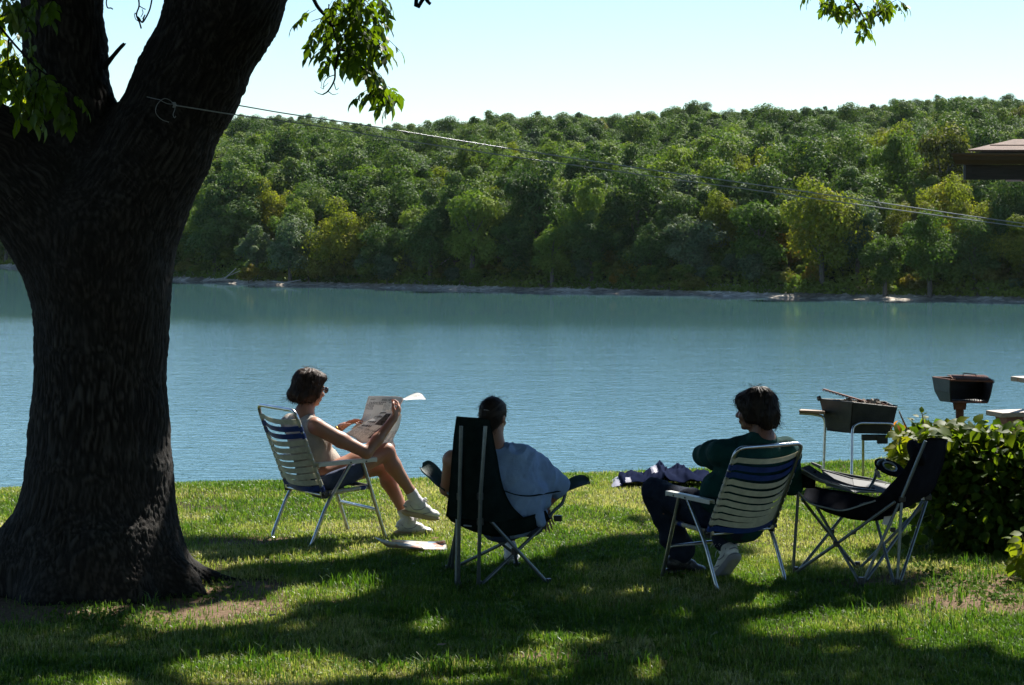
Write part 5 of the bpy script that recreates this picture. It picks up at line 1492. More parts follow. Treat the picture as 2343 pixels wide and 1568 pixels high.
def foot_shoe(ankle, toe_dir, up, s, parent, mats, sock=True, leg_dir=None, label=None):
    """athletic shoe: upper, sole, laces, trim; ankle = ankle joint"""
    rt, fw, u = frame(toe_dir, up); A = np.stack([rt, fw, u], 1)
    def p(x, y, z): return ankle + s * (rt * x + fw * y + u * z)
    lo = np.min([p(a, b_, c_) for a in (-.09, .09) for b_ in (-.12, .24) for c_ in (-.13, .14)], 0); hi = np.max([p(a, b_, c_) for a in (-.09, .09) for b_ in (-.12, .24) for c_ in (-.13, .14)], 0)
    f = Field(lo, hi, .0042)
    f.ell(p(0, -.030, -.040), np.array([.037, .048, .042]) * s, A, 0); f.cone(p(0, -.02, -.045), p(0, .09, -.058), .037 * s, .036 * s, .02)
    f.ell(p(.002, .125, -.064), np.array([.046, .062, .028]) * s, A, .02); f.cone(p(0, -.012, -.02), p(0, .085, -.04), .033 * s, .026 * s, .02)
    f.cone(p(0, -.012, .012), p(0, -.01, -.02), .037 * s, .038 * s, .015); f.cone(p(0, .035, -.005), p(0, .06, .022), .022 * s, .013 * s, .01)
    f.plane(p(0, 0, -.082), -u)
    def wr(V): return (fbm(V * 60, 2, 3) - .5) * .003
    o = body('shoe', f, mats[0], parent, 1, wr)
    if label: o['label'] = label
    f = Field(lo, hi, .0045)
    f.ell(p(0, -.035, -.092), np.array([.040, .050, .022]) * s, A, 0); f.cone(p(0, -.03, -.092), p(0, .10, -.092), .036 * s, .040 * s, .01); f.ell(p(.002, .125, -.090), np.array([.049, .068, .022]) * s, A, .01)
    f.plane(p(0, 0, -.076), u); f.plane(p(0, 0, -.112), -u)
    so_ = body('sole', f, mats[1], o, 1)
    mb = MB()
    for k in range(5):
        y0 = .035 + k * .017; z0 = .0 - k * .0115
        mb.tube([p(-.022, y0 - .004, z0 - .012), p(0, y0, z0 - .000), p(.022, y0 + .006, z0 - .012)], .0028 * s, 5)
    mb.tube(spline([p(0, .03, .02), p(-.03, .05, .02), p(-.04, .07, -.01)], 4), .002, 5); mb.tube(spline([p(0, .03, .02), p(.03, .06, .02), p(.038, .08, -.012)], 4), .002, 5)
    mb.build('laces', mats[3] if len(mats) > 3 else M_sock, o)
    mb = MB()
    for sx in (-1, 1):
        mb.tube(spline([p(sx * .037, -.045, -.03), p(sx * .0385, -.01, -.055), p(sx * .038, .04, -.045), p(sx * .03, .065, -.022)], 4), .0042 * s, 5, flat=.7)
        mb.tube(spline([p(sx * .040, .06, -.075), p(sx * .0405, .10, -.055), p(sx * .034, .12, -.045)], 4), .0042 * s, 5, flat=.7)
    mb.tube(spline([p(-.030, -.062, -.05), p(0, -.079, -.05), p(.030, -.062, -.05)], 4), .004, 5)
    mb.build('trim', mats[2], o)
    return o
def hair(name, parts, c, mat, parent, h=.0065, cuts=(), flow=None, amp=.006, freq=90):
    pts = np.array([q[0] for q in parts]); r = max(np.max(q[1]) for q in parts) + .02
    f = Field(pts.min(0) - r, pts.max(0) + r, h)
    for (cc, rad, A) in parts: f.ell(cc, rad, A, .02)
    for (cc, rad, A) in cuts: f.ell(cc, rad, A, .008, 'sub')
    V, F = f.mesh(); V = relax(V, F, 1); V, F = subdivide(V, F); N = vnormals(V, F)
    # strands fall along meridians from the crown of the head
    top = c; d = V - top; ax = flow if flow is not None else np.array([0, 0, 1.0])
    al = d @ ax; pr = d - al[:, None] * ax; ang = np.arctan2(pr @ unit(np.cross(ax, [1, .3, 0])), pr @ unit(np.cross(ax, np.cross(ax, [1, .3, 0]))))
    wv = fbm(V * 9, 2, 6) * 1.6
    st = vnoise(np.stack([np.cos(ang + wv * .5) * 9, np.sin(ang + wv * .5) * 9, al * 14], -1), 2) * .3 + vnoise(np.stack([np.cos(ang + wv * .3) * 48, np.sin(ang + wv * .3) * 48, al * 16], -1), 4) * .4 + fbm(V * 26, 2, 5) * .3
    V = V + N * ((st - .5) * amp * 2 + (fbm(V * 17, 3, 9) - .5) * amp * 2.4)[:, None]
    ho = link(name, mesh_np(name, V, F, [mat], col=np.clip((st - .5) * 1.1 + .35, 0, 1)), parent)
    r2 = np.random.default_rng(len(V)); pk = r2.choice(len(V), 520, replace=False); N2 = vnormals(V, F)[pk]; B0 = V[pk] - N2 * .003
    dn = -ax - N2 * (N2 @ -ax)[:, None]; sw = r2.normal(size=(520, 3)) * .35
    D1 = unit(unit(dn + 1e-6) + sw * .6 + N2 * .28); ln = r2.uniform(.018, .042, 520)[:, None]
    mb = MB()
    for b0, b1, b2 in zip(B0, B0 + D1 * ln * .5, B0 + D1 * ln + unit(dn + 1e-6) * ln * .15 - N2 * ln * .05): mb.tube([b0, b1, b2], [.0016, .0013, .0004], 3, cap=False)
    o_ = mb.build('loose_strands', mat, ho); o_['kind'] = 'stuff'
    return ho
def wisps(parent, mat, starts, rng, L=.03, r=.0009):
    mb = MB()
    for (p0, d) in starts:
        d = unit(d); mb.tube([p0, p0 + d * L * .5 + rng.normal(size=3) * .003, p0 + d * L + rng.normal(size=3) * .009], [r, r * .8, r * .3], 4)
    mb.build('loose_strands', mat, parent)['kind'] = 'stuff'
def fold(V, seed, amp, fr=11.0, dirv=(.3, .2, 1.0)):
    d = unit(np.array(dirv)); s_ = V - (V @ d)[:, None] * d * .82
    n = 1 - np.abs(2 * vnoise(s_ * fr, seed) - 1)
    return (n - .55) * amp + (fbm(V * 30, 2, seed) - .5) * amp * .4

def PW(u, v, d): return P(u, v, d + .12)
# ---------------------------------------------------------------- woman reading
pw = empty('person', PW(760, 1225, 14.75) * np.array([1, 1, 0]), 0, 'person with short auburn hair and beige tank top, reading a newspaper cross-legged', 'person')
W = dict(sR=PW(722, 975, 14.5), sL=PW(659, 968, 14.82), eR=PW(838, 1036, 14.60), wR=PW(901, 957, 14.74), eL=PW(722, 1040, 15.02), wL=PW(781, 977, 15.06),
         neck=PW(694, 950, 14.66), headc=PW(709, 890, 14.70), chest=PW(704, 1010, 14.69), belly=PW(723, 1062, 14.73), pelvis=PW(733, 1093, 14.76),
         hR=PW(748, 1090, 14.62), hL=PW(722, 1086, 14.86), kR=PW(884, 1033, 14.80), aR=PW(952, 1146, 14.90), kL=PW(878, 1066, 15.00), aL=PW(932, 1190, 14.96))
fwW = np.array([.82, .56, 0]); rtW = np.array([.56, -.82, 0])
f = FB(628, 1235, 1030, 830, 14.36, 15.44, .0062)
hfw = unit(np.array([.80, .58, -.20]))
head(f, W['headc'], hfw, (0, 0, 1), 1.0)
f.cone(W['neck'] - [0, 0, .02], W['headc'] + [0, 0, -.05], .056, .050, .02)
upb = unit(W['neck'] - W['pelvis'])
At = np.stack([rtW, np.cross(upb, rtW), upb], 1)
def torso(f, g=0.0, k=.06):
    f.ell(W['chest'], np.array([.165, .105, .19]) + g, At, k); f.ell(W['belly'], np.array([.145, .105, .15]) + g, At, k); f.ell(W['pelvis'], np.array([.165, .125, .12]) + g, At, k)
    f.cone(W['sR'] - rtW * .02, W['sL'] + rtW * .02, .050 + g, .050 + g, .04)
    for s_ in (-1, 1): f.ell(W['chest'] + rtW * .07 * s_ + fwW * .075 + upb * .02, np.array([.06, .05, .06]) + g, At, .04)
torso(f)
f.cone(W['neck'] - upb * .05, W['neck'] + [0, 0, .02], .062, .055, .04)
f.chain([W['sR'], (W['sR'] + W['eR']) / 2 + [0, 0, -.006], W['eR']], [.054, .049, .040], .03); f.chain([W['eR'], W['eR'] * .6 + W['wR'] * .4 + [0, 0, -.005], W['wR']], [.041, .040, .026], .02)
f.chain([W['sL'], W['eL']], [.052, .040], .03); f.chain([W['eL'], W['eL'] * .6 + W['wL'] * .4, W['wL']], [.040, .038, .025], .02)
f.chain([W['hR'], (W['hR'] * .5 + W['kR'] * .5), W['kR']], [.092, .080, .058], .03); f.chain([W['hL'], (W['hL'] + W['kL']) / 2, W['kL']], [.092, .080, .058], .03)
def shin(f, k_, a_, back, r=(.054, .056, .034, .033)):
    m1 = k_ * .72 + a_ * .28 + back * .016; f.chain([k_, m1, k_ * .2 + a_ * .8, a_], r, .02)
backW = -fwW
shin(f, W['kR'], W['aR'], backW); shin(f, W['kL'], W['aL'], backW)
f.cone(W['aR'], W['aR'] + [.05, .02, -.05], .033, .03, .01); f.cone(W['aL'], W['aL'] + [.05, .02, -.05], .033, .03, .01)
hand(f, W['wR'], PW(921, 922, 14.80) - W['wR'], (-.75, .35, .1), (.1, .1, .9), (.9, 1.0, 1.1, 1.2), .92)
hand(f, W['wL'], PW(824, 955, 15.02) - W['wL'], (.35, -.35, -.75), (0, -.1, 1.0), (.25, .35, .5, .6), .92)
body('body', f, M_skin, pw, 2)
# hair: a full bob to the jaw
rt, fw, u = frame(hfw); A = np.stack([rt, fw, u], 1); hc = W['headc']
def hp(x, y, z): return hc + rt * x + fw * y + u * z
parts = [(hp(0, -.020, .045), np.array([.100, .110, .098]), A), (hp(0, -.062, -.010), np.array([.098, .076, .098]), A), (hp(-.03, -.088, -.052), np.array([.07, .055, .052]), A), (hp(.035, -.080, -.055), np.array([.065, .055, .050]), A), (hp(.066, -.015, -.02), np.array([.032, .055, .075]), A), (hp(-.066, -.015, -.02), np.array([.032, .055, .075]), A), (hp(0, .045, .085), np.array([.075, .06, .042]), A)]
cuts = [(hp(0, .125, -.03), np.array([.075, .09, .085]), A)]
hw = hair('hair', parts, hp(0, -.02, .12), M_hair_w, pw, .0062, cuts, np.array(u), .009)
rngh = np.random.default_rng(5)
wisps(hw, M_hair_w, [(hp(-.02 + rngh.normal() * .05, -.13 + rngh.random() * .02, -.08 + rngh.normal() * .02), np.array([-.8, 0, -.5]) + rngh.normal(size=3) * .3) for _ in range(46)] + [(hp(rngh.normal() * .05, rngh.normal() * .05, .142), np.array([rngh.normal(), 0, .5])) for _ in range(24)], rngh)
# sunglasses
mb = MB()
for sx in (-1, 1):
    c_ = hp(sx * .034, .108, .010); mb.tube([c_ - fw * .004, c_ + fw * .004], .022, 14); mb.tube([hp(sx * .056, .100, .014), hp(sx * .080, .06, .014), hp(sx * .082, -.01, .012)], .003, 5)
mb.tube([hp(-.016, .112, .014), hp(.016, .112, .014)], .003, 5); mb.build('sunglasses', M_glass, pw)
# bracelet of gold links
mb = MB(); ax_ = unit(W['wL'] - W['eL']); bx_ = unit(np.cross(ax_, [0, 0, 1])); by_ = np.cross(ax_, bx_); cB = W['wL'] - ax_ * .025
for k in range(16):
    a = 2 * math.pi * k / 16; c_ = cB + (bx_ * math.cos(a) + by_ * math.sin(a)) * .034; t_ = -bx_ * math.sin(a) + by_ * math.cos(a); mb.tube([c_ - t_ * .0075, c_ + t_ * .0075], .0052, 6)
mb.build('bracelet', M_gold, pw)
# tank top
g = FB(628, 1130, 880, 925, 14.38, 15.34, .0062)
torso(g, .013, .07)
g.ell(W['belly'] + fwW * .08 + upb * -.02, np.array([.15, .09, .13]), At, .05)
g.ell(W['pelvis'] + fwW * .10 + upb * .03, np.array([.15, .10, .07]), At, .04)
g.cone(W['sR'] - rtW * .065, W['neck'] - upb * .03 + rtW * .04, .045, .04, .03); g.cone(W['sL'] + rtW * .065, W['neck'] - upb * .03 - rtW * .04, .045, .04, .03)
g.ell(W['neck'] + upb * .055 + fwW * .02, np.array([.080, .085, .05]), At, .01, 'sub'); 
for s_, sh_ in ((1, W['sR']), (-1, W['sL'])): g.ell(sh_ + rtW * s_ * .035 + upb * .0, np.array([.055, .085, .10]), At, .012, 'sub')
g.plane(W['pelvis'] - upb * .035, -upb)
body('tank_top', g, M_tank, pw, 1, lambda V: fold(V, 5, .012, 13))
# denim shorts
g = FB(640, 1170, 880, 1020, 14.38, 15.44, .0065)
g.ell(W['pelvis'], np.array([.165, .125, .12]) + .014, At, .02)
mR = W['hR'] * .42 + W['kR'] * .58; mL = W['hL'] * .42 + W['kL'] * .58
g.cone(W['hR'], mR, .110, .098, .03); g.cone(W['hL'], mL, .110, .100, .03); g.plane(W['hR'] * .50 + W['kR'] * .50, unit(W['kR'] - W['hR'])); g.plane(W['pelvis'] + upb * .085, upb)
body('shorts', g, M_denim, pw, 1, lambda V: fold(V, 8, .012, 14))
for k_, a_ in (('R', W['aR']), ('L', W['aL'])):
    sd2 = unit(W['k' + k_] - a_); g = Field(a_ - .12, a_ + .14, .005); g.cone(a_ + sd2 * .062, a_ - sd2 * .01, .0405, .040, 0); g.cone(a_, a_ + [.04, .02, -.04], .038, .036, .02); g.cone(a_ + sd2 * .058, a_ + sd2 * .066, .0425, .0425, .003)
    g.plane(a_ + sd2 * .088, sd2)
    body('sock', g, M_sock, pw, 1, lambda V: (vnoise(V * 90, 2) - .5) * .002)
mats = [M_shoe, M_sole, M_shoe_g]
foot_shoe(W['aR'], (.93, .26, -.22), (.28, -.02, .92), 1.0, pw, mats, label='raised white athletic shoe showing its tan sole')
foot_shoe(W['aL'], (.92, .20, -.10), (.0, 0, 1), 1.0, pw, mats)

# ---------------------------------------------------------------- newspaper in her hands
M_news, nt, out = new_mat('newsprint')
tc = nt.nodes.new('ShaderNodeTexCoord')
sepu = nd(nt, 'ShaderNodeSeparateXYZ', {0: tc.outputs['UV']})
# lines of print in columns
l1_ = nd(nt, 'ShaderNodeMath', {0: sepu.outputs[1], 1: 64.0}, operation='MULTIPLY'); l2_ = nd(nt, 'ShaderNodeMath', {0: l1_.outputs[0]}, operation='FRACT'); l3_ = nd(nt, 'ShaderNodeMath', {0: l2_.outputs[0], 1: .5}, operation='GREATER_THAN')
c1_ = nd(nt, 'ShaderNodeMath', {0: sepu.outputs[0], 1: 5.0}, operation='MULTIPLY'); c2_ = nd(nt, 'ShaderNodeMath', {0: c1_.outputs[0]}, operation='FRACT'); c3_ = nd(nt, 'ShaderNodeMath', {0: c2_.outputs[0], 1: .09}, operation='GREATER_THAN')
wmap = nd(nt, 'ShaderNodeMapping', {'Vector': tc.outputs['UV'], 'Scale': (60, 64, 1)}); wn = nd(nt, 'ShaderNodeTexWhiteNoise', {'Vector': wmap.outputs[0]})
wfl = nd(nt, 'ShaderNodeVectorMath', {0: wmap.outputs[0]}, operation='FLOOR'); nt.links.new(wfl.outputs[0], wn.inputs['Vector'])
gap = nd(nt, 'ShaderNodeMath', {0: wn.outputs['Value'], 1: .2}, operation='GREATER_THAN')
m1_ = nd(nt, 'ShaderNodeMath', {0: l3_.outputs[0], 1: c3_.outputs[0]}, operation='MULTIPLY'); m2_ = nd(nt, 'ShaderNodeMath', {0: m1_.outputs[0], 1: gap.outputs[0]}, operation='MULTIPLY')
bl = nd(nt, 'ShaderNodeMapping', {'Vector': tc.outputs['UV'], 'Scale': (5, 7, 1)}); blf = nd(nt, 'ShaderNodeVectorMath', {0: bl.outputs[0]}, operation='FLOOR'); bn = nd(nt, 'ShaderNodeTexWhiteNoise', {'Vector': blf.outputs[0]})
dens = ramp(nt, bn.outputs['Value'], [(.0, (.15, .15, .15)), (.3, (.55, .55, .55)), (.6, (.8, .8, .8)), (.78, (1.6, 1.6, 1.6))], 'CONSTANT')
m3_ = nd(nt, 'ShaderNodeMath', {0: m2_.outputs[0], 1: dens}, operation='MULTIPLY')
mask = nd(nt, 'ShaderNodeMath', {0: sepu.outputs[1], 1: .74}, operation='LESS_THAN'); m4_ = nd(nt, 'ShaderNodeMath', {0: m3_.outputs[0], 1: mask.outputs[0]}, operation='MULTIPLY', use_clamp=True)
col = ramp(nt, m4_.outputs[0], [(0, (.86, .85, .82)), (1, (.20, .20, .20))])
b = nd(nt, 'ShaderNodeBsdfPrincipled', {'Base Color': col, 'Roughness': .85, 'Specular IOR Level': .2}); t = nd(nt, 'ShaderNodeBsdfTranslucent', {'Color': col}); mx = nd(nt, 'ShaderNodeMixShader', {0: .22, 1: b.outputs[0], 2: t.outputs[0]}); nt.links.new(mx.outputs[0], out.inputs[0])
M_ink = pbr('ink', (.04, .038, .036), (.07, .066, .06), 30, .9); M_photo = pbr('printed_picture', (.10, .095, .085), (.035, .032, .03), 60, .9, lo=.45, hi=.55)
def page(name, rows, parent, mat=None, flipu=False, thick=.0012):
    o, A = sheet(name, rows, mat or M_news, parent, thick, 6, .0015, 3)
    me = o.data; n, m = A.shape[:2]
    uvl = me.uv_layers.new(name='UV'); k = n * m
    vi = np.zeros(len(me.loops), dtype=np.int32); me.loops.foreach_get('vertex_index', vi); vi = vi % k
    uu = (vi % m) / (m - 1); vv = 1 - (vi // m) / (n - 1)
    if flipu: uu = 1 - uu
    uvl.data.foreach_set('uv', np.stack([uu, vv], 1).astype(np.float32).ravel())
    return o, A
def on_page(A, s, t, off=.0025):
    n, m = A.shape[:2]; x = min(max(s, 0), .9999) * (m - 1); y = min(max(1 - t, 0), .9999) * (n - 1); i, j = int(y), int(x); fx, fy = x - j, y - i
    p = A[i, j] * (1 - fx) * (1 - fy) + A[i, j + 1] * fx * (1 - fy) + A[i + 1, j] * (1 - fx) * fy + A[i + 1, j + 1] * fx * fy
    nn = unit(np.cross(A[i, j + 1] - A[i, j], A[i + 1, j] - A[i, j]))
    if nn[1] > 0: nn = -nn
    return p + nn * off
def text_on(A, txt, s0, s1, t0, h, mat, parent, name='headline', bold=False):
    cu = bpy.data.curves.new(name, 'FONT'); cu.body = txt; cu.resolution_u = 2; cu.extrude = 0
    if bold: cu.offset = .012
    ob = bpy.data.objects.new('tmp', cu); COL.objects.link(ob); bpy.context.view_layer.update()
    dg_ = bpy.context.evaluated_depsgraph_get(); me = bpy.data.meshes.new_from_object(ob.evaluated_get(dg_)); bpy.data.objects.remove(ob)
    n = len(me.vertices); V = np.zeros(n * 3, dtype=np.float32); me.vertices.foreach_get('co', V); V = V.reshape(-1, 3)
    w_ = V[:, 0].max(); hh_ = .72
    for v in me.vertices: v.co = Vector(on_page(A, s0 + (s1 - s0) * v.co.x / w_, t0 + h * v.co.y / hh_))
    me.materials.append(mat); return link(name, me, parent)
def patch_on(A, s0, s1, t0, t1, mat, parent, name):
    mb = MB(); n = 8; V = []; 
    for i in range(n):
        for j in range(n): V.append(on_page(A, s0 + (s1 - s0) * i / (n - 1), t0 + (t1 - t0) * j / (n - 1), .002))
    mb.add(V, [(i * n + j, (i + 1) * n + j, (i + 1) * n + j + 1, i * n + j + 1) for i in range(n - 1) for j in range(n - 1)]); return mb.build(name, mat, parent)
npw = empty('newspaper', PW(860, 980, 14.9), 0, 'open newspaper held up by the seated reader, one corner catching the sun', 'newspaper')
# upright page
o, A = page('page', [[PW(843, 907, 15.12), PW(866, 906.5, 15.06), PW(892, 907, 15.02), PW(914, 908, 14.99), PW(925, 913, 14.95)],
                     [PW(838, 924, 15.10), PW(862, 924, 15.03), PW(886, 925, 14.98), PW(906, 926, 14.95), PW(916, 928, 14.92)],
                     [PW(833, 942, 15.08), PW(856, 943, 15.01), PW(880, 944, 14.96), PW(897, 944, 14.93), PW(908, 944, 14.90)],
                     [PW(826, 960, 15.06), PW(848, 961, 14.99), PW(870, 962, 14.94), PW(888, 962, 14.92), PW(900, 960, 14.90)],
                     [PW(803, 982, 15.04), PW(828, 984, 14.98), PW(852, 986, 14.94), PW(872, 986, 14.93), PW(890, 982, 14.92)]], npw)
text_on(A, 'AREA NEWS', .34, .64, .845, .062, M_ink, npw, 'headline', True)
for (s0, s1, t0, t1) in ((.07, .20, .888, .902), (.07, .17, .866, .872), (.06, .97, .822, .826)): patch_on(A, s0, s1, t0, t1, M_ink, npw, 'rule')
rn = np.random.default_rng(3)
def words_on(A, s0, s1, t0, h):
    x = s0
    while x < s1 - .02:
        w_ = min(rn.uniform(.02, .055), s1 - x); patch_on(A, x, x + w_, t0, t0 + h, M_ink, npw, 'headline'); x += w_ + .012
words_on(A, .07, .46, .778, .020); words_on(A, .53, .86, .778, .022); words_on(A, .07, .42, .735, .020)
# folded-over lower sheet, facing the viewer
o, A = page('page', [[PW(878, 939, 14.90), PW(888, 938, 14.86), PW(899, 939, 14.84), PW(908, 930, 14.84), PW(921, 915, 14.86)],
                     [PW(856, 953, 14.92), PW(874, 953, 14.86), PW(890, 953, 14.82), PW(902, 948, 14.82), PW(914, 934, 14.84)],
                     [PW(823, 973, 14.93), PW(846, 976, 14.86), PW(868, 980, 14.81), PW(886, 976, 14.80), PW(903, 962, 14.83)],
                     [PW(790, 992.5, 14.94), PW(810, 1002, 14.88), PW(828, 1014, 14.82), PW(856, 1008, 14.79), PW(884, 990, 14.82)]], npw)
patch_on(A, .30, .52, .40, .80, M_photo, npw, 'picture'); patch_on(A, .56, .74, .62, .92, M_photo, npw, 'picture'); patch_on(A, .50, .60, .10, .34, M_photo, npw, 'picture'); patch_on(A, .0, 1.0, .975, .995, M_ink, npw, 'rule'); patch_on(A, .04, .28, .62, .66, M_ink, npw, 'rule'); patch_on(A, .04, .28, .80, .86, M_ink, npw, 'rule'); patch_on(A, .80, .97, .28, .62, M_photo, npw, 'picture'); patch_on(A, .02, .98, .245, .255, M_ink, npw, 'rule')
for k in range(2): words_on(A, .06, .28, .44 - .13 * k, .05)
# the sheets hanging down behind her arm onto the lap
page('page', [[PW(903, 948, 14.9), PW(914, 945, 14.92), PW(918, 950, 14.94)], [PW(888, 985, 14.86), PW(902, 985, 14.88), PW(912, 978, 14.92)], [PW(872, 1015, 14.84), PW(888, 1010, 14.86), PW(899, 1006, 14.90)],
              [PW(860, 1034, 14.80), PW(880, 1032, 14.82), PW(903, 1024, 14.90)], [PW(848, 1056, 14.76), PW(862, 1054, 14.78), PW(876, 1044, 14.82)]], npw)
# the corner that curls over into the sun
page('page', [[PW(921, 914, 14.93), PW(937, 905, 14.96), PW(954, 898.6, 15.0), PW(965, 902, 15.02)], [PW(925, 915, 14.90), PW(942, 911, 14.93), PW(958, 908, 14.97), PW(972, 911, 15.0)], [PW(929, 916, 14.86), PW(945, 914.5, 14.90), PW(960, 914, 14.94), PW(974, 914.5, 14.98)]], npw)

# newspaper section on the grass
M_ad, nt, out = new_mat('colour_supplement')
tc = nt.nodes.new('ShaderNodeTexCoord'); vo = nd(nt, 'ShaderNodeTexVoronoi', {'Vector': tc.outputs['UV'], 'Scale': 5.5}); vo.distance = 'CHEBYCHEV'
cc = ramp(nt, vo.outputs['Color'], [(.0, (.62, .58, .52)), (.35, (.55, .34, .26)), (.45, (.60, .58, .55)), (.62, (.30, .42, .55)), (.7, (.62, .60, .52)), (.85, (.45, .20, .14))], 'CONSTANT')
b = nd(nt, 'ShaderNodeBsdfPrincipled', {'Base Color': cc, 'Roughness': .7}); nt.links.new(b.outputs[0], out.inputs[0])
ng2 = empty('newspaper', G(940, 1248), 0, 'coloured newspaper section lying on the grass below the shoes', 'newspaper')
def gg(u, v, z=.03): return G(u, v, z)
page('page', [[gg(893, 1234, .07), gg(940, 1237, .055), gg(985, 1239, .055), gg(1018, 1236, .07)], [gg(900, 1243, .04), gg(945, 1245, .04), gg(985, 1247, .04), gg(1021, 1246, .04)], [gg(915, 1252, .03), gg(950, 1256, .03), gg(985, 1257, .03), gg(1022, 1257, .03)]], ng2, M_ad)
page('page', [[gg(855, 1228, .13), gg(893, 1239, .085), gg(930, 1244, .06), gg(964, 1252, .045)], [gg(868, 1238, .10), gg(900, 1247, .06), gg(935, 1251, .05), gg(968, 1255, .04)], [gg(886, 1252, .04), gg(912, 1254, .03), gg(945, 1256, .03), gg(975, 1258, .03)]], ng2, M_ad)

# ---------------------------------------------------------------- girl in the high-backed chair
pg = empty('person', P(1150, 1300, 13.5) * np.array([1, 1, 0]), 0, 'person with pinned-up brown hair and pale blue tee, seen from behind', 'person')
H = dict(headc=P(1128, 955, 13.22), neck=P(1136, 1026, 13.18), chest=P(1150, 1090, 13.20), belly=P(1166, 1150, 13.24), pelvis=P(1172, 1186, 13.34), sL=P(1034, 1052, 13.16), sR=P(1214, 1064, 13.30),
         eL=P(1022, 1118, 13.40), wL=P(1048, 1150, 13.62), eR=P(1283, 1118, 13.42), wR=P(1244, 1160, 13.44), hL=P(1148, 1190, 13.4), hR=P(1210, 1190, 13.42), kR=P(1226, 1056, 13.74), aR=P(1196, 1190, 13.86), kL=P(1150, 1130, 13.85), aL=P(1168, 1258, 13.72))
f = FB(1000, 1310, 1310, 905, 13.0, 14.05, .0062)
gfw = unit(np.array([.42, .88, -.16])); head(f, H['headc'], gfw, (.05, 0, 1), .95)
f.cone(H['neck'], H['headc'] + [.01, .0, -.06], .052, .046, .02)
rtG = unit(H['sR'] - H['sL']); upG = unit(H['neck'] - H['pelvis']); AtG = np.stack([rtG, np.cross(upG, rtG), upG], 1)
def torsoG(f, g=0.0, k=.06):
    f.ell(H['chest'] + rtG * .0, np.array([.185, .115, .19]) + g, AtG, k); f.ell(H['belly'], np.array([.155, .115, .14]) + g, AtG, k); f.ell(H['pelvis'], np.array([.17, .13, .11]) + g, AtG, k)
    f.cone(H['sL'] + rtG * .03, H['sR'] - rtG * .02, .050 + g, .056 + g, .05)
torsoG(f, -.022, .035); f.cone(H['neck'] - upG * .05, H['neck'], .052, .050, .03); f.cone(H['sL'] - rtG * .0, H['sL'] + rtG * .05, .050, .045, .02)
f.chain([H['sL'], H['eL'], H['wL']], [.054, .040, .026], .03); f.chain([H['sR'], H['eR'], H['wR']], [.042, .038, .026], .02)
f.chain([H['hR'], H['kR']], [.09, .060], .03); f.chain([H['hL'], H['kL']], [.09, .060], .03)
bG = np.array([0, -1.0, 0]); shin(f, H['kR'], H['aR'], bG); shin(f, H['kL'], H['aL'], bG)
hand(f, H['wR'], P(1250, 1182, 13.4) - H['wR'], (0, 1, .2), (-1, 0, 0), (.3, .35, .4, .5), .88); hand(f, H['wL'], P(1062, 1166, 13.7) - H['wL'], (0, .2, -1), (1, 0, 0), (.3, .35, .4, .5), .88)
body('body', f, M_skin2, pg, 2)
rt, fw, u = frame(gfw, (.05, 0, 1)); A = np.stack([rt, fw, u], 1); hc = H['headc']
def hp(x, y, z): return hc + .95 * (rt * x + fw * y + u * z)
parts = [(hp(0, -.016, .036), np.array([.080, .101, .090]), A), (hp(0, -.045, -.012), np.array([.070, .062, .070]), A), (hp(0, -.055, -.055), np.array([.042, .036, .045]), A)]
cuts = [(hp(0, .125, -.02), np.array([.085, .085, .095]), A)]
hg = hair('hair', parts, hp(0, .06, .10), M_hair_g, pg, .0062, cuts, unit(fw * .8 + u * .6), .0035)
mb = MB(); mb.tube(spline([hp(-.03, -.108, .035), hp(0, -.122, .038), hp(.03, -.108, .035)], 4), .004, 6); mb.build('hair_clip', M_shoe_g, hg)
wisps(hg, M_hair_g, [(hp(.078, .02 + rngh.normal() * .02, .03 + rngh.normal() * .03), np.array([.7, 0, -.7])) for _ in range(12)] + [(hp(rngh.normal() * .04, -.02, .128), np.array([rngh.normal(), 0, .4])) for _ in range(14)] + [(hp(rngh.normal() * .03, -.08, -.09), np.array([rngh.normal() * .4, 0, -1])) for _ in range(14)], rngh, .022)
g = FB(1010, 1225, 1315, 1012, 12.98, 13.75, .0062)
g.ell(H['chest'] + rtG * .02 - upG * .012, np.array([.188, .125, .185]), AtG, .04); g.ell(H['belly'] + rtG * .03, np.array([.18, .135, .16]), AtG, .06); g.ell(H['pelvis'] + rtG * .05 + [0, 0, -.0], np.array([.16, .15, .075]), AtG, .05)
g.cone(H['sL'] + rtG * .075, H['sR'] - rtG * .03 - upG * .004, .058, .067, .04); g.cone(H['neck'] - upG * .075, H['neck'] - upG * .030, .115, .080, .05); g.cone(H['neck'] - upG * .075, H['sR'] + upG * .0, .085, .066, .04); g.cone(H['neck'] - upG * .09, H['chest'], .10, .13, .05)
g.chain([H['sR'], H['sR'] * .4 + H['eR'] * .6, H['sR'] * .12 + H['eR'] * .88], [.071, .071, .074], .03)
g.cone(P(1238, 1100, 13.34), P(1250, 1150, 13.30), .075, .030, .05); g.cone(P(1222, 1160, 13.2), P(1237, 1196, 13.16), .05, .022, .04)
g.cone(P(1168, 1046, 13.17), P(1192, 1048, 13.20), .062, .062, .04); g.cone(P(1205, 1060, 13.24), P(1236, 1072, 13.32), .066, .066, .04)
g.ell(H['neck'] + upG * .040 + [0, .02, 0], np.array([.060, .08, .045]), AtG, .008, 'sub')
g.ell(H['sL'] + [-.055, 0, .02], np.array([.050, .09, .12]), None, .01, 'sub')
g.plane(H['sR'] * .02 + H['eR'] * .98 + [.012, 0, 0], unit(H['eR'] - H['sR']))
body('tee_shirt', g, M_tee, pg, 1, lambda V: fold(V, 15, .024, 15, (.6, 0, 1)))
g = FB(1080, 1240, 1270, 1090, 13.05, 13.95, .0075)
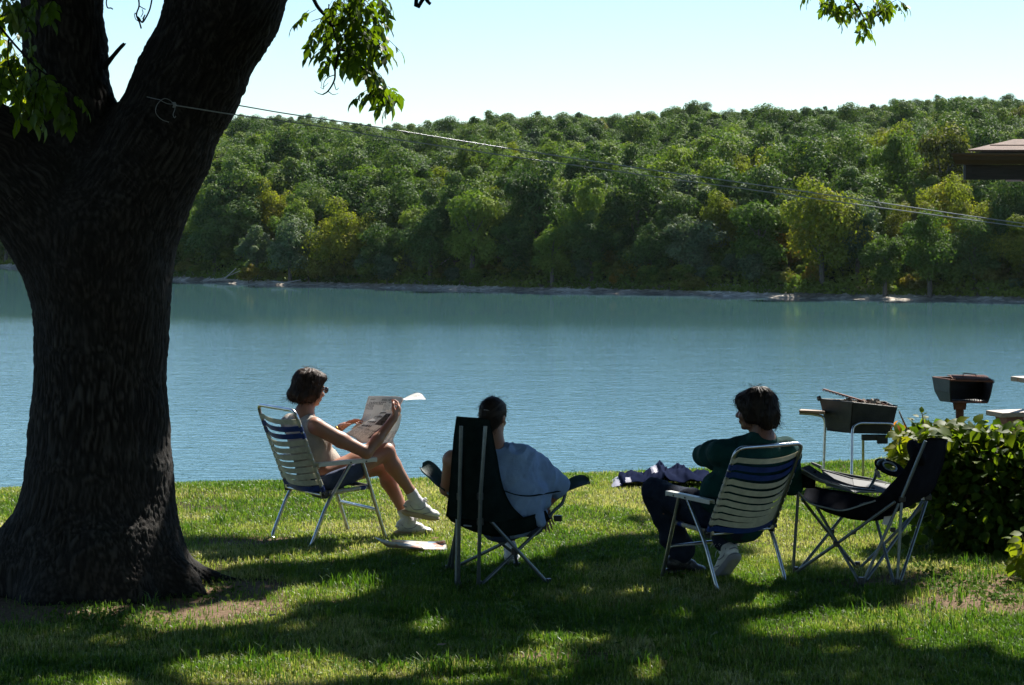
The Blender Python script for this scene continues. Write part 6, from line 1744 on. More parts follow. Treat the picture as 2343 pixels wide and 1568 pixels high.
g.ell(H['pelvis'], np.array([.17, .13, .11]) + .012, AtG, .02); g.cone(H['hR'], H['hR'] * .5 + H['kR'] * .5, .105, .085, .03); g.cone(H['hL'], H['hL'] * .5 + H['kL'] * .5, .105, .085, .03); g.plane(H['pelvis'] + upG * .09, upG)
body('shorts', g, M_denim, pg, 1)
sd2 = unit(H['kL'] - H['aL']); g = Field(H['aL'] - .12, H['aL'] + .13, .0055); g.cone(H['aL'] + sd2 * .03, H['aL'] - sd2 * .01, .040, .040, 0); g.cone(H['aL'], H['aL'] + [0, .05, -.04], .038, .036, .02); body('sock', g, M_sock, pg, 1)
foot_shoe(H['aL'], (.12, .97, -.05), (0, 0, 1), .92, pg, [M_shoe, M_shoe_g, M_shoe_g]); foot_shoe(H['aR'], (-.3, .93, -.1), (0, 0, 1), .92, pg, [M_shoe, M_shoe_g, M_shoe_g])

# ---------------------------------------------------------------- man in green
pm = empty('person', P(1690, 1320, 13.2) * np.array([1, 1, 0]), 0, 'person with thick dark hair in dark green shirt and jeans, looking left', 'person')
K = dict(headc=P(1727, 940, 13.04), neck=P(1746, 1006, 13.02), chest=P(1718, 1075, 13.11), belly=P(1690, 1140, 13.19), pelvis=P(1680, 1188, 13.26), sL=P(1652, 1036, 13.02), sR=P(1800, 1034, 13.12),
         eL=P(1609, 1042, 13.32), wL=P(1690, 1040, 13.44), eR=P(1812, 1104, 13.36), wR=P(1750, 1080, 13.5), hL=P(1648, 1184, 13.20), hR=P(1706, 1188, 13.34), kL=P(1500, 1126, 13.45), aL=P(1553, 1264, 13.50), kR=P(1640, 1130, 13.60), aR=P(1662, 1256, 13.34))
f = FB(1462, 1325, 1865, 875, 12.82, 13.8, .0065)
mfw = unit(np.array([-.88, .47, -.06])); head(f, K['headc'], mfw, (0, 0, 1), 1.06)
f.cone(K['neck'] + [0, 0, -.02], K['headc'] + [.02, 0, -.05], .066, .060, .02)
rtM = unit(K['sR'] - K['sL']); upM = unit(K['neck'] - K['pelvis']); AtM = np.stack([rtM, unit(np.cross(upM, rtM)), upM], 1)
def torsoM(f, g=0.0, k=.06):
    f.ell(K['chest'], np.array([.195, .13, .20]) + g, AtM, k); f.ell(K['belly'], np.array([.185, .145, .16]) + g, AtM, k); f.ell(K['pelvis'], np.array([.175, .14, .11]) + g, AtM, k); f.cone(K['sL'] + rtM * .02, K['sR'] - rtM * .02, .062 + g, .062 + g, .05)
torsoM(f); f.cone(K['neck'] - upM * .05, K['neck'], .085, .066, .05)
f.chain([K['sL'], K['eL'], K['wL']], [.060, .048, .030], .03); f.chain([K['sR'], K['eR'], K['wR']], [.060, .048, .030], .03)
f.chain([K['hL'], K['kL']], [.098, .064], .03); f.chain([K['hR'], K['kR']], [.098, .064], .03); bM = np.array([.5, -.8, 0])
shin(f, K['kL'], K['aL'], bM, (.058, .060, .040, .038)); shin(f, K['kR'], K['aR'], bM, (.058, .060, .040, .038))
hand(f, K['wL'], P(1740, 1040, 13.48) - K['wL'], (0, -1, 0), (0, 0, 1), (.4, .45, .5, .55)); hand(f, K['wR'], P(1700, 1072, 13.5) - K['wR'], (0, -1, 0), (0, 0, 1), (.4, .45, .5, .55))
body('body', f, M_skin_t, pm, 2)
rt, fw, u = frame(mfw); A = np.stack([rt, fw, u], 1); hc = K['headc']
def hp(x, y, z): return hc + 1.06 * (rt * x + fw * y + u * z)
parts = [(hp(0, -.022, .040), np.array([.098, .118, .103]), A), (hp(0, -.070, -.015), np.array([.096, .078, .092]), A), (hp(0, -.076, -.056), np.array([.080, .058, .056]), A), (hp(.058, .0, .0), np.array([.038, .060, .075]), A), (hp(-.058, .0, .0), np.array([.038, .060, .075]), A), (hp(0, .060, .062), np.array([.076, .052, .044]), A), (hp(-.05, .055, .03), np.array([.035, .04, .035]), A)]
cuts = [(hp(0, .140, -.050), np.array([.10, .108, .086]), A), (hp(-.085, .075, -.095), np.array([.05, .075, .06]), A), (hp(-.06, .02, -.135), np.array([.10, .08, .05]), A)]
hm_ = hair('hair', parts, hp(0, -.03, .13), M_hair_m, pm, .0065, cuts, np.array(u), .008)
wisps(hm_, M_hair_m, [(hp(rngh.normal() * .05, -.13 + rngh.normal() * .01, -.07 + rngh.normal() * .03), np.array([.6, 0, -.8]) + rngh.normal(size=3) * .2) for _ in range(30)] + [(hp(rngh.normal() * .04, -.02 + rngh.normal() * .05, .140), np.array([rngh.normal() * .8, 0, .35])) for _ in range(20)] + [(hp(0, .112, .05 + rngh.normal() * .008), fw + rngh.normal(size=3) * .3) for _ in range(10)], rngh, .028)
# long-sleeved shirt
g = FB(1570, 1225, 1870, 990, 12.80, 13.72, .0065)
torsoM(g, .014, .06); g.ell(P(1640, 1130, 13.14), (.10, .10, .14), AtM, .06); g.cone(K['neck'] - upM * .05, K['neck'] + upM * .004, .098, .080, .05)
g.chain([K['sL'], K['sL'] * .45 + K['eL'] * .55, K['eL']], [.078, .074, .066], .04); g.chain([K['eL'], K['wL']], [.066, .042], .03)
g.chain([K['sR'], K['eR'], K['wR']], [.078, .066, .042], .04)
g.ell(K['neck'] + upM * .064, np.array([.074, .08, .042]), AtM, .008, 'sub')
body('shirt', g, M_green, pm, 1, lambda V: fold(V, 25, .020, 11, (.2, 0, 1)))
g = FB(1455, 1300, 1790, 1075, 12.85, 13.85, .0072)
g.ell(K['pelvis'], np.array([.175, .14, .11]) + .012, AtM, .02)
g.chain([K['hL'], K['hL'] * .5 + K['kL'] * .5, K['kL']], [.112, .098, .080], .03); g.chain([K['kL'], K['kL'] * .25 + K['aL'] * .75 , K['aL'] + [.01, 0, .02]], [.080, .078, .085], .03)
g.chain([K['hR'], K['kR']], [.112, .080], .03); g.chain([K['kR'], K['aR'] + (K['kR'] - K['aR']) * .16], [.080, .072], .03); g.plane(K['pelvis'] + upM * .08, upM)
body('jeans', g, M_denim_d, pm, 1, lambda V: fold(V, 35, .018, 12, (.4, .2, 1)))
foot_shoe(K['aL'] + [.0, 0, -.02], (.80, .42, -.14), (0, 0, 1), 1.12, pm, [M_boot, M_boot, M_boot, M_boot], label='black shoe hidden in the trouser leg')
foot_shoe(K['aR'] + [-.0, 0, .0], (-.35, .55, -.62), (-.1, .55, .8), 1.12, pm, [M_shoe, M_shoe_g, M_shoe_g], label='pale grey athletic shoe tucked back with its heel raised')
# frayed hem over the pale shoe
mb = MB(); hb = K['aR'] + (K['kR'] - K['aR']) * .16
for k in range(60):
    a = 2 * math.pi * k / 60; p0 = hb + np.array([math.cos(a) * .07, math.sin(a) * .07, -.01]); mb.tube([p0, p0 + np.array([math.cos(a) * .012, math.sin(a) * .012, -.02]) + rngh.normal(size=3) * .008], .0012, 4)
mb.build('frayed_hem', M_sock, bpy.data.objects['jeans'])
# ================================================================ park grill, charcoal grill, table, roof, line, shrub
M_black = pbr('sooty_steel', (.022, .024, .023), (.045, .045, .04), 9, .55, .4, .3, 60)
M_rust = pbr('rusty_steel', (.20, .07, .035), (.10, .045, .03), 14, .8, .2, .5, 80)
M_ash = pbr('ash', (.30, .25, .20), (.16, .13, .10), 25, .95, 0, .8, 90)
M_wood = pbr('weathered_wood', (.34, .22, .13), (.24, .15, .09), 10, .6, 0, .3, 60, stretch=(1, 8, 8))
M_wood_pale = pbr('pale_worn_wood', (.40, .32, .24), (.28, .20, .14), 10, .55, 0, .3, 60, stretch=(1, 9, 9))
M_redpaint = pbr('red_brown_paint', (.22, .075, .045), (.16, .06, .04), 8, .6)
M_grey = pbr('grey_enamel', (.055, .058, .058), (.035, .038, .038), 8, .7, .1, .2, 50)

# ---- charcoal grill on tube legs
dg = 17.6
g1 = empty('charcoal_grill', P(1955, 1105, dg) * np.array([1, 1, 0]), 0, 'portable black charcoal grill on tube legs with a small wooden shelf', 'grill')
def q(u, v, dd=0.0): return P(u, v, dg + dd)
# fire box: top rim corners (near-left, near-right, far-right, far-left) and bottom ones; the near edge turns away to the right
top = [q(1951, 922, -.16), q(2050, 933, .02), q(2024, 920, .34), q(1876, 914, .16)]
bot = [q(1945, 990, -.10), q(2036, 992, .04), q(2016, 982, .28), q(1893, 983, .12)]
mb = MB()
def wall(a, b_, c, d_, t=.008):
    n = unit(np.cross(b_ - a, d_ - a)) * t
    mb.hexa([a, b_, b_ + n, a + n, d_, c, c + n, d_ + n])
for i in range(4):
    j = (i + 1) % 4; wall(bot[i], bot[j], top[j], top[i])
mb.hexa([p + np.array([0, 0, -.006]) for p in bot] + [p + np.array([0, 0, .004]) for p in bot])
mb.build('fire_box', M_black, g1)
mb = MB()
for i in range(4):
    a, b_ = top[i], top[(i + 1) % 4]; mb.tube([a, b_], .009, 6)
mb.hexa([q(1868, 913, .16), q(1876, 910, .16), q(1879, 916, .14), q(1871, 918, .14), q(1868, 908, .16), q(1876, 905, .16), q(1879, 911, .14), q(1871, 913, .14)])
mb.hexa([q(2041, 930, .04), q(2052, 931, .03), q(2050, 938, .03), q(2043, 937, .04), q(2042, 926, .04), q(2053, 928, .03), q(2052, 934, .03), q(2044, 934, .04)])
mb.build('rim', M_black, g1)
mb = MB()
c_ = sum(top) / 4
for k in range(9):
    a = top[3] + (top[2] - top[3]) * (k + .5) / 9; b_ = top[0] + (top[1] - top[0]) * (k + .5) / 9
    mb.tube([a - [0, 0, .01], b_ - [0, 0, .01]], .004, 5)
mb.build('grate', M_rust, g1)
V = []; rngp = np.random.default_rng(4)
mb = MB(); 
for _ in range(70):
    w_ = rngp.random(4) ** 2.0; w_ = w_ / w_.sum(); p = sum(w_[i] * top[i] for i in range(4)) + np.array([0, 0, -.02 + .045 * rngp.random()]); s_ = rngp.uniform(.012, .03)
    mb.box(p, (s_, s_, s_ * .7), np.array(Matrix.Rotation(rngp.uniform(0, 3), 3, 'Z')) @ np.array(Matrix.Rotation(rngp.uniform(0, 1), 3, 'X')))
o = mb.build('charcoal', M_ash, g1); o['kind'] = 'stuff'
mb = MB(); mb.hexa([q(1882, 892, .0), q(1981, 922, -.02), q(1984, 922, .05), q(1886, 892, .08), q(1882, 889.5, .0), q(1981, 918.5, -.02), q(1984, 918.5, .05), q(1886, 889.5, .08)])
for k in range(14):
    t = k / 13; p = q(1884 + 98 * t, 891 + 30 * t, -.01); mb.tube([p + [0, -.01, -.012], p + [0, .09, -.012]], .0035, 5)
mb.build('raised_grate', M_rust, g1)
mb = MB(); mb.box(q(1999, 1001, .0), (.20, .05, .045)); mb.box(q(2018, 1006, -.02), (.085, .04, .065)); mb.build('vent_box', M_black, g1, bevel=.004)
mb = MB(); mb.tube([q(1891, 984, .1), q(1945, 990, -.1), q(2036, 990, .02)], .006, 6); mb.build('bottom_rail', M_black, g1)
rl = .0115
for pts in ([q(1828, 946, .10), q(1862, 948, .09), q(1884, 954, .08), q(1887, 968, .08), q(1882, 1132, .06)],
            [q(2049, 990, .0), q(2048, 976, .0), q(2036, 969, -.03), q(1966, 968, -.14), q(1952, 975, -.16), q(1949, 990, -.17), q(1947, 1146, -.28)],
            [q(1974, 1000, .25), q(1974, 1112, .32)]):
    mb = MB(); mb.tube(fillet(pts, .05, 5), rl, 9); mb.build('leg', M_alu, g1)
mb = MB(); mb.hexa([q(1827, 943, -.02), q(1886, 949, -.04), q(1888, 947, .22), q(1832, 942, .22), q(1827, 938.5, -.02), q(1886, 941, -.04), q(1888, 939.5, .22), q(1832, 936, .22)]); mb.build('side_shelf', M_wood, g1, bevel=.004)
# metal tray lying on the grass under the grill
tr = empty('metal_tray', P(1950, 1110, 17.0) * np.array([1, 1, 0]), 0, 'grey sheet metal tray lying on the grass under the charcoal grill', 'tray')
dt = 16.9
def z_(u, v, dd=0.0): return P(u, v, dt + dd)
a = [z_(1880, 1076, .0), z_(1950, 1096, -.15), z_(2036, 1108, -.05), z_(1990, 1096, .15)]
mb = MB()
fl = [P(1890, 1112, 16.75), P(1955, 1128, 16.5), P(2022, 1128, 16.62), P(1965, 1106, 17.0)]
for i in range(4):
    j = (i + 1) % 4; n = unit(np.cross(fl[j] - fl[i], a[i] - fl[i])) * .004
    mb.hexa([fl[i], fl[j], fl[j] + n, fl[i] + n, a[i], a[j], a[j] + n, a[i] + n])
mb.hexa([p for p in fl] + [p + [0, 0, .004] for p in fl]); mb.build('pan', M_grey, tr)
mb = MB(); mb.hexa([z_(1855, 1062, .1), z_(1877, 1074, .0), z_(1880, 1074, .1), z_(1858, 1062, .2), z_(1855, 1057, .1), z_(1877, 1066, .0), z_(1880, 1066, .1), z_(1858, 1057, .2)])
for i in range(4): mb.tube([a[i], a[(i + 1) % 4]], .010, 6)
mb.build('handle', M_grey, tr)

# ---- park grill on its post
dp = 17.9
g2 = empty('park_grill', P(2195, 1090, dp) * np.array([1, 1, 0]), 0, 'rusty black park grill on a single post behind the shrub', 'grill')
def r_(u, v, dd=0.0): return P(u, v, dp + dd)
topp = [r_(2174, 870, -.2), r_(2270, 873, -.06), r_(2250, 864, .34), r_(2134, 864, .16)]
midp = [r_(2174, 900, -.19), r_(2264, 903, -.06), r_(2246, 894, .33), r_(2139, 893, .15)]
botp = [r_(2176, 919, -.15), r_(2258, 921, -.05), r_(2240, 912, .26), r_(2151, 916, .10)]
mb = MB()
def wall2(p, q2, i, j, t=.009):
    n = unit(np.cross(p[j] - p[i], q2[i] - p[i])) * t
    mb.hexa([p[i], p[j], p[j] + n, p[i] + n, q2[i], q2[j], q2[j] + n, q2[i] + n])
for i, j in ((1, 2), (2, 3), (3, 0)): wall2(midp, topp, i, j); wall2(botp, midp, i, j)
wall2(botp, [botp[k] + (midp[k] - botp[k]) * .28 for k in range(4)], 0, 1)
mb.hexa([p - [0, 0, .008] for p in botp] + [p for p in botp]); mb.build('fire_box', M_black, g2)
mb = MB(); mb.hexa([r_(2176, 922, -.19), r_(2258, 923.5, -.09), r_(2256, 919, .0), r_(2178, 917, -.1), r_(2176, 918, -.19), r_(2258, 920, -.09), r_(2256, 916, .0), r_(2178, 914, -.1)]); mb.build('lower_lip', M_rust, g2)
mb = MB()
for i in range(4): mb.tube([topp[i], topp[(i + 1) % 4]], .009, 6)
for k in range(16):
    a_ = topp[3] + (topp[2] - topp[3]) * (.28 + .7 * k / 15); b_ = topp[0] + (topp[1] - topp[0]) * (.06 + .9 * k / 15)
    mb.tube([a_ + [0, 0, .02], (a_ + b_) / 2 + [0, 0, .025], b_ + [0, 0, .012]], .0045, 5)
for f_ in (.15, .5, .85):
    a_ = topp[3] + (topp[0] - topp[3]) * f_; b_ = topp[2] + (topp[1] - topp[2]) * f_
    mb.tube([a_ + (b_ - a_) * .3 + [0, 0, .014], b_ + [0, 0, .014]], .006, 5)
mb.build('grate', M_rust, g2)
mb = MB(); mb.tube(fillet([r_(2202, 866, .0), r_(2203, 854, .0), r_(2233, 857, .03), r_(2232, 868, .03)], .02), .0045, 6); mb.build('grate_handle', M_rust, g2)
mb = MB(); mb.tube([r_(2270 + 4 * math.cos(a_ * .5), 873 + 4 * math.sin(a_ * .5), -.06 + .004 * a_) for a_ in range(26)], .0035, 5); mb.build('coil_handle', M_black, g2)
mb = MB(); mb.hexa([r_(2181, 938, -.06), r_(2209, 938, -.06), r_(2209, 938, .05), r_(2181, 938, .05), r_(2179, 921, -.06), r_(2211, 921, -.06), r_(2211, 921, .05), r_(2179, 921, .05)]); mb.build('collar', M_rust, g2, bevel=.004)
mb = MB(); mb.tube([r_(2195, 1100, 0) * np.array([1, 1, 0]) + [0, 0, -.1], r_(2195, 938, 0)], .033, 14); mb.build('post', M_rust, g2)

# ---- picnic table, mostly beyond the right edge
pt = empty('picnic_table', P(2420, 1070, 19.2) * np.array([1, 1, 0]), 0, 'worn wooden picnic table and bench at the right edge by the lake', 'picnic table')
to = np.array([P(2291, 945, 18.44)[0], 18.44, 0]); ty_ = R(20); E1 = np.array([math.cos(ty_), math.sin(ty_), 0]); E2 = np.array([-math.sin(ty_), math.cos(ty_), 0]); E3 = np.array([0, 0, 1.0]); TA = np.stack([E1, E2, E3], 1)
def tp(a, b_, z): return to + E1 * a + E2 * b_ + E3 * z
def plank(name, a0, a1, b0, wd, z1, th, mat):
    mb = MB(); mb.box(tp((a0 + a1) / 2, b0 + wd / 2, z1 - th / 2), (a1 - a0, wd, th), TA); mb.build(name, mat, pt, bevel=.006)
for k in range(4): plank('top_plank', .66, 2.5, .40 + .125 * k, .115, .73, .042, M_wood_pale)
plank('bench_plank', 0, 3.0, 0, .25, .505, .042, M_wood_pale)
for aa in (.9, 2.3):
    mb = MB(); mb.box(tp(aa, .45, .42), (.045, 1.0, .09), TA); mb.box(tp(aa, .65, .66), (.045, .46, .085), TA)
    for s_ in (-1, 1): mb.tube([tp(aa + .05, .65 + s_ * .5, 0), tp(aa + .05, .65 + s_ * .18, .68)], .05, 4, smooth=False)
    mb.build('trestle', M_redpaint, pt)
mb = MB(); mb.hexa([tp(.12, .06, 0), tp(.20, .06, 0), tp(.20, .19, 0), tp(.12, .19, 0), tp(.07, .04, .462), tp(.25, .04, .462), tp(.25, .21, .462), tp(.07, .21, .462)]); mb.build('bench_support', M_redpaint, pt)

# ---- shelter whose eave enters at the right
M_gutter = pbr('brown_gutter', (.095, .075, .05), (.075, .06, .04), 3, .45, .3)
M_shingle = pbr('brown_shingles', (.13, .085, .065), (.22, .15, .12), 14, .85, 0, .6, 60, stretch=(1, 3, 1))
M_fascia = pbr('dark_stained_wood', (.035, .034, .034), (.055, .052, .05), 6, .7, 0, .4, 40, stretch=(.6, 6, 6))
sh = empty('shelter', (7.0, 20.5, 0), 0, 'brown shelter roof with gutter jutting in at the right edge', 'building')
ds = 18.5
gx0 = P(2175, 350, ds)[0]; gz = P(0, 350, ds)[2]; gx1 = gx0 + 7
prof = [(0, 0), (.0, -.014), (.022, -.03), (.028, -.062), (.044, -.09), (.046, -.100), (.11, -.100), (.12, 0), (.115, 0), (.105, -.094), (.05, -.094), (.034, -.058), (.028, -.028), (.006, -.006)]
V = []; 
for xx, sk in ((gx0, 1), (gx1, 0)):
    for (yy, zz) in prof: V.append((xx + yy * .95 * sk, ds + yy, gz + zz + (.012 * (xx - gx0) / 7)))
n = len(prof); F = [(i, (i + 1) % n, n + (i + 1) % n, n + i) for i in range(n)] + [tuple(range(n))[::-1]]
mb = MB(); mb.add(V, F); mb.build('gutter', M_gutter, sh)
mb = MB(); zf = gz - .1; fx = P(2206, 380, ds + .1)[0]
mb.box(((fx + gx1) / 2, ds + .13, zf - .064), (gx1 - fx, .04, .128)); mb.box((fx + .03, ds + .095, zf - .066), (.05, .03, .124)); mb.build('fascia', M_fascia, sh)
mb = MB(); mb.box(((fx + gx1) / 2 + .25, ds + .45, zf - .128), (gx1 - fx - .5, .60, .02)); mb.build('soffit', M_redpaint, sh)
# hipped roof of shingle courses
mb = MB(); px = P(2215, 345, ds)[0]
for k in range(24):
    a0 = .02 + k * .145; z0 = gz + .018 + k * .046
    xa = px + k * .30 - .08 * (k % 2); xe = gx1 + 1
    mb.hexa([(xa, ds + a0, z0 - .008), (xe, ds + a0, z0 - .008), (xe, ds + a0 + .2, z0 + .050), (xa + .25, ds + a0 + .2, z0 + .050), (xa, ds + a0, z0 + .008), (xe, ds + a0, z0 + .008), (xe, ds + a0 + .2, z0 + .062), (xa + .25, ds + a0 + .2, z0 + .062)])
mb.build('roof', M_shingle, sh)
mb = MB(); mb.hexa([(px + .1, ds + .05, gz - .01), (gx1 + 1, ds + .05, gz - .01), (gx1 + 1, ds + 3.5, gz + .1), (px + 7.2, ds + 3.5, gz + .1), (px + .1, ds + .06, gz + .005), (gx1 + 1, ds + .06, gz + .005), (gx1 + 1, ds + 3.5, gz + 1.09), (px + 7.2, ds + 3.5, gz + 1.09)])
mb.build('roof_deck', M_fascia, sh)
dx = P(2378, 400, ds)[0]
mb = MB(); mb.tube(fillet([(dx + .02, ds + .05, gz - .08), (dx, ds + .05, gz - .2), (dx + .05, ds + .3, gz - .4), (dx + .05, ds + .45, gz - .55), (dx + .05, ds + .45, .0)], .06), .032, 10); mb.build('downspout', M_gutter, sh)
for xx in (gx0 + 2.2, gx0 + 4.5):
    for yy in (ds + .6, ds + 3.2):
        mb = MB(); mb.box((xx, yy, (gz - .2) / 2), (.14, .14, gz - .2)); mb.build('post', M_fascia, sh)

# ---- clothes line tied round the trunk
M_line = pbr('plastic_coated_line', (.30, .33, .34), (.25, .28, .29), 30, .3)
cl = empty('clothesline', P(395, 240, 12.6), 0, 'doubled thin white clothesline knotted round the trunk and slanting to the right', 'clothesline')
end = np.array([8.2, 19.6, 2.15])
def at_u(tab, da, db):
    u0, u1 = tab[0][0], tab[-1][0]
    out = []
    for u, v in tab:
        # constant direction in space: 1/d changes evenly with u
        t = (u - u0) / (u1 - u0); out.append(P(u, v, 1 / ((1 - t) / da + t / db)))
    return out
l1 = at_u([(398, 241), (460, 251), (530, 262), (720, 288), (905, 319), (1040, 339), (1180, 360), (1340, 382), (1500, 405), (1700, 432), (1900, 460), (2120, 490), (2342, 520), (2500, 541)], 12.38, 17.2)
l2 = at_u([(535, 240), (640, 258), (740, 273), (860, 291), (975, 310), (1130, 335), (1280, 358), (1440, 382), (1600, 405), (1800, 433), (2000, 462), (2180, 489), (2342, 512), (2500, 533)], 13.3, 17.25)
mb = MB(); mb.tube(spline(l1 + [np.array([5.93, 18.2, 1.86])], 4), .0038, 6); mb.build('strand', M_line, cl)
mb = MB(); mb.tube(spline([P(440, 226, 13.9)] + l2 + [np.array([5.93, 18.24, 1.92])], 4), .0038, 6); mb.build('strand', M_line, cl)
kd = 12.36
mb = MB(); mb.tube([(5.96, 18.22, -.3), (5.96, 18.22, 2.1)], .05, 10); mb.build('post', M_wood, cl)
mb = MB(); mb.tube(spline([P(398, 241, kd), P(390, 231, kd), P(376, 226, kd), P(362, 236, kd), P(356, 250, kd), P(358, 262, kd), P(370, 274, kd), P(386, 280, kd)], 5), .0022, 6)
mb.tube(spline([P(372, 233, kd), P(384, 238, kd), P(398, 240, kd), P(400, 250, kd), P(396, 262, kd), P(399, 270, kd), P(402, 266, kd)], 5), .0022, 6)
mb.tube(spline([P(372, 233, kd), P(366, 229, kd - .0), P(352, 226, kd + .1), P(336, 222, kd + .15)], 4), .0022, 6)
for k in range(3): mb.tube([P(396 + k * 2, 235, kd - .01), P(398 + k * 2, 240, kd - .02), P(396 + k * 2, 246, kd - .01)], .0042, 6)
mb.build('knot', M_line, cl)

# ---- shrub beside the empty chair
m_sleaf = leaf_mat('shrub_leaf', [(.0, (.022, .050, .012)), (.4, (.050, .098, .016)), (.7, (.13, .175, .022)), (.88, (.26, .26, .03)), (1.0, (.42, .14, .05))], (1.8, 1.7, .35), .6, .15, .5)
def shrub(name, label, blobs, n, leaf, rng, stems, extra=None, tone0=.35, group=None):
    root = empty(name, blobs[0][0] * np.array([1, 1, 0]), 0, label, 'shrub', group)
    O = []; N = []
    tot = sum(b_[2] for b_ in blobs)
    for c, rad, wgt in blobs:
        m = int(n * wgt / tot); v = unit(rng.normal(size=(m, 3)))
        rr_ = 1 - .75 * rng.random(m) ** 1.6
        rr_ *= 1 + .35 * (fbm(v * 2.0 + c, 2, 5) - .5) * 2
        p = c + v * rr_[:, None] * np.array(rad); O.append(p); N.append(unit(v * .5 + np.array([0, 0, .6]) + rng.normal(size=(m, 3)) * .45))
    O = np.concatenate(O); N = np.concatenate(N); ok = O[:, 2] > .03; O, N = O[ok], N[ok]
    cen = np.mean([b_[0] for b_ in blobs], 0)
    D = unit(unit(O - cen) * .8 + rng.normal(size=O.shape) * .6 + np.array([0, 0, -.25]))
    S = leaf * rng.uniform(.6, 1.25, len(O)); T = np.clip(tone0 + rng.normal(size=len(O)) * .13, 0, .8)
    if extra is not None:
        O2, D2, N2, S2, T2 = extra; O = np.concatenate([O, O2]); D = np.concatenate([D, D2]); N = np.concatenate([N, N2]); S = np.concatenate([S, S2]); T = np.concatenate([T, T2])
    old = LEAFP[:, 1].copy(); LEAFP[:, 1] *= 1.55
    V, F, t = leaves_mesh(O, D, N, S, T, rng, .22); LEAFP[:, 1] = old
    link('foliage', mesh_np('foliage', V, F, [m_sleaf], col=t), root)
    mb = MB()
    for pts, r0 in stems: mb.tube(spline(pts, 4), [r0 * (1 - .7 * k / (4 * (len(pts) - 1))) for k in range(4 * (len(pts) - 1) + 1)], 6)
    mb.build('stem', M_wood, root)
    return root
rng = np.random.default_rng(314)
sd_ = 14.6
blobs = [(P(2260, 1120, sd_), (.40, .42, .42), 1.0), (P(2150, 1080, sd_ + .1), (.26, .34, .30), .6), (P(2360, 1080, sd_), (.45, .5, .38), 1.0), (P(2200, 1215, sd_ - .25), (.34, .34, .26), .55), (P(2320, 1225, sd_ - .35), (.45, .4, .3), .8), (P(2120, 1020, sd_ + .2), (.20, .2, .16), .35),
         (P(2220, 1026, sd_ + .1), (.30, .25, .13), .4), (P(2330, 1022, sd_ + .1), (.34, .3, .16), .4), (P(2500, 1120, sd_), (.5, .6, .55), .8)]
EO = []; ED = []; EN = []; ES = []; ET = []
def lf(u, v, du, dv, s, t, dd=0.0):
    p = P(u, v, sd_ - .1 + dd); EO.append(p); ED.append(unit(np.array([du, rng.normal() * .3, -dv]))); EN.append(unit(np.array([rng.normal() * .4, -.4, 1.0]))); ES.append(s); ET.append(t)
for _ in range(190):   # upper left shoots, backlight put into a lighter leaf tone
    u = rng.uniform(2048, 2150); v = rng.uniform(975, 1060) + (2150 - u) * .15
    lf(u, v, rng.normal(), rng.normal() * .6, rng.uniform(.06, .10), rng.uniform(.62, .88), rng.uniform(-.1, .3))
for _ in range(170):  # leaves along the top, lightened as if backlit too
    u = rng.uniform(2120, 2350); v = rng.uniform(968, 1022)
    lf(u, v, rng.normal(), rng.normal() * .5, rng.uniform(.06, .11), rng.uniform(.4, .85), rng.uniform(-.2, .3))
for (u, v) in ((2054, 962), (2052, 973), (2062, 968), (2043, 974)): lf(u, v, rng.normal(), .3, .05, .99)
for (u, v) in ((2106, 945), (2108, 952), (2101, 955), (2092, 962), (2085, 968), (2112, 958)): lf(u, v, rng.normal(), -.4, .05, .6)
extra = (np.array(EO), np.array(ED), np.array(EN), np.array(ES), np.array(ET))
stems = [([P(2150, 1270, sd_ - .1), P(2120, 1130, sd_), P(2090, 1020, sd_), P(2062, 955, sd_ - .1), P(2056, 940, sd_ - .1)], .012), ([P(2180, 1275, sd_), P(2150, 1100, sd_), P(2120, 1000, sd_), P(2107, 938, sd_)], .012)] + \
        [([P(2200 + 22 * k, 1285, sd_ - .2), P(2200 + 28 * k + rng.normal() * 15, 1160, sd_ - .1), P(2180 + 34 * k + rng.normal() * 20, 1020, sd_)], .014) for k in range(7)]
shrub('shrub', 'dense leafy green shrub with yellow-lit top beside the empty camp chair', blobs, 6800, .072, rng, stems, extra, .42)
# low second plant at the right edge
sb = [(P(2350, 1262, 13.2), (.12, .14, .13), 1.0), (P(2400, 1270, 13.2), (.2, .2, .2), 1.0)]
EO = []; ED = []; EN = []; ES = []; ET = []
for (u, v, du, dv) in ((2338, 1222, -1, -.1), (2332, 1235, -1, 0), (2335, 1248, -1, .2), (2340, 1262, -1, .3), (2330, 1272, -1, .2), (2322, 1250, -.4, 1), (2345, 1280, -1, .5), (2342, 1292, -1, .3), (2348, 1230, .4, -.6), (2326, 1282, -1, .1)):
    p = P(u, v, 13.05); EO.append(p); ED.append(unit(np.array([du, 0, -dv]))); EN.append(unit(np.array([0, -.5, 1]))); ES.append(.075); ET.append(.72)
shrub('shrub', 'small bright green seedling shrub at the right edge', sb, 110, .075, rng, [([P(2360, 1330, 13.2), P(2352, 1280, 13.2), P(2338, 1225, 13.1)], .006)], (np.array(EO), np.array(ED), np.array(EN), np.array(ES), np.array(ET)), .6)

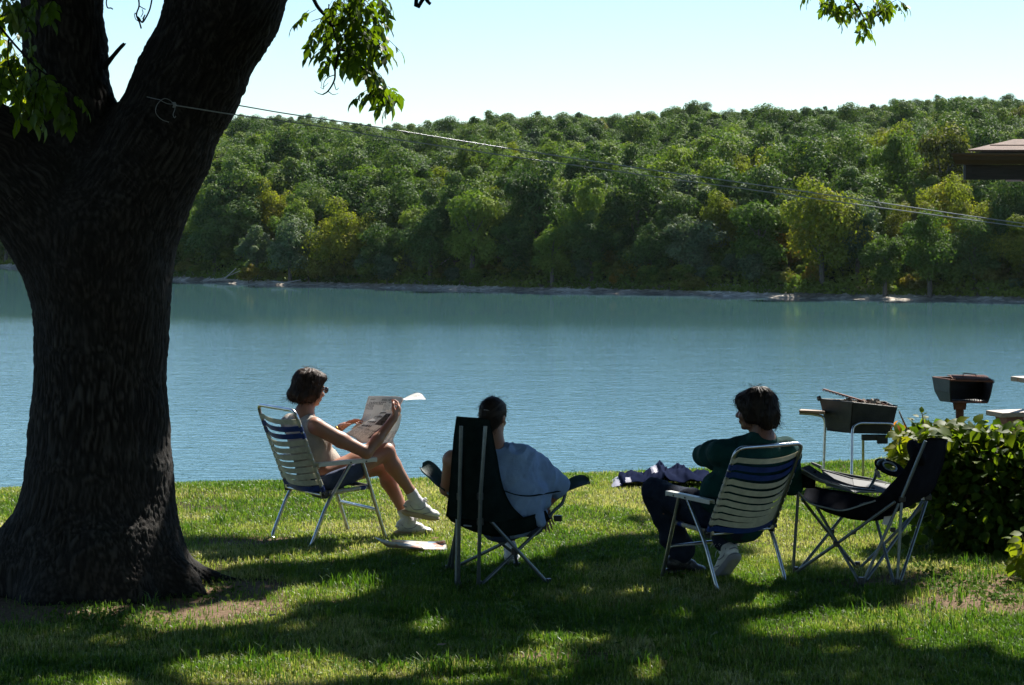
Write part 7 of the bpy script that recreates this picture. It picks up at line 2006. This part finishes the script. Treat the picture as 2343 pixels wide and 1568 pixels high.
# ---- dark blanket heaped on the edge of the lawn
M_navy, nt, out = new_mat('navy_cloth')
co = coords(nt); nz = nd(nt, 'ShaderNodeTexNoise', {'Vector': co, 'Scale': 3.0, 'Detail': 2.0})
cc = ramp(nt, nz.outputs[0], [(.45, (.011, .015, .036)), (.6, (.017, .022, .048))])
b = nd(nt, 'ShaderNodeBsdfPrincipled', {'Base Color': cc, 'Roughness': .8, 'Specular IOR Level': 0.0}); nt.links.new(b.outputs[0], out.inputs[0])
M_satin = pbr('pale_lining', (.30, .29, .34), (.22, .21, .26), 6, .5, 0, .2, 30)
db_ = 17.55
def blanket():
    nx, ny = 110, 46
    us = np.linspace(1398, 1640, nx); ts = np.linspace(0, 1, ny)
    prof = lerp_tab(us, [(1398, 0), (1406, 10), (1416, 14), (1420, 30), (1436, 27), (1446, 34), (1462, 40), (1480, 46), (1490, 56), (1500, 52), (1515, 64), (1525, 69), (1540, 60), (1560, 52), (1580, 44), (1610, 36), (1640, 20)])
    U, T = np.meshgrid(us, ts, indexing='ij'); PR = prof[:, None] * np.ones_like(T)
    q_ = np.stack([U * .012, T * 1.3, 0 * U], -1)
    ridge = 1 - np.abs(2 * vnoise(np.stack([U * .045 + T * 2.6, T * 1.2, 0 * U], -1), 12) - 1)
    ridge2 = 1 - np.abs(2 * vnoise(np.stack([U * .09 - T * 3, T * 2.2 + 4, 0 * U], -1), 15) - 1)
    env = np.clip(np.sin(np.pi * np.clip(.04 + T * .96, 0, 1)), 0, 1) ** .32
    H = PR / FPX * db_ * env * (.42 + .44 * ridge + .16 * ridge2) * .84
    D_ = db_ - .22 + T * .42 + .16 * ridge * np.sin(np.pi * T) + .05 * (fbm(q_ * 3, 2, 3) - .5)
    X = (U - 1171) / FPX * db_ + .04 * (fbm(q_ * 4 + 3, 2, 5) - .5)
    base = lawn_z(X, D_)
    V = np.stack([X, D_, base + .015 + H], -1).reshape(-1, 3)
    i = (np.arange(nx - 1)[:, None] * ny + np.arange(ny - 1)[None]).ravel(); F = np.stack([i, i + ny, i + ny + 1, i + 1], 1)
    mid_ = V[F].mean(1); uu = 1171 + FPX * mid_[:, 0] / db_
    pal = ((uu < 1416) | ((uu > 1489) & (uu < 1503) & (mid_[:, 1] > db_ - .1)) | ((uu > 1428) & (uu < 1440) & (mid_[:, 1] < db_ - .1)))
    # closed underneath
    k = len(V); V2 = V.copy(); V2[:, 2] = np.minimum(V2[:, 2] - .006, V2[:, 2]); 
    return mesh_np('blanket', np.concatenate([V, V2]), np.concatenate([F, F[:, ::-1] + k]), [M_navy, M_satin], mi=np.concatenate([pal, pal]).astype(int))
tag(link('blanket', blanket()), 'rumpled navy blanket with pale lining heaped at the lawn edge', 'blanket')
# ================================================================ thin summer haze over the lake and the wooded hill
hz, nt, out = new_mat('haze_air')
pv = nd(nt, 'ShaderNodeVolumePrincipled', {'Color': (.80, .90, 1.0, 1), 'Density': .00002, 'Anisotropy': .2})
nt.links.new(pv.outputs[0], out.inputs['Volume'])
mb = MB(); mb.box((0, 560, 30), (3000, 1300, 88)); o = mb.build('haze', hz); tag(o, 'thin pale haze over the lake', 'haze', kind='stuff')
